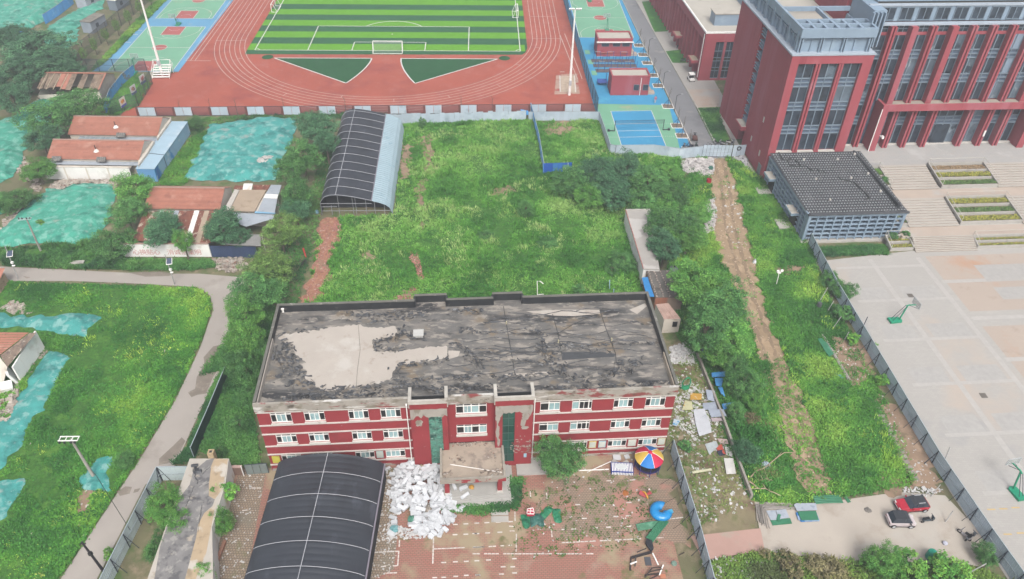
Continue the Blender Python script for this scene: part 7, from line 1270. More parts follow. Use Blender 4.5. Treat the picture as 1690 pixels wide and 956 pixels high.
for i, p in enumerate(PP):
    z = 1.5*max(0, 1-math.hypot(p[0]-k0.x, (p[1]-k0.y)*.75)/4.0)*rg.uniform(.55, 1)
    if math.hypot(p[0]-hole.x, p[1]-hole.y) < .8: continue
    zn = 'along the school wall side' if p[1] > k0.y+1.2 else 'at the front tip' if p[1] < k0.y-4.2 else 'on the arched shed side' if p[0] < k0.x-1.8 else 'on the porch side' if p[0] > k0.x+1.5 else 'in the middle'
    foam(p[0], p[1], z+rg.uniform(0, .25), i, 'white %s %s of the foam heap' % (('foam box', 'squat foam box', 'long foam box', 'small foam box', 'flat foam slab')[i % 5], zn), 'white foam boxes in the heap by the entrance')
for i, (u, v, lab) in enumerate(((1045, 222, 'white foam box apart from the heap, nearest the arched shed and school wall'), (1080, 545, 'long white foam slab left of the heap by the arched shed'), (1090, 578, 'small square foam box below the long slab'), (1070, 650, 'large flat white foam slab beside the light teal bag'),
    (1540, 480, 'pair of foam blocks at the lower right of the steps, front block'), (1520, 500, 'pair of foam blocks at the lower right of the steps, rear block'), (1490, 360, 'foam block under the porch beside the left column'), (1550, 370, 'foam block on the porch floor'), (1560, 420, 'foam slab standing on the entrance steps'), (1620, 350, 'narrow foam slab right of the orange bag'), (1430, 625, 'white foam roll at the lower edge of the heap'), (1400, 640, 'foam box at the very tip of the heap on the brick paving'))):
    p = zf_(u, v); foam(p.x, p.y, .02 if u < 1470 or u > 1600 or v > 450 else .65, (0, 0, 3, 4, 0, 0, 0, 0, 2, 2, 3, 2)[i], lab)
def clump(name, label, cat, p, r, h, m_, seed, n=14):
    """crumpled bag or cloth: a folded dome"""
    rg = np.random.default_rng(seed); vs, fs = [], []; k = 5
    for j in range(k+1):
        for i in range(n): a = 6.283*i/n; q = r*(1-j/k*.85)*rg.uniform(.75, 1.15); vs.append((q*math.cos(a), q*math.sin(a), h*(j/k)**.6*rg.uniform(.6, 1.1)))
    for j in range(k): fs += [(j*n+i, j*n+(i+1) % n, (j+1)*n+(i+1) % n, (j+1)*n+i) for i in range(n)]
    fs.append(tuple(range(k*n, k*n+n))); m = MB(); m.add(vs, fs); o = m.build(name, m_, None, p); return tag(o, label, cat)
M_gtarp = mat('green_tarp', '#2f8560', var=.2, sc=1, rough=.45, spots=[('#4fa57f', 1.2, .56, .66), ('#1f5f48', .9, .56, .66)], bump=.3); M_dtarp = mat('dark_green_tarp', '#3a6b62', var=.2, sc=1, rough=.45, spots=[('#5f9087', 1.2, .56, .66)], bump=.3)
clump('bag', 'crumpled green bag in the middle of the foam heap', 'bag', zf_(1215, 555), .75, .5, mat('green_bag', '#5f9a85', sc=2), 1); clump('bag', 'light teal bag at the lower left of the foam heap', 'bag', zf_(1090, 618), .6, .35, mat('teal_bag', '#7fb3b8', sc=2), 2); clump('bag', 'small orange bag lying under the entrance porch', 'bag', zp(825, 505, .6), .35, .4, mat('orange_bag', '#c99a4a', sc=2), 3)
clump('bag', 'grey mound of mixed waste inside the foam heap', 'waste', hole, .9, .5, mat('mixed_waste', '#a39a90', var=.4, sc=4, spots=[('#d9d5d0', 3, .58, .62)]), 4); clump('sack', 'tan sack on top of the foam by the stair tower', 'sack', zf_(1265, 212, .8), .55, .5, mat('tan_sack', '#b5a88c', sc=2), 5)
# green tarpaulins
zt_ = zoom(840, 820, 13.66)
def tarp(label, pts, h, m_, seed, name='tarpaulin'):
    q = [zt_(u, v) for u, v in pts]; o = relief(name, q, m_, .24, lambda x, y, d: .06+h*(.3+.7*fbm(x, y, .9, seed))*np.clip(d/.35, .35, 1), loc=tuple(q[0])); return tag(o, label, 'tarpaulin')
tarp('crumpled bright green tarpaulin at the left end of the green heap', [(255, 425), (330, 410), (450, 440), (475, 560), (470, 700), (420, 745), (360, 745), (310, 680), (285, 560)], .55, M_gtarp, 1); tarp('dark green folded tarpaulin in the middle of the green heap', [(470, 440), (600, 400), (690, 395), (780, 500), (800, 700), (700, 700), (630, 650), (500, 720), (480, 650)], .6, M_dtarp, 2)
tarp('flat green tarpaulin strip lying diagonally right of the dark one', [(690, 410), (830, 240), (900, 215), (985, 285), (960, 360), (860, 470), (790, 545), (700, 490)], .3, M_gtarp, 3); tarp('green tarpaulin piece at the right end of the green heap', [(985, 290), (1160, 290), (1175, 500), (1200, 580), (1140, 620), (1030, 590), (1000, 480), (975, 370)], .4, M_gtarp, 4)
p = zt_(488, 350, .5); t = thing('plastic_crate', 'small red and white crate on top of the green tarpaulin', 'crate', p); m = MB(); m.box(-.45, .45, -.4, .4, -.2, .2); m.build('crate_body', flat('crimson_plastic', '#c9304e'), t); m = MB()
for a, b in (((-.4, -.35), (.35, -.4)), ((.4, -.3), (.3, .4)), ((-.4, .3), (.3, .42)), ((-.45, -.3), (-.35, .35)), ((-.1, -.38), (.05, .38)), ((-.38, .05), (.38, -.02))): m.bar((*a, .23), (*b, .23), .07)
m.build('white_edging', M_frame, t)
# trampoline with striped umbrella roof
zr2 = zoom(1000, 730, 13.66); c = zr2(905, 560, 0); c = g(1068, 771, 0); t = thing('trampoline_tent', 'round netted trampoline under a red, yellow and blue canopy', 'trampoline', c); Rr = 1.75
CC = [flat('canopy_red', '#d32d52'), flat('canopy_yellow', '#e3c05c'), flat('canopy_blue', '#2a80cf')]
for i in range(6):
    a0, a1 = i*1.0472+1.78, (i+1)*1.0472+1.78; m = MB(); k = 6; G = []
    for j in range(7):
        rr = Rr*j/6; z = 2.9-.95*(j/6)**1.7; G.append([(rr*math.cos(a0+(a1-a0)*s/k), rr*math.sin(a0+(a1-a0)*s/k), z) for s in range(k+1)])
    for j in range(6):
        for s in range(k): m.quad(G[j][s], G[j+1][s], G[j+1][s+1], G[j][s+1])
    m.build('canopy_panel', CC[i % 3], t, smooth=True)
    m = MB(); m.tube([(Rr*j/6*math.cos(a0), Rr*j/6*math.sin(a0), 2.93-.95*(j/6)**1.7) for j in range(7)], .025, 4); m.build('white_seam', M_frame, t)
m = MB(); m.lathe((0, 0, 2.85), [(.28, 0), (.25, .1), (0, .16)], 12); m.build('canopy_cap', CC[0], t)
m = MB(); m.lathe((0, 0, .7), [(1.6, 0), (1.6, .06), (1.35, .08)], 24); m.build('bounce_ring', flat('violet_pad', '#3f3f93'), t); m = MB(); m.lathe((0, 0, .72), [(1.36, 0), (0, 0)], 24); m.build('bounce_mat', flat('black_mat', '#222326'), t)
m = MB(); m.lathe((0, 0, .75), [(1.58, 0), (1.6, 1.2)], 24); m.build('safety_net', mat('black_net', '#2b2b34', alpha=.55, sc=2), t)
m = MB()
for i in range(8): a = i*.785; m.bar((1.6*math.cos(a), 1.6*math.sin(a), 0), (1.65*math.cos(a), 1.65*math.sin(a), 1.98), .06)
m.build('pole', flat('violet_pad', '#3f3f93'), t)
p = g(1026, 776); t = thing('play_couch', 'low blue and white striped play box beside the trampoline', 'play box', p, R_(-4)); m = MB(); m.box(-1.35, 1.35, -.75, .75, 0, .55); m.build('base', flat('navy_vinyl', '#1f3f96'), t)
for i in range(14):
    x = -1.25+i*.185; m = MB(); m.box(x, x+.1, -.62, .62, .555, .6); m.box(x, x+.1, -.8, -.755, .05, .5); m.build('white_stripe', M_frame, t)
m = MB(); m.lathe((-.1, .1, .6), [(.0, .04), (.62, .04), (.7, 0)], 18); o = m.build('oval_pad', flat('pale_pad', '#dfe6e8'), t); o.scale = (1.15, .62, 1)
# blue spiral slide piece and rocker
p = g(1090, 848); t = thing('slide_section', 'bright blue curved plastic tube slide section lying on its side', 'slide', p); m = MB(); rgs = []
n = 18
for j in range(n+1):
    a = R_(60)+R_(280)*j/n; cx, cy = .78*math.cos(a), .78*math.sin(a); w = .55*(1 if j < n-3 else 1)
    rgs.append([(cx+math.cos(a)*w*math.cos(b), cy+math.sin(a)*w*math.cos(b), .5+w*.85*math.sin(b)) for b in [R_(x) for x in range(-60, 245, 24)]])
for A, B in zip(rgs, rgs[1:]):
    for i in range(len(A)-1): m.quad(A[i], A[i+1], B[i+1], B[i])
m.build('tube_half', mat('sky_blue_plastic', '#1d94da', rough=.35, var=.06, sc=1, spec=.5), t, smooth=True); m = MB(); m.obox((.95, -.15, .6), (.8, .5, .08), (0, -.2, .2)); m.build('slide_lip', flat('pale_blue_plastic', '#55b7e2', .35), t)
p = g(1065, 819); t = thing('rocking_toy', 'red and yellow broken rocking toy on the paving', 'toy', p); m = MB(); m.obox((-.35, .05, .35), (.9, .5, .12), (.3, .2, -.5)); m.obox((.35, .1, .3), (.8, .3, .12), (.2, -.3, .3)); m.obox((.5, .45, .35), (.12, .5, .12), (.5, 0, .3)); m.build('body', flat('faded_red_plastic', '#b34a4f'), t); m = MB(); m.tube([(-.3, .35, .45), (-.1, .1, .6), (.05, -.2, .5), (.2, -.5, .25)], .1, 6); m.build('rocker', flat('yellow_plastic', '#e0a53f'), t); m = MB(); m.tube([(.42, .5, .5), (.5, .65, .6), (.6, .5, .5)], .05, 5); m.build('handle', M_frame, t)
p = g(1032.5, 814); clump('mat', 'small orange cloth square on the weedy paving', 'cloth', p, .45, .08, flat('orange_cloth', '#b5713c'), 6)
# corrugated green sheets, broken hoop frames
def corr_sheet(label, p, w, l, rz, m_, name='sheet', z=.06, bow=.0, nf=6, cat='metal sheet'):
    m = MB(); n = 10
    for i in range(nf*2):
        x0, x1 = -w/2+w*i/(nf*2), -w/2+w*(i+1)/(nf*2); z0, z1 = (.0, .05) if i % 2 == 0 else (.05, .0)
        for j in range(n): y0, y1 = -l/2+l*j/n, -l/2+l*(j+1)/n; b = lambda y: bow*math.sin(math.pi*(y/l+.5)); m.quad((x0, y0, z0+b(y0)), (x1, y0, z1+b(y0)), (x1, y1, z1+b(y1)), (x0, y1, z0+b(y1)))
    o = m.build(name, m_, None, (p.x, p.y, p.z+z)); o.rotation_euler.z = rz; return tag(o, label, cat)
M_gsh = mat('green_sheet', '#3f8563', var=.1, sc=1, rough=.5, spots=[('#5a9c7d', 1, .56, .66)]); M_gysh = mat('pale_grey_sheet', '#b7bfca', var=.07, sc=1, rough=.5, spots=[('#9fa9b6', 1, .58, .68)]); M_blsh = mat('blue_sheet_scrap', '#4a93cf', var=.15, sc=1.5, rough=.5, spots=[('#8fb9d8', 1.2, .56, .64)])
corr_sheet('green ribbed sheet pointing left under the blue slide piece', zz(1095, 635), .95, 3.3, R_(-82), M_gsh, z=.3, bow=.1); corr_sheet('green ribbed sheet lying diagonally below the blue slide piece', zz(1135, 665), .95, 3.5, R_(-42), M_gsh, z=.42, bow=.1)
t = thing('broken_hoop', 'toppled black basketball hoop frame beside the green sheets', 'hoop', zz(1040, 800)); o_ = t.location; m = MB(); L_ = lambda u, v, z=.12: zz(u, v)-o_+Vector((0, 0, z))
m.bar(L_(975, 828), L_(1100, 795, .2), .22); m.bar(L_(975, 828), L_(970, 905), .14); m.bar(L_(1003, 830, .5), L_(1000, 880), .12); m.bar(L_(985, 862), L_(1003, 858), .1); m.bar(L_(1010, 805, .5), L_(1065, 785, .6), .08); m.build('frame', flat('black_steel', '#3a3638'), t)
m = MB(); q = [L_(1070, 720, .3), L_(1060, 745, .3), L_(1075, 775, .4), L_(1100, 800, .3), L_(1112, 780, .3), L_(1100, 740, .5)]; m.add(q+[v+Vector((0, 0, .25)) for v in q], [tuple(range(6)), tuple(range(11, 5, -1))]+[(i, (i+1) % 6, 6+(i+1) % 6, 6+i) for i in range(6)]); m.build('weight_box', flat('black_plastic', '#33353b'), t); m = MB(); m.bar(L_(1108, 800), L_(1143, 872), .14); m.bar(L_(970, 872, .3), L_(1010, 857, .3), .12); m.build('white_tube', M_frame, t)
o = MB().box(-.35, .35, -.5, .5, 0, .06).build('board', flat('slate_board', '#5a5d63'), None, zz(1080, 846, .02)); tag(o, 'small dark grey board lying between the broken hoop frames', 'board')
t = thing('metal_tangle', 'rusty tangled metal frame at the bottom edge of the playground', 'frame', zz(1120, 930)); o_ = t.location; m = MB(); m.bar(L_(1060, 935), L_(1150, 925), .14); m.bar(L_(1060, 950), L_(1100, 905, .6), .12); m.bar(L_(1100, 905, .6), L_(1160, 890, .3), .08); m.bar(L_(1080, 925, .4), L_(1165, 905, .4), .1); m.bar(L_(1090, 960), L_(1140, 935), .1); m.build('rusty_bars', mat('rusty_steel', '#4a3f3c', var=.25, sc=3), t); m = MB(); m.bar(L_(1172, 880, .4), L_(1150, 935), .12); m.build('white_tube', M_frame, t); m = MB(); m.obox(L_(1172, 940, .1), (.6, .5, .08)); m.build('orange_plate', flat('faded_orange', '#cf8a6c'), t)
m = MB(); a, b = zz(1270, 808), zz(1305, 790); m.bar(a, b, .08); o = m.build('pipe', mat('rusty_steel', '#4a3f3c')); tag(o, 'short bent rusty rod near the foot of the playground hoarding', 'rod')
m = MB(); m.lathe((0, 0, 0), [(.0, .3), (.25, .28), (.35, .12), (.3, 0)], 12); o = m.build('basin', flat('grey_green_plastic', '#7f988a'), None, zz(1240, 862)); tag(o, 'small grey green basin near the playground hoarding', 'basin')
# ------------------------------------------------------------------ side yard: wall, sheets, rubble
wpts = [g(1150, 590), g(1165, 628), g(1190, 690), g(1215, 760), g(1239, 824)]; t = thing('boundary_wall', 'low grey concrete wall running down the littered side yard', 'wall', wpts[0]); o_ = wpts[0]; m = MB()
for a, b in zip(wpts, wpts[1:]): n = Vector((-(b-a).y, (b-a).x, 0)).normalized()*.14; m.add([a-o_-n, b-o_-n, b-o_+n, a-o_+n]+[v+Vector((0, 0, .9)) for v in (a-o_-n, b-o_-n, b-o_+n, a-o_+n)], [(4, 5, 6, 7), (0, 1, 5, 4), (1, 2, 6, 5), (2, 3, 7, 6), (3, 0, 4, 7)])
m.build('wall', mat('weathered_concrete', '#a9a39a', sc=.8, spots=[('#8b857b', 1, .56, .66)]), t)
zy = zoom(1060, 560, 2.811)
def panel(name, label, cat, pts, m_, z=.1, tilt=0, th=.05, zz_=None):
    z = z if zz_ else z+.2
    q = [(zz_ or zy)(u, v) for u, v in pts]; c = q[0]; zl = tilt if isinstance(tilt, (list, tuple)) else [z]*len(q); m = MB(); P2 = [(p.x-c.x, p.y-c.y) for p in q]; n = len(P2); a = sum(P2[i][0]*P2[(i+1) % n][1]-P2[(i+1) % n][0]*P2[i][1] for i in range(n))
    if a < 0: P2 = P2[::-1]; zl = zl[::-1]
    m.prism(P2, zl, [v+th for v in zl]); return tag(m.build(name, m_, None, (c.x, c.y, 0)), label, cat)
M_wpan = mat('white_panel', '#d3d6dc', var=.06, sc=1, spots=[('#b7bcc6', 1, .58, .66)]); M_gpan = mat('grey_panel', '#a9b2c1', var=.06, sc=1)
panel('wall_panel', 'large white wall panel flat on the yard below the grey sheets', 'panel', [(235, 335), (285, 330), (312, 395), (320, 440), (262, 458), (245, 400)], M_wpan, .12); panel('wall_panel', 'grey sheet overlapping the top of the white wall panel', 'panel', [(278, 305), (348, 302), (358, 332), (282, 336)], M_gpan, .3, tilt=[.3, .5, .3, .3]); panel('wall_panel', 'grey triangular sheet leaning above the flat grey one', 'panel', [(290, 250), (330, 262), (348, 305), (300, 290)], M_gpan, .3, tilt=[.7, .9, .4, .4])
panel('wall_panel', 'grey sheet leaning on the concrete wall under the blue scrap', 'panel', [(302, 338), (370, 348), (385, 378), (318, 370)], M_gpan, tilt=[.5, .95, .9, .3]); panel('wall_panel', 'pinkish grey sheet lying below the leaning grey sheet', 'panel', [(315, 375), (383, 374), (384, 388), (322, 392)], mat('pinkish_panel', '#b8a9ac', sc=1), .2); panel('board', 'white door leaf lying flat beside the concrete wall', 'door', [(376, 560), (420, 560), (432, 632), (388, 634)], mat('door_white', '#dcdad6', sc=1), .12); panel('plank', 'long pale yellow plank lying on the side yard', 'plank', [(228, 620), (318, 606), (322, 616), (232, 630)], mat('yellow_plank', '#d6d3b4', sc=1), .08)
panel('printed_sheet', 'yellow and orange printed sheet beside the school corner', 'sheet', [(222, 258), (275, 262), (272, 288), (220, 290)], mat('orange_print', '#d0a24a', sc=1, var=.1, spots=[('#d9d4c4', 1.6, .56, .6)]), .12); panel('printed_sheet', 'tilted yellow green printed sheet under the orange one', 'sheet', [(196, 292), (228, 298), (232, 335), (182, 338)], mat('yellow_print', '#d2cfa8', sc=1, var=.1, spots=[('#c9943a', 1.2, .56, .6), ('#8fb0a0', 1.4, .6, .64)]), .15)
panel('printed_sheet', 'blue edged white sheet at the corner of the school wall', 'sheet', [(145, 378), (175, 385), (158, 412), (138, 405)], mat('blue_print', '#c9d6df', sc=2, spots=[('#5aa9d8', 1, .6, .64)]), .12)
for i, (pts, col, lab) in enumerate((([(290, 490), (340, 480), (350, 505), (310, 540)], '#bfc8ca', 'pale grey torn banner at the left of the torn banner pile'), ([(345, 465), (392, 472), (398, 495), (360, 488)], '#c9b3ad', 'pinkish torn banner at the top of the torn banner pile'), ([(340, 505), (365, 495), (385, 545), (350, 525)], '#c05a4c', 'red torn banner in the middle of the torn banner pile'), ([(380, 500), (408, 505), (418, 555), (388, 540)], '#dcdad8', 'white torn banner at the right of the torn banner pile'), ([(345, 525), (375, 520), (385, 545), (355, 545)], '#33384a', 'dark blue torn banner at the bottom of the torn banner pile'))): panel('torn_banner', lab, 'banner', pts, mat('banner%s' % 'abcde'[i], col, var=.12, sc=2), .1+.05*i, tilt=[.1+.05*i, .3, .35, .15])
for i, (pts, lab) in enumerate((([(255, 45), (300, 60), (290, 85), (272, 80)], 'blue sheet scrap under the big tree, highest of the blue scraps'), ([(272, 95), (330, 88), (335, 100), (280, 112)], 'narrow blue sheet scrap second from the top beside the wall'), ([(315, 180), (378, 175), (380, 190), (318, 198)], 'flat blue sheet scrap over the wall in the middle'), ([(330, 205), (370, 205), (362, 240), (335, 235)], 'crumpled blue sheet scrap below the middle one'), ([(345, 248), (365, 250), (380, 285), (360, 275)], 'blue sheet strip hanging down beside the wall'), ([(362, 325), (420, 318), (432, 335), (370, 348)], 'lowest blue sheet scrap touching the grey leaning sheet'))): panel('sheet_scrap', lab, 'metal sheet', pts, M_blsh, tilt=[1.0, 1.1, .7, .9])
t = thing('green_ring', 'green plastic net ring standing by the school corner', 'net', zy(198, 235)); m = MB(); m.tube([(.55*math.cos(a*.45), .1*math.sin(a), 1.3+1.1*math.sin(a*.45)) for a in range(15)], .09, 6, cap=False); m.build('ring', flat('green_plastic', '#2f9a6c'), t); m = MB(); m.add([(-.5, 0, .9), (.5, 0, .9), (.6, .1, .1), (.0, -.2, .05), (-.6, .1, .2)], [(0, 1, 2, 3, 4)]); m.build('net_cloth', flat('green_plastic', '#2f9a6c'), t)
for i, (u0, v0, u1, v1, w, lab) in enumerate(((495, 638, 690, 520, .09, 'long pale branch rising towards the tall weeds'), (490, 668, 640, 725, .11, 'fallen bare branch lying across the weeds above the yard'), (560, 680, 575, 640, .08, 'forked side branch above the pipe pile'), (615, 390, 670, 440, .07, 'thin pale stick in the thicket'))):
    a, b = zy(u0, v0, .3), zy(u1, v1, .6); m = MB(); rg = random.Random(i); pr = [a.lerp(b, k/6)+Vector((rg.gauss(0, .12), rg.gauss(0, .12), rg.uniform(0, .2)))-a for k in range(7)]; m.tube(pr, [w*(1-.09*k) for k in range(7)], 5)
    for k in (2, 3, 4): m.tube([pr[k], pr[k]+Vector((rg.gauss(0, .8), rg.gauss(0, .8), .5))], [w*.5, .02], 4)
    tag(m.build('fallen_branch', mat('dry_wood', '#b9a78c', sc=2), None, a), lab, 'branch')
clump('bag', 'blue and white plastic wrap caught in the weeds by the wall', 'plastic', zy(570, 590), .9, .7, mat('plastic_wrap', '#b9cbd8', sc=2, var=.2, spots=[('#5f96c4', 1.2, .6, .64)]), 9)
# pipes and sheets on the yard
zq = zoom(1220, 760, 8.385)
def pipes(label, a0, a1, b0, b1, n, seed, grp):
    rg = random.Random(seed)
    for i in range(n):
        f = i/(n-1); p, q = zq(*a0).lerp(zq(*a1), f), zq(*b0).lerp(zq(*b1), f); d = Vector((rg.gauss(0, .12), rg.gauss(0, .1), 0)); z = .07+rg.random()*.16; m = MB(); m.bar(Vector((0, 0, z)), q-p+d+Vector((0, 0, z)), rg.uniform(.06, .1)); o = m.build('steel_tube', mat('steel_tubes', '#a39d97', rnd=.3, sc=2, rough=.5), None, p+d*.5); tag(o, label, 'tube', grp)
pipes('grey steel tube in the upright bundle at the yard corner', (225, 620), (330, 620), (255, 840), (375, 945), 11, 1, 'steel tubes in the upright bundle'); pipes('grey steel tube in the sideways pile above the sheets', (350, 580), (330, 690), (720, 600), (760, 665), 13, 2, 'steel tubes in the sideways pile')
panel('sheet', 'left pale sheet of the pair with the green edge', 'metal sheet', [(370, 705), (500, 700), (530, 830), (430, 835)], M_gysh, .1, zz_=zq); panel('sheet', 'pale sheet of the pair nearest the rounded stack', 'metal sheet', [(505, 700), (640, 685), (690, 800), (540, 825)], M_gysh, .12, zz_=zq); panel('sheet', 'green sheet under the lower edge of the two pale sheets', 'metal sheet', [(430, 835), (700, 805), (730, 880), (460, 905)], M_gsh, .05, zz_=zq); panel('sheet_offcut', 'small green offcut lying across the two pale sheets', 'metal sheet', [(530, 755), (572, 765), (545, 860), (510, 830)], M_gsh, .18, zz_=zq)
panel('sheet', 'pale rounded sheet on the right hand stack', 'metal sheet', [(745, 640), (780, 620), (1045, 618), (1068, 710), (790, 725)], M_gysh, .3, th=.1, zz_=zq); panel('sheet', 'green sheet in front of the pale rounded sheet', 'metal sheet', [(800, 730), (1050, 722), (1090, 845), (850, 850)], M_gsh, .28, th=.08, zz_=zq); panel('sheet', 'blue edged sheet under the right hand green sheet', 'metal sheet', [(780, 735), (1058, 722), (1108, 850), (860, 860), (810, 830)], mat('blue_white_sheet', '#9fb8d8', sc=1, spots=[('#3f86cc', .8, .52, .58)]), .1, th=.12, zz_=zq)
c4 = [zq(1000, 505), zq(1380, 490), zq(1440, 605), zq(1040, 620)]; cc = (c4[0]+c4[2])/2; corr_sheet('large green ribbed sheet stack at the edge of the yard weeds', cc, (c4[3]-c4[0]).length, (c4[1]-c4[0]).length, math.atan2((c4[1]-c4[0]).y, (c4[1]-c4[0]).x)-math.pi/2, M_gsh, z=.2, bow=.1, nf=5); panel('sheet_offcut', 'narrow green strip right of the large green sheets', 'metal sheet', [(1435, 500), (1475, 498), (1545, 580), (1500, 595)], M_gsh, .06, zz_=zq)
zv = zoom(1340, 500, 7.586); panel('sheet', 'green board with rounded ends in the weeds near the long hoarding', 'board', [(65, 475), (110, 465), (190, 540), (265, 665), (205, 695), (150, 620)], M_gsh, .35, zz_=zv); panel('sheet', 'pale green strip half buried in the weed strip', 'board', [(215, 860), (235, 852), (400, 950), (370, 965)], mat('pale_green_sheet', '#5f9f8f', sc=1), .3, zz_=zv)
for i in range(4): a, b = zv(125+i*9, 395+i*4, .2), zv(450+i*10, 960, .2); m = MB(); m.bar(Vector((0, 0, 0)), b-a, .09); tag(m.build('steel_tube', mat('steel_tubes', '#a39d97'), None, a), 'long steel tube lying along the weed edge near the long hoarding', 'tube', 'steel tubes along the weed edge')
t = thing('concrete_kerb', 'broken concrete kerb slabs along the foot of the weed strip', 'kerb', g(1440, 668)); o_ = t.location
for i in range(16): a = g(1440, 665).lerp(g(1515, 800), i/16); m = MB(); m.obox(a-o_+Vector((random.uniform(-.1, .1), 0, .1)), (.9, .55, .16), (random.uniform(-.05, .05), random.uniform(-.05, .05), random.uniform(-.2, .2))); m.build('slab', mat('kerb_slab', '#a39b92', sc=1, rnd=.1), t)
M_pole = mat('grey_pole', '#b9b9b7', sc=1.5)
for i, (x0, y0, x1, y1, h, lab) in enumerate(((1353, 497, 1366, 475, 3.2, 'thin steel post leaning in the weeds beside the speaker'), (1365, 515, 1376, 497, 2.6, 'second thin steel post among the weeds'), (1374, 543, 1388, 523, 3.0, 'steel post at the edge of the litter by the hoarding'), (1421, 547, 1432, 523, 3.3, 'dark steel post rising above the long hoarding'), (1393, 562, 1401, 548, 2.2, 'short steel post beside the long hoarding bush'), (1560, 757, 1568, 738, 2.6, 'steel post leaning against the lower hoarding'), (1536, 820, 1552, 800, 2.4, 'steel post near the red car by the hoarding'), (1560, 862, 1573, 843, 2.0, 'short steel rod leaning near the parked scooters'), (1582, 955, 1628, 930, 3.0, 'pale steel pole at the bottom right bushes'))):
    a = g(x0, y0); b = g(x1, y1, h*.8); m = MB(); m.tube([(0, 0, 0), tuple(b-a)], .06, 6); tag(m.build('steel_post', M_pole if i != 3 else M_post, None, a), lab, 'post')
m = MB(); m.lathe((0, 0, 0), [(.35, 0), (.35, .8), (.3, .9), (0, .9)], 12); tag(m.build('speaker_can', flat('dark_can', '#5a5d60'), None, g(1351, 507)), 'grey metal can in the weeds at the foot of a post', 'can')
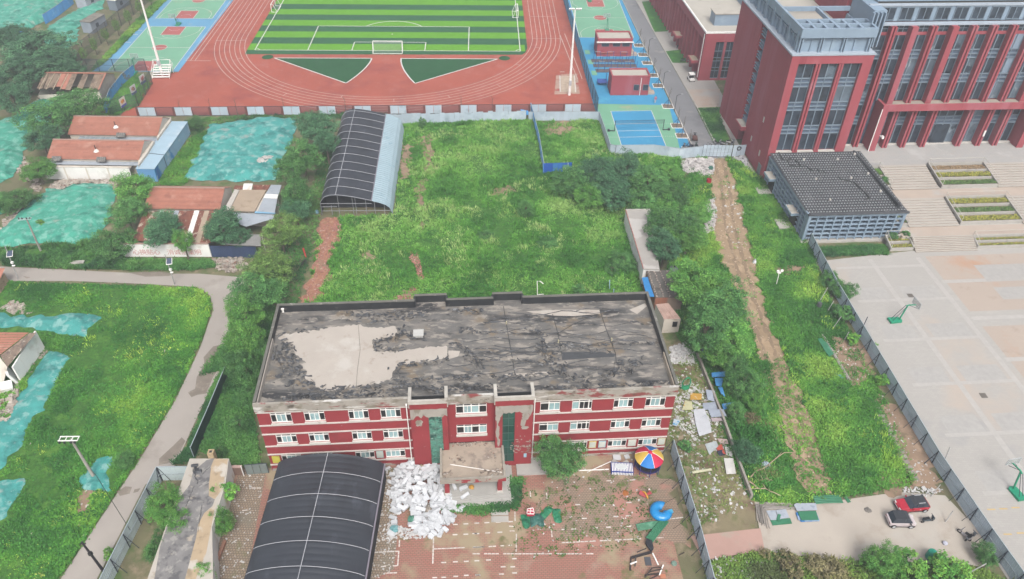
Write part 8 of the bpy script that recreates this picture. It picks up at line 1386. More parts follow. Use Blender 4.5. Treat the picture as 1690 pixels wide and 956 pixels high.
# ------------------------------------------------------------------ cars
M_tyre = flat('tyre_rubber', '#26272a', .8); M_rim = flat('pale_rim', '#c9cbd0', .35); M_cglass = flat('car_glass', '#3a4350', .1, spec=.6); M_croof = flat('black_car_roof', '#3a3d42', .35, spec=.5)
def car(label, p, rz, body, L_, W_, H_, bon, pink=False):
    """small hatchback: front towards +x; bon = bonnet length (0.. for a one box shape)"""
    t = thing('parked_car', label, 'car', p, rz); w = W_/2; hb = .92 if bon > .5 else .88
    sec = [(-L_/2, .42, hb-.02, .86), (-L_/2+.15, .28, hb+.04, .95), (-L_/2+.9, .26, hb+.04, 1), (L_/2-bon-.35, .26, hb+.02, 1), (L_/2-.3, .27, hb-.10 if bon > .5 else hb-.16, .95), (L_/2-.06, .36, hb-.26, .86), (L_/2, .42, .55, .78)]
    m = MB(); R = []
    for x, z0, z1, k in sec: zm = z0+(z1-z0)*.55; R.append([(x, -w*k*.92, z0), (x, -w*k, zm), (x, -w*k*.93, z1-.04), (x, -w*k*.8, z1), (x, w*k*.8, z1), (x, w*k*.93, z1-.04), (x, w*k, zm), (x, w*k*.92, z0)])
    n = 8; m.add([q for r in R for q in r], [(i*n+j, (i+1)*n+j, (i+1)*n+(j+1) % n, i*n+(j+1) % n) for i in range(len(R)-1) for j in range(n)]+[tuple(range(n)), tuple(range(len(R)*n-1, len(R)*n-n-1, -1))]); m.build('body', body, t, smooth=False)
    xr, xf = -L_/2+.12, L_/2-bon; xs_ = [(xr, hb, .9), (xr+.35, H_-.06, .78), (xr+.8, H_, .78), (xf-.85, H_-.02, .78), (xf-.45, H_-.14, .77), (xf, hb, .9)]
    m = MB(); G = [[(x, -w*k, z), (x, w*k, z)] for x, z, k in xs_]; bl, br = [(xr, -w*.9, hb), (xf, -w*.9, hb)], [(xr, w*.9, hb), (xf, w*.9, hb)]
    for a, b in zip(G[1:4], G[2:5]): m.quad(a[0], b[0], b[1], a[1])
    m.build('roof', M_croof, t)
    q = MB(); q.quad(G[4][0], G[5][0], G[5][1], G[4][1]); q.build('windscreen', M_cglass, t); q = MB(); q.quad(G[0][0], G[1][0], G[1][1], G[0][1]); q.build('rear_window', M_cglass, t)
    for s in (0, 1):
        q = MB(); pts = [g_[s] for g_ in G]; pts = [(x, y, z) for x, y, z in pts]; q.add(pts, [tuple(range(6)) if s == 0 else tuple(range(5, -1, -1))]); q.build('side_window', M_cglass, t)
        y = (-1, 1)[s]*w*.885; q = MB()
        for i in ((1, 2), (3, 4)): pass
        q.bar((xs_[2][0]+.75, y*.93, hb+.02), (xs_[2][0]+.7, y*.885, H_-.03), .06); q.build('pillar', M_croof if not pink else M_croof, t)
        q = MB(); q.obox((xf-.35, (-1, 1)[s]*(w+.08), hb+.06), (.14, .2, .13)); q.build('mirror', body if not pink else M_croof, t)
        q = MB(); q.bar((xr+1.05, (-1, 1)[s]*(w+.005), .72), (xr+1.25, (-1, 1)[s]*(w+.005), .72), .03); q.build('door_handle', M_rim, t)
        q = MB(); q.obox((L_/2-.12, (-1, 1)[s]*w*.62, .66), (.16, .3, .13)); q.build('headlight', flat('lamp_glass', '#e6e6e2', .2), t); q = MB(); q.obox((-L_/2+.04, (-1, 1)[s]*w*.7, .72), (.1, .22, .14)); q.build('tail_light', flat('tail_red', '#a33a3a', .3), t)
    if not pink:
        for s in (-1, 1): q = MB(); q.bar((xr+.7, s*w*.66, H_+.05), (xf-1.0, s*w*.66, H_+.04), .06); q.build('roof_rail', M_rim, t)
        q = MB(); q.box(L_/2-.03, L_/2+.02, -w*.6, w*.6, .5, .58); q.build('bumper_trim', M_rim, t)
    q = MB(); q.box(-L_/2+.1, L_/2-.1, -w*.95, w*.95, .18, .3); q.build('underbody', M_tyre, t)
    for x in (-L_/2+.55, L_/2-.62):
        for s in (-1, 1):
            q = MB(); n = 14; prof = [(.16, -.1), (.3, -.1), (.3, .1), (.16, .1)]; q.add([(r*math.cos(6.283*k/n), yy, r*math.sin(6.283*k/n)) for r, yy in prof for k in range(n)], [(j*n+k, j*n+(k+1) % n, (j+1)*n+(k+1) % n, (j+1)*n+k) for j in range(3) for k in range(n)])
            o = q.build('wheel', M_tyre, t, (x, s*(w-.07), .3)); q = MB(); q.add([(.19*math.cos(6.283*k/n), s*.105, .19*math.sin(6.283*k/n)) for k in range(n)], [tuple(range(n))]); q.build('rim', M_rim, o)
    return t
zc_ = zoom(1440, 790, 8.694); pc, pr_ = zc_(455, 745), zc_(590, 495)
a, b = zc_(335, 765), zc_(600, 765); azw = math.atan2((b-a).y, (b-a).x); car('white small car with black roof parked below the red one', Vector((72.2, -138.45, 0)), azw-R_(1), flat('pearl_white_paint', '#dccfd2', .3, spec=.6), 3.15, 1.55, 1.62, .55, pink=True)
a, b = zc_(700, 495), zc_(460, 500); azr = math.atan2((b-a).y, (b-a).x); mid = (a+b)/2; car('red car with black roof and pale roof rails parked behind the white car', Vector((mid.x, mid.y+.8, 0)), azr+R_(4), flat('red_car_paint', '#c4213a', .25, spec=.6), 3.75, 1.68, 1.52, 1.15)
# scooters
def scooter(label, p, rz, col, cat='scooter', group=None, lying=False, sc_=1.0, name='parked_scooter'):
    t = thing(name, label, cat, p, rz, group); b = flat('scooter_'+col[1:], col, .4)
    for x in (-.6, .6): m = MB(); m.tube([(x+.24*math.cos(a*.785), 0, .25+.24*math.sin(a*.785)) for a in range(9)], .07, 5, cap=False); m.build('wheel', M_tyre, t)
    m = MB(); m.obox((-.35, 0, .55), (.8, .28, .3), (0, .1, 0)); m.obox((.1, 0, .32), (.5, .26, .1)); m.obox((.5, 0, .65), (.12, .34, .6), (0, -.25, 0)); m.build('body', b, t)
    m = MB(); m.obox((-.35, 0, .75), (.75, .3, .12)); m.build('seat', M_tyre, t); m = MB(); m.bar((.42, -.34, 1.02), (.42, .34, 1.02), .05); m.bar((.6, 0, .3), (.42, 0, 1.05), .07); m.build('handlebar', M_post, t)
    if sc_ != 1: t.scale = (sc_,)*3
    return t
scooter('dark scooter with front cover parked by the two cars', g(1530, 861), R_(10), '#4a5a66'); scooter('silver scooter with crates near the hoarding at the yard corner', g(1590, 885), R_(120), '#b9b4b8'); scooter('second silver scooter against the lower hoarding', g(1600, 889), R_(25), '#8f959c')
sr = random.Random(2)
for i in range(8): scooter('white scooter in the crowded row behind the grey gate', g(1166+i*6.3+sr.uniform(-2, 2), 238+sr.uniform(-4, 8)), sr.uniform(0, 3), ('#d9d9db', '#c2c6cc', '#e0e0e0', '#9fa5ad')[i % 4], group='scooters crowded behind the grey gate')
for i, (px, py, lab) in enumerate(((1128, 245, 'grey scooter at the left end behind the court fence'), (1138, 244, 'dark scooter second from the left behind the court fence'), (1149, 244, 'scooter beside the gate hinge behind the court fence'), (1108, 24, 'far scooter by the hall entrance steps'), (1120, 79, 'scooter at the foot of the hall steps'), (1128, 102, 'dark scooter left of the nearer hall canopy'), (1137, 102, 'grey scooter under the nearer hall canopy'))): scooter(lab, g(px, py), sr.uniform(0, 3), ('#8f979e', '#4a4f57', '#6b7d78')[i % 3])
t = thing('utility_cart', 'white open utility cart beside the corner of the hall', 'cart', g(1140, 133), R_(95)); m = MB(); m.box(-1.1, 1.1, -.6, .6, .35, .75); m.build('body', M_frame, t); m = MB(); m.box(-.9, .7, -.6, .6, 1.75, 1.83); m.build('roof', M_frame, t); m = MB()
for x, y in ((-.85, -.55), (-.85, .55), (.65, -.55), (.65, .55)): m.bar((x, y, .75), (x, y, 1.75), .06)
m.build('roof_post', M_post, t); m = MB(); m.box(-.3, .2, -.5, .5, .75, 1.1); m.build('seat', M_tyre, t)
for x in (-.75, .75):
    for y in (-.6, .6): m = MB(); m.tube([(x+.2*math.cos(a*.785), y, .24+.2*math.sin(a*.785)) for a in range(9)], .07, 5, cap=False); m.build('wheel', M_tyre, t)
t = thing('cargo_trike', 'dark brown cargo tricycle at the end of the campus road', 'tricycle', g(1146, 230), R_(80)); m = MB(); m.box(-1.2, .2, -.5, .5, .4, .8); m.build('cargo_box', flat('brown_cart', '#6b4a44'), t); m = MB(); m.obox((.6, 0, .75), (.6, .4, .5)); m.bar((.8, -.35, 1.1), (.8, .35, 1.1), .06); m.build('cab', flat('dark_cart', '#55585c'), t)
for x, y in ((-.7, -.55), (-.7, .55), (.95, 0)): m = MB(); m.tube([(x+.22*math.cos(a*.785), y, .25+.22*math.sin(a*.785)) for a in range(9)], .07, 5, cap=False); m.build('wheel', M_tyre, t)
# ------------------------------------------------------------------ sports things
M_hoopg = flat('hoop_green', '#27a47d', .4); M_acr = mat('clear_backboard', '#b5c4c2', alpha=.35, sc=1, rough=.2)
def hoop(label, p, rz, s=1.0):
    t = thing('basketball_hoop', label, 'hoop', p, rz); m = MB(); m.prism([(-1.1, -.55), (.7, -.55), (.95, -.2), (.95, .2), (.7, .55), (-1.1, .55)], .05, [.42, .3, .25, .25, .3, .42]); m.build('base', M_hoopg, t)
    m = MB(); m.bar((.55, 0, .3), (.95, 0, 2.9), .16); m.bar((.7, 0, 2.95), (1.25, 0, 3.1), .15); m.bar((1.2, 0, 3.08), (2.3, 0, 2.95), .12); m.build('arm', M_hoopg, t)
    m = MB()
    for y in (-.25, .25): m.bar((-.7, y, .4), (.75, y*.6, 2.95), .05)
    m.bar((1.3, 0, 2.95), (2.25, -.5, 2.7), .05); m.bar((1.3, 0, 2.95), (2.25, .5, 2.7), .05); m.build('stay', M_post, t)
    m = MB(); m.box(2.32, 2.36, -.9, .9, 2.75, 3.8); o = m.build('backboard', M_acr, t); m = MB(); m.bar((2.34, -.92, 2.75), (2.34, .92, 2.75), .05); m.bar((2.34, -.92, 3.8), (2.34, .92, 3.8), .05); m.bar((2.34, -.92, 2.75), (2.34, -.92, 3.8), .05); m.bar((2.34, .92, 2.75), (2.34, .92, 3.8), .05); m.build('frame', M_rim, o)
    m = MB(); m.tube([(2.62+.23*math.cos(a*.5236), .23*math.sin(a*.5236), 3.02) for a in range(13)], .02, 4, cap=False); m.build('rim', flat('rim_orange', '#c9826c'), t); t.scale = (s,)*3; return t
zhp = zoom(1440, 500, 15.93); hoop('green portable basketball hoop near the top of the plaza', zhp(600, 480), R_(8)); hoop('green portable basketball hoop at the right edge of the plaza', g(1676, 815), R_(100))
hoop('green hoop between the two left basketball courts', g(294, 41.5), R_(-92)); hoop('green hoop at the near end of the left basketball court', g(222, 121), R_(90)); hoop('green hoop behind the farther red hut', g(1002, 51), R_(92)); hoop('green hoop at the top of the right courts', g(973, 2), R_(-90))
def goal(label, p, rz, w, h, d):
    t = thing('football_goal', label, 'goal', p, rz); m = MB(); r = .09
    for x in (-w/2, w/2): m.tube([(x, 0, 0), (x, 0, h)], r, 6); m.tube([(x, 0, h), (x, -d*.4, h), (x, -d, 0)], r*.6, 6); m.tube([(x, 0, .05), (x, -d, .05)], r*.6, 6)
    m.tube([(-w/2, 0, h), (w/2, 0, h)], r, 6); m.tube([(-w/2, -d, .05), (w/2, -d, .05)], r*.6, 6); m.build('goal_frame', M_frame, t)
    m = MB(); m.quad((-w/2, -d*.4, h), (w/2, -d*.4, h), (w/2, -d, .05), (-w/2, -d, .05)); m.quad((-w/2, 0, h), (w/2, 0, h), (w/2, -d*.4, h), (-w/2, -d*.4, h)); m.build('net', mat('goal_net', '#cfd6d2', alpha=.14, sc=2), t); return t
goal('white football goal on the near goal line', Vector((0, -.1, 0)), 0, 7.32, 2.5, 1.9); goal('white side goal at the left edge of the pitch', Vector((-34.6, 29, 0)), R_(90), 5, 2.1, 1.5); goal('white side goal at the right edge of the pitch', Vector((33.6, 26, 0)), R_(-90), 5, 2.1, 1.5)
def mast(label, p, h, stairs=False):
    t = thing('light_mast', label, 'light mast', p); m = MB(); m.tube([(0, 0, 0), (0, 0, h)], [.32, .14], 10); m.build('pole', M_frame, t); m = MB(); m.bar((-1.3, 0, h), (1.3, 0, h), .12)
    for x in (-1.1, -.4, .4, 1.1): m.obox((x, -.15, h+.15), (.5, .25, .4), (.6, 0, 0))
    m.build('lamp_head', M_frame, t); m = MB(); m.box(-.3, .3, -.5, -.25, 2.5, 3.6); m.build('control_box', M_rim, t)
mast('white light mast standing by the sand pit', g(939.5, 157), 19.5); mast('tall white light mast behind the bleacher at the left court', g(268, 124), 24)
t = thing('bleacher_stand', 'small white stepped stand at the foot of the left light mast', 'stand', g(267, 129.5), R_(2))
for i in range(6): m = MB(); m.box(-2.0, 1.8, -.2+i*.55, .25+i*.55, .3+i*.35, .4+i*.35); m.build('bench', M_frame, t)
m = MB()
for x in (-2.05, 1.85): m.bar((x, -.2, .0), (x, -.2, 1.3), .08); m.bar((x, 3.1, 0), (x, 3.1, 3.2), .08); m.bar((x, -.2, 1.3), (x, 3.1, 3.2), .08); m.bar((x, -.2, .2), (x, 3.1, 2.2), .1)
m.bar((-2.05, 3.1, 3.2), (1.85, 3.1, 3.2), .08); m.build('railing', M_frame, t)
t = thing('volleyball_net', 'dark net on two weighted posts across the blue court', 'net', g(1017, 216)); o_ = t.location
e0, e1 = g(1014, 217)-o_, g(1094, 215)-o_; m = MB()
for e in (e0, e1): m.bar(e, e+Vector((0, 0, 2.5)), .12); s = -1 if e is e0 else 1; m.bar(e+Vector((0, 0, .15)), e+Vector((s*1.2, 0, .15)), .15); m.obox(e+Vector((s*1.25, 0, .25)), (.4, .5, .4))
m.build('post', M_post, t); m = MB(); m.quad(e0+Vector((0, 0, 1.5)), e1+Vector((0, 0, 1.5)), e1+Vector((0, 0, 2.4)), e0+Vector((0, 0, 2.4))); m.build('net', mat('sport_net', '#4a5a63', alpha=.3, sc=2), t); m = MB(); m.bar(e0+Vector((0, 0, 2.42)), e1+Vector((0, 0, 2.42)), .05); m.build('net_cord', M_post, t)
M_bark2 = mat('chip_bed', '#6b6164', sc=1, var=.2)
for i, (a, b, y) in enumerate(((976, 1047, 100.5), (979, 1050, 108.5), (983, 1053, 117))):
    p, q = g(a, y), g(b, y); m = MB(); m.box(p.x, q.x, p.y-1.0, p.y+1.0, .014, .05); tag(m.build('exercise_bed', M_bark2), kind='structure')
    t = thing('exercise_bars', ('row of blue exercise bars nearest the farther red hut', 'middle row of blue exercise bars', 'row of blue exercise bars nearest the front hut')[i], 'exercise bars', p); m = MB(); n = 7
    for k in range(n): x = .6+(q.x-p.x-1)*k/(n-1); m.bar((x, .3, 0), (x, .3, 2.3), .11)
    m.build('post', flat('gym_blue', '#2f4f9c'), t); m = MB()
    for k in range(n-1):
        if k % 2 == 0: x0, x1 = .6+(q.x-p.x-1)*k/(n-1), .6+(q.x-p.x-1)*(k+1)/(n-1); m.bar((x0, .3, 2.25), (x1, .3, 2.25), .06)
    m.build('bar', M_rail, t)
t = thing('ping_pong_board', 'dark blue panel standing beside the nearer red hut', 'board', g(1000, 141)); m = MB(); m.box(-2, .3, -.5, 1.8, .75, .85); m.build('table_top', flat('indigo_board', '#3f5fae'), t); m = MB(); m.bar((-1.5, .6, 0), (-1.5, .6, .75), .1); m.bar((0, .6, 0), (0, .6, .75), .1); m.bar((.2, 1.6, 0), (.2, 1.6, 2.4), .12); m.build('leg', flat('gym_blue', '#2f4f9c'), t)
# young street trees in square pits
def bare_tree(label, p, h, grp, seed):
    t = thing('young_tree', label, 'tree', p, 0, grp); m = MB(); rg = random.Random(seed); m.tube([(0, 0, 0), (rg.gauss(0, .05), 0, h*.5), (rg.gauss(0, .1), 0, h)], [.09, .06, .02], 5)
    for k in range(6): a = rg.uniform(0, 6.28); z = h*rg.uniform(.45, .85); m.tube([(0, 0, z), (math.cos(a)*.5, math.sin(a)*.5, z+.9)], [.03, .01], 4)
    m.build('trunk', M_bark, t); m = MB()
    for a in (0.3, 2.4, 4.5): m.bar((1.1*math.cos(a), 1.1*math.sin(a), 0), (0, 0, 1.7), .07)
    m.build('support_stake', mat('stake_blue', '#3f4f78', sc=2), t); m = MB(); m.box(-1.15, 1.15, -1.0, 1.0, .018, .06); m.build('pit_soil', M_soil, t); m = MB()
    for a, b in (((-1.2, -1.05), (1.2, -1.05)), ((1.2, -1.05), (1.2, 1.05)), ((1.2, 1.05), (-1.2, 1.05)), ((-1.2, 1.05), (-1.2, -1.05))): m.bar((*a, .06), (*b, .06), .12, .1)
    m.build('pit_kerb', M_frame, t)
ordn = ['first', 'second', 'third', 'fourth', 'fifth', 'sixth', 'seventh', 'eighth', 'ninth', 'tenth']
for i, (px, py) in enumerate(((1136, 247), (1125, 224.5), (1117, 208), (1102, 176), (1086, 142), (1077.5, 125), (1068, 104.5), (1061, 91), (1054, 75.5))): bare_tree('%s young staked tree from the near end of the campus road' % ordn[i], g(px, py), 4.6, 'young staked trees along the campus road', i)
for i in range(7):
    px, py = (300, 349, 392, 471, 571, 760, 812)[i], (184, 183, 183, 180, 180, 178, 178)[i]; t = thing('bare_sapling', '%s bare sapling from the left in front of the track' % ordn[i], 'tree', g(px, py+6), 0, 'bare saplings along the track fence'); m = MB(); rg = random.Random(i+50); m.tube([(0, 0, 0), (rg.gauss(0, .1), 0, 2), (rg.gauss(0, .2), 0, 3.8)], [.06, .04, .015], 5)
    for k in range(5): a = rg.uniform(0, 6.28); m.tube([(0, 0, 1.5+k*.4), (.5*math.cos(a), .5*math.sin(a), 2.3+k*.4)], [.025, .008], 4)
    m.build('trunk', M_bark, t)
def lamp(label, p, h, k):
    t = thing('street_lamp', label, 'street lamp', p); m = MB(); m.tube([(0, 0, 0), (0, 0, h)], .06, 6); m.bar((0, 0, h), (.9, .1, h+.25), .06); m.build('pole', M_post, t); m = MB(); m.obox((1.1, .1, h+.28), (.5, .18, .07)); m.build('lamp_head', M_rim, t)
lamp('slim street lamp between the young trees, nearest the gate', g(1113, 184), 3.8, 0); lamp('slim street lamp beside the nearer red hut', g(1093, 148), 4.2, 1); lamp('slim street lamp by the farther exercise bars', g(1069, 92), 4.2, 2)
# poles of the village
M_cpole = mat('concrete_pole', '#b9b4ac', sc=1, spots=[('#9b958b', 1, .56, .66)])
def leanpole(name, label, base, topx, topy, h, r, m_, cat='pole'):
    b = g(*base); tp = g(topx, topy, h); t = thing(name, label, cat, b); m = MB(); m.tube([(0, 0, 0), tuple(tp-b)], [r, r*.65], 9); m.build('pole', m_, t); return t, tp-b
t, v = leanpole('lamp_pole', 'leaning concrete pole with white crossbar frame in the teal net scrap', (155.5, 788), 117, 725, 7.5, .2, M_cpole, 'utility pole'); m = MB()
for dy in (-.3, .3): m.bar(v+Vector((-1.3, dy, .1)), v+Vector((.9, dy, .1)), .1)
for x in (-1.2, -.5, .2, .85): m.bar(v+Vector((x, -.3, .1)), v+Vector((x, .3, .1)), .08)
m.build('crossbar', M_frame, t); m = MB()
for x in (-1.1, -.55, .15, .6): m.lathe(v+Vector((x, -.45, -.15)), [(.12, 0), (.14, .15), (.08, .25), (0, .25)], 8)
m.build('insulator', M_dark, t)
t, v = leanpole('utility_pole', 'leaning concrete utility pole in front of the green netted slope', (69, 418), 44, 362, 7.5, .17, M_cpole, 'utility pole'); m = MB()
for dx in (-.5, .5): m.bar(v+Vector((-1.2, dx*.4, -.05)), v+Vector((.8, dx*.4, .15)), .08)
m.build('crossbar', M_rim, t); m = MB()
for x in (-1.1, -.6, .1, .6): m.lathe(v+Vector((x, -.1, .1)), [(.1, 0), (.12, .2), (.05, .3), (0, .3)], 7)
m.build('insulator', M_dark, t)
for base, tx, ty, lab in (((30.5, 461), 8, 406, 'solar street lamp on a leaning pole at the left end of the road'), ((288.5, 469.5), 272, 420, 'solar street lamp on a leaning pole at the road before the slogan wall')):
    t, v = leanpole('solar_lamp', lab, base, tx, ty, 6.2, .09, M_pole, 'street lamp'); m = MB(); q = v*.72; m.obox(q+Vector((.35, -.1, .45)), (.75, 1.0, .06), (R_(25), 0, .2)); m.build('solar_panel', flat('solar_blue', '#4f5a72', .3), t); m = MB(); m.obox(q+Vector((.35, -.12, .4)), (.88, 1.12, .05), (R_(25), 0, .2)); m.build('panel_frame', M_frame, t); m = MB(); m.obox(v*.52+Vector((.15, -.1, 0)), (.35, .3, .3)); m.obox(v*.45+Vector((.3, -.3, 0)), (.45, .25, .1)); m.build('lamp_head', M_frame, t)
t, v = leanpole('utility_pole', 'black leaning wooden pole at the bottom of the village road', (171, 943), 135, 895, 6.5, .16, flat('tarred_wood', '#37343a'), 'utility pole'); m = MB(); m.obox(v*.62, (.35, .3, .5)); m.bar(v*.95+Vector((-.3, 0, 0)), v*.95+Vector((.3, 0, 0)), .08); m.build('bracket', M_dark, t)
t, v = leanpole('utility_pole', 'short white pole beside the olive trees at the road corner', (438, 412), 432, 388, 4.0, .11, M_frame, 'pole')
t = thing('flood_light', 'white portable flood light on a thin post in the weed strip', 'flood light', g(1281, 471)); v = g(1286, 450, 2.4)-g(1281, 471); m = MB(); m.tube([(0, 0, 0), tuple(v)], .06, 6); m.build('pole', M_frame, t); m = MB(); m.obox(v+Vector((-.25, 0, .25)), (.4, .25, .35)); m.obox(v+Vector((.35, 0, .35)), (.4, .25, .35)); m.obox(v+Vector((0, 0, 0)), (.5, .3, .2)); m.build('lamp_head', M_frame, t)
clump('sack', 'white sack standing in the weeds beside the dirt track', 'sack', g(1245, 434), .35, .9, M_foam, 20, 10)
m = MB(); m.lathe((0, 0, 0), [(.0, 0), (.45, 0), (.48, .5), (.45, 1.0), (.4, 1.0), (.38, .3), (0, .3)], 14); tag(m.build('barrel', mat('red_barrel', '#b52a3a', sc=2, rough=.45), None, g(1169, 303)), 'red open barrel beside the white rubble heap', 'barrel')
m = MB(); m.box(-.45, .45, -.4, .4, 0, .8); m.box(-.5, .5, -.45, .45, .8, .88); tag(m.build('bin', flat('dark_green_bin', '#3f7566'), None, g(1171, 282)), 'dark green bin at the edge of the white rubble heap', 'bin')
m = MB(); m.lathe((0, 0, 0), [(.5, 0), (.5, 1.0), (.42, 1.15), (0, 1.25)], 14); tag(m.build('barrel', flat('teal_barrel', '#2fa98c', .4), None, g(1534, 920)), 'teal green barrel at the top of the bottom right bushes', 'barrel'); m = MB(); m.lathe((0, 0, 0), [(.25, 0), (.28, .25), (.15, .35), (0, .35)], 12); tag(m.build('bucket', flat('white_blue_bucket', '#cfd0e0'), None, g(1559, 898)), 'small white and blue bucket on the pale yard', 'bucket')
clump('sack', 'dark sack lying on the yard near the green sheets', 'sack', g(1432, 842), .45, .2, mat('grey_sack', '#85807a', sc=2), 22)
t = thing('hydrant_pole', 'leaning red pole beside the red rubble track', 'pole', g(505, 425)); m = MB(); m.tube([(0, 0, 0), (-.3, .4, 1.6)], .14, 8); m.build('pole', flat('red_pole', '#c94a44'), t)
t = thing('black_bench', 'dark tripod shaped scrap beside the red pole', 'scrap', g(503, 436)); m = MB(); m.bar((-.6, -.8, .05), (.2, .2, .9), .15); m.bar((.5, -.5, .05), (.2, .2, .9), .12); m.bar((.2, .2, .9), (-.1, .6, .05), .1); m.build('bar', flat('black_steel', '#3a3638'), t)
clump('cloth', 'light blue cloth heap beside the arched shed', 'cloth', g(671, 226), .8, .35, mat('light_blue_cloth', '#8fc4d8', sc=2), 23); clump('sack', 'white board scrap at the end of the brick rubble line', 'board', g(711, 458), .6, .15, M_foam, 24, 5); clump('bag', 'pale blue bag at the shed entrance', 'bag', g(523, 351), .45, .6, mat('pale_blue_bag', '#7fa5bd', sc=2), 25)
t = thing('bent_pipe', 'white bent pipe standing behind the school parapet', 'pipe', g(887, 492)); m = MB(); m.tube([(0, 0, 0), (-.15, .2, 3.2), (.3, .2, 3.2), (.8, .2, 2.7)], .08, 6); m.tube([(0, .1, .6), (.9, .1, .7), (1.0, .1, 0)], .05, 6); m.build('pipe', M_frame, t)
t = thing('bent_pipe', 'white and blue short pole in the meadow by the bare soil', 'pole', g(1006, 478)); m = MB(); m.tube([(0, 0, 0), (-.15, .1, 1.8)], .09, 6); m.tube([(.5, -1, 0), (.45, -1, .9)], .08, 6); m.build('pipe', flat('white_blue_pipe', '#a9c9e2'), t)
t = thing('side_gate', 'grey green sheet gate between the brick wall and the black shed', 'gate', g(408, 784), R_(5)); Lg = (g(444, 777)-g(408, 784)).length
for i in range(3): m = MB(); m.box(i*Lg/3+.03, (i+1)*Lg/3-.03, -.03, .03, .1, 1.8); m.build('gate_panel', mat('grey_green_sheet', '#87928f', sc=1), t)
m = MB(); m.bar((0, .05, 0), (0, .05, 1.9), .08); m.bar((Lg, .05, 0), (Lg, .05, 1.9), .08); m.bar((0, .05, 1.85), (Lg, .05, 1.85), .06); m.build('frame', M_post, t)
t = thing('brick_wall', 'short broken brick wall beside the grey green gate', 'wall', g(378, 785)); m = MB(); Lb = (g(403, 785)-g(378, 785)).length; m.box(0, Lb, 0, .24, 0, 1.5); m.build('wall', mat('worn_brick', '#8f7568', sc=1.5, var=.2), t); m = MB(); m.box(-.05, Lb, -.06, .3, 1.5, 1.6); m.build('coping', mat('pink_coping', '#c2a59c', sc=2), t); m = MB(); m.bar((Lb, -.1, 0), (Lb, -.1, 1.9), .1); m.build('white_post', M_frame, t)
t = thing('planter_edge', 'low brick edging beside the narrow flat roofed shed', 'edging', g(352, 930)); m = MB(); a, b = g(372, 895)-t.location, g(350, 950)-t.location; m.bar(a+Vector((0, 0, .2)), b+Vector((0, 0, .2)), .35, .4); m.build('brick_edge', mat('orange_brick', '#b5745a'), t)
def wire(label, a, b, sag, r=.035):
    m = MB(); n = 12; m.tube([a.lerp(b, i/n)-a-Vector((0, 0, sag*4*(i/n)*(1-i/n))) for i in range(n+1)], r, 4); tag(m.build('cable', M_dark, None, a), label, 'cable')
wire('dark cable drooping from the white lamp pole across the village road', g(157, 782, .8), g(215, 875, 2.4), .3); wire('white rope tied from the hoarding to the school wall', g(1108, 742, 2.2), BLD.w(41.5, -.3, 1.0), .3, .03)
for i, (x0, y0, x1, y1) in enumerate(((1107, 789, 1090, 800), (1116, 820, 1094, 833), (1127, 862, 1111, 873))): a = g(x0, y0, 1.5); b = g(x1, y1); wire('rope stay pegged on the paving, %s from the school' % ordn[i], a, b, 0, .025)
t = thing('timber_pole', 'pair of white poles lying in front of the ground floor windows', 'pole', zz(655, 290)); o_ = t.location; m = MB(); m.bar(Vector((0, 0, .1)), zz(840, 282)-o_+Vector((0, 0, .1)), .1); m.bar(zz(715, 295)-o_+Vector((0, 0, .1)), zz(850, 240)-o_+Vector((0, 0, .3)), .07); m.build('pole', M_frame, t)
for i, (u, v, w, d, lab) in enumerate(((888, 210, .6, .45, 'white board nearest the ground floor windows'), (950, 205, .4, .35, 'small white board beside the trampoline'), (940, 243, .55, .3, 'grey stone block behind the striped play box'), (878, 243, .4, .6, 'grey slab left of the stone block'))): m = MB(); m.obox((0, 0, .12), (w*1.6, d*1.6, .2), (0, .05, .3*i)); tag(m.build('debris_block', M_conc if i > 1 else M_foam, None, zz(u, v)), lab, 'block')
p = g(822, 848)
t = thing('stepping_slab', 'pair of pale concrete slabs below the entrance steps', 'slab', zz(168, 580)); 
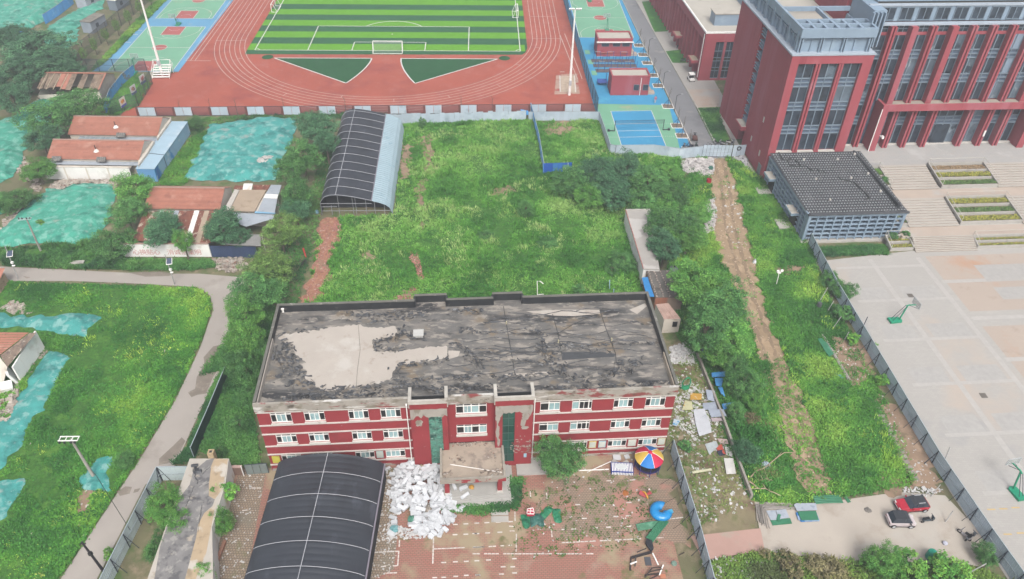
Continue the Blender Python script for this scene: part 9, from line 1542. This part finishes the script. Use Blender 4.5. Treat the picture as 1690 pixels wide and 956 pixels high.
for dy in (-.55, .35): m = MB(); m.box(-1.0, 1.0, dy, dy+.75, .01, .12); m.build('slab', M_conc, t)
m = MB(); m.box(-1.2, 1.2, -.8, .8, .0, .15); o = m.build('kerb_block', M_conc, None, g(482, 0) if False else g(165, 452)); bpy.data.objects.remove(o)
m = MB(); m.obox((0, 0, .3), (2.2, .7, .6), (0, 0, .1)); tag(m.build('stone_block', M_conc, None, g(129, 437)), 'pale stone block at the edge of the road below the undergrowth', 'block')
t = thing('person', 'tiny figure in a pink top standing on the blue ground', 'person', g(1081, 170)); m = MB(); m.tube([(-.1, 0, 0), (-.09, 0, .45), (-.07, 0, .85)], [.07, .08, .1], 7); m.tube([(.1, .12, 0), (.09, .04, .45), (.07, 0, .85)], [.07, .08, .1], 7); m.build('trousers', flat('pale_trousers', '#c9ccd4'), t); m = MB(); m.tube([(0, 0, .8), (0, 0, 1.1), (0, 0, 1.38), (0, 0, 1.5)], [.17, .18, .21, .07], 9); m.tube([(-.2, 0, 1.4), (-.27, .02, 1.1), (-.25, -.06, .85)], [.07, .055, .04], 6); m.tube([(.2, 0, 1.4), (.27, .02, 1.1), (.25, -.06, .85)], [.07, .055, .04], 6); m.build('shirt', flat('pink_shirt', '#d88aa0'), t); m = MB(); m.lathe((0, 0, 1.48), [(.06, 0), (.1, .08), (.105, .16), (.07, .25), (0, .27)], 10); m.build('head', flat('skin', '#c99f86'), t); m = MB(); m.lathe((0, .015, 1.6), [(.115, 0), (.115, .06), (.08, .15), (0, .17)], 10); m.build('hair', M_dark, t)
# ------------------------------------------------------------------ haze
hz = MB(); hz.box(-1200, 1200, -400, 1500, -2, 92); ho = hz.build('haze', bpy.data.materials.new('haze_air')); ho['kind'] = 'stuff'; hm = ho.data.materials[0]; hm.use_nodes = True; n = hm.node_tree.nodes; n.remove(n['Principled BSDF']); pv = n.new('ShaderNodeVolumePrincipled')
pv.inputs['Color'].default_value = (.86, .9, .96, 1); pv.inputs['Density'].default_value = .0009; pv.inputs['Anisotropy'].default_value = .2; hm.node_tree.links.new(pv.outputs[0], n['Material Output'].inputs['Volume'])
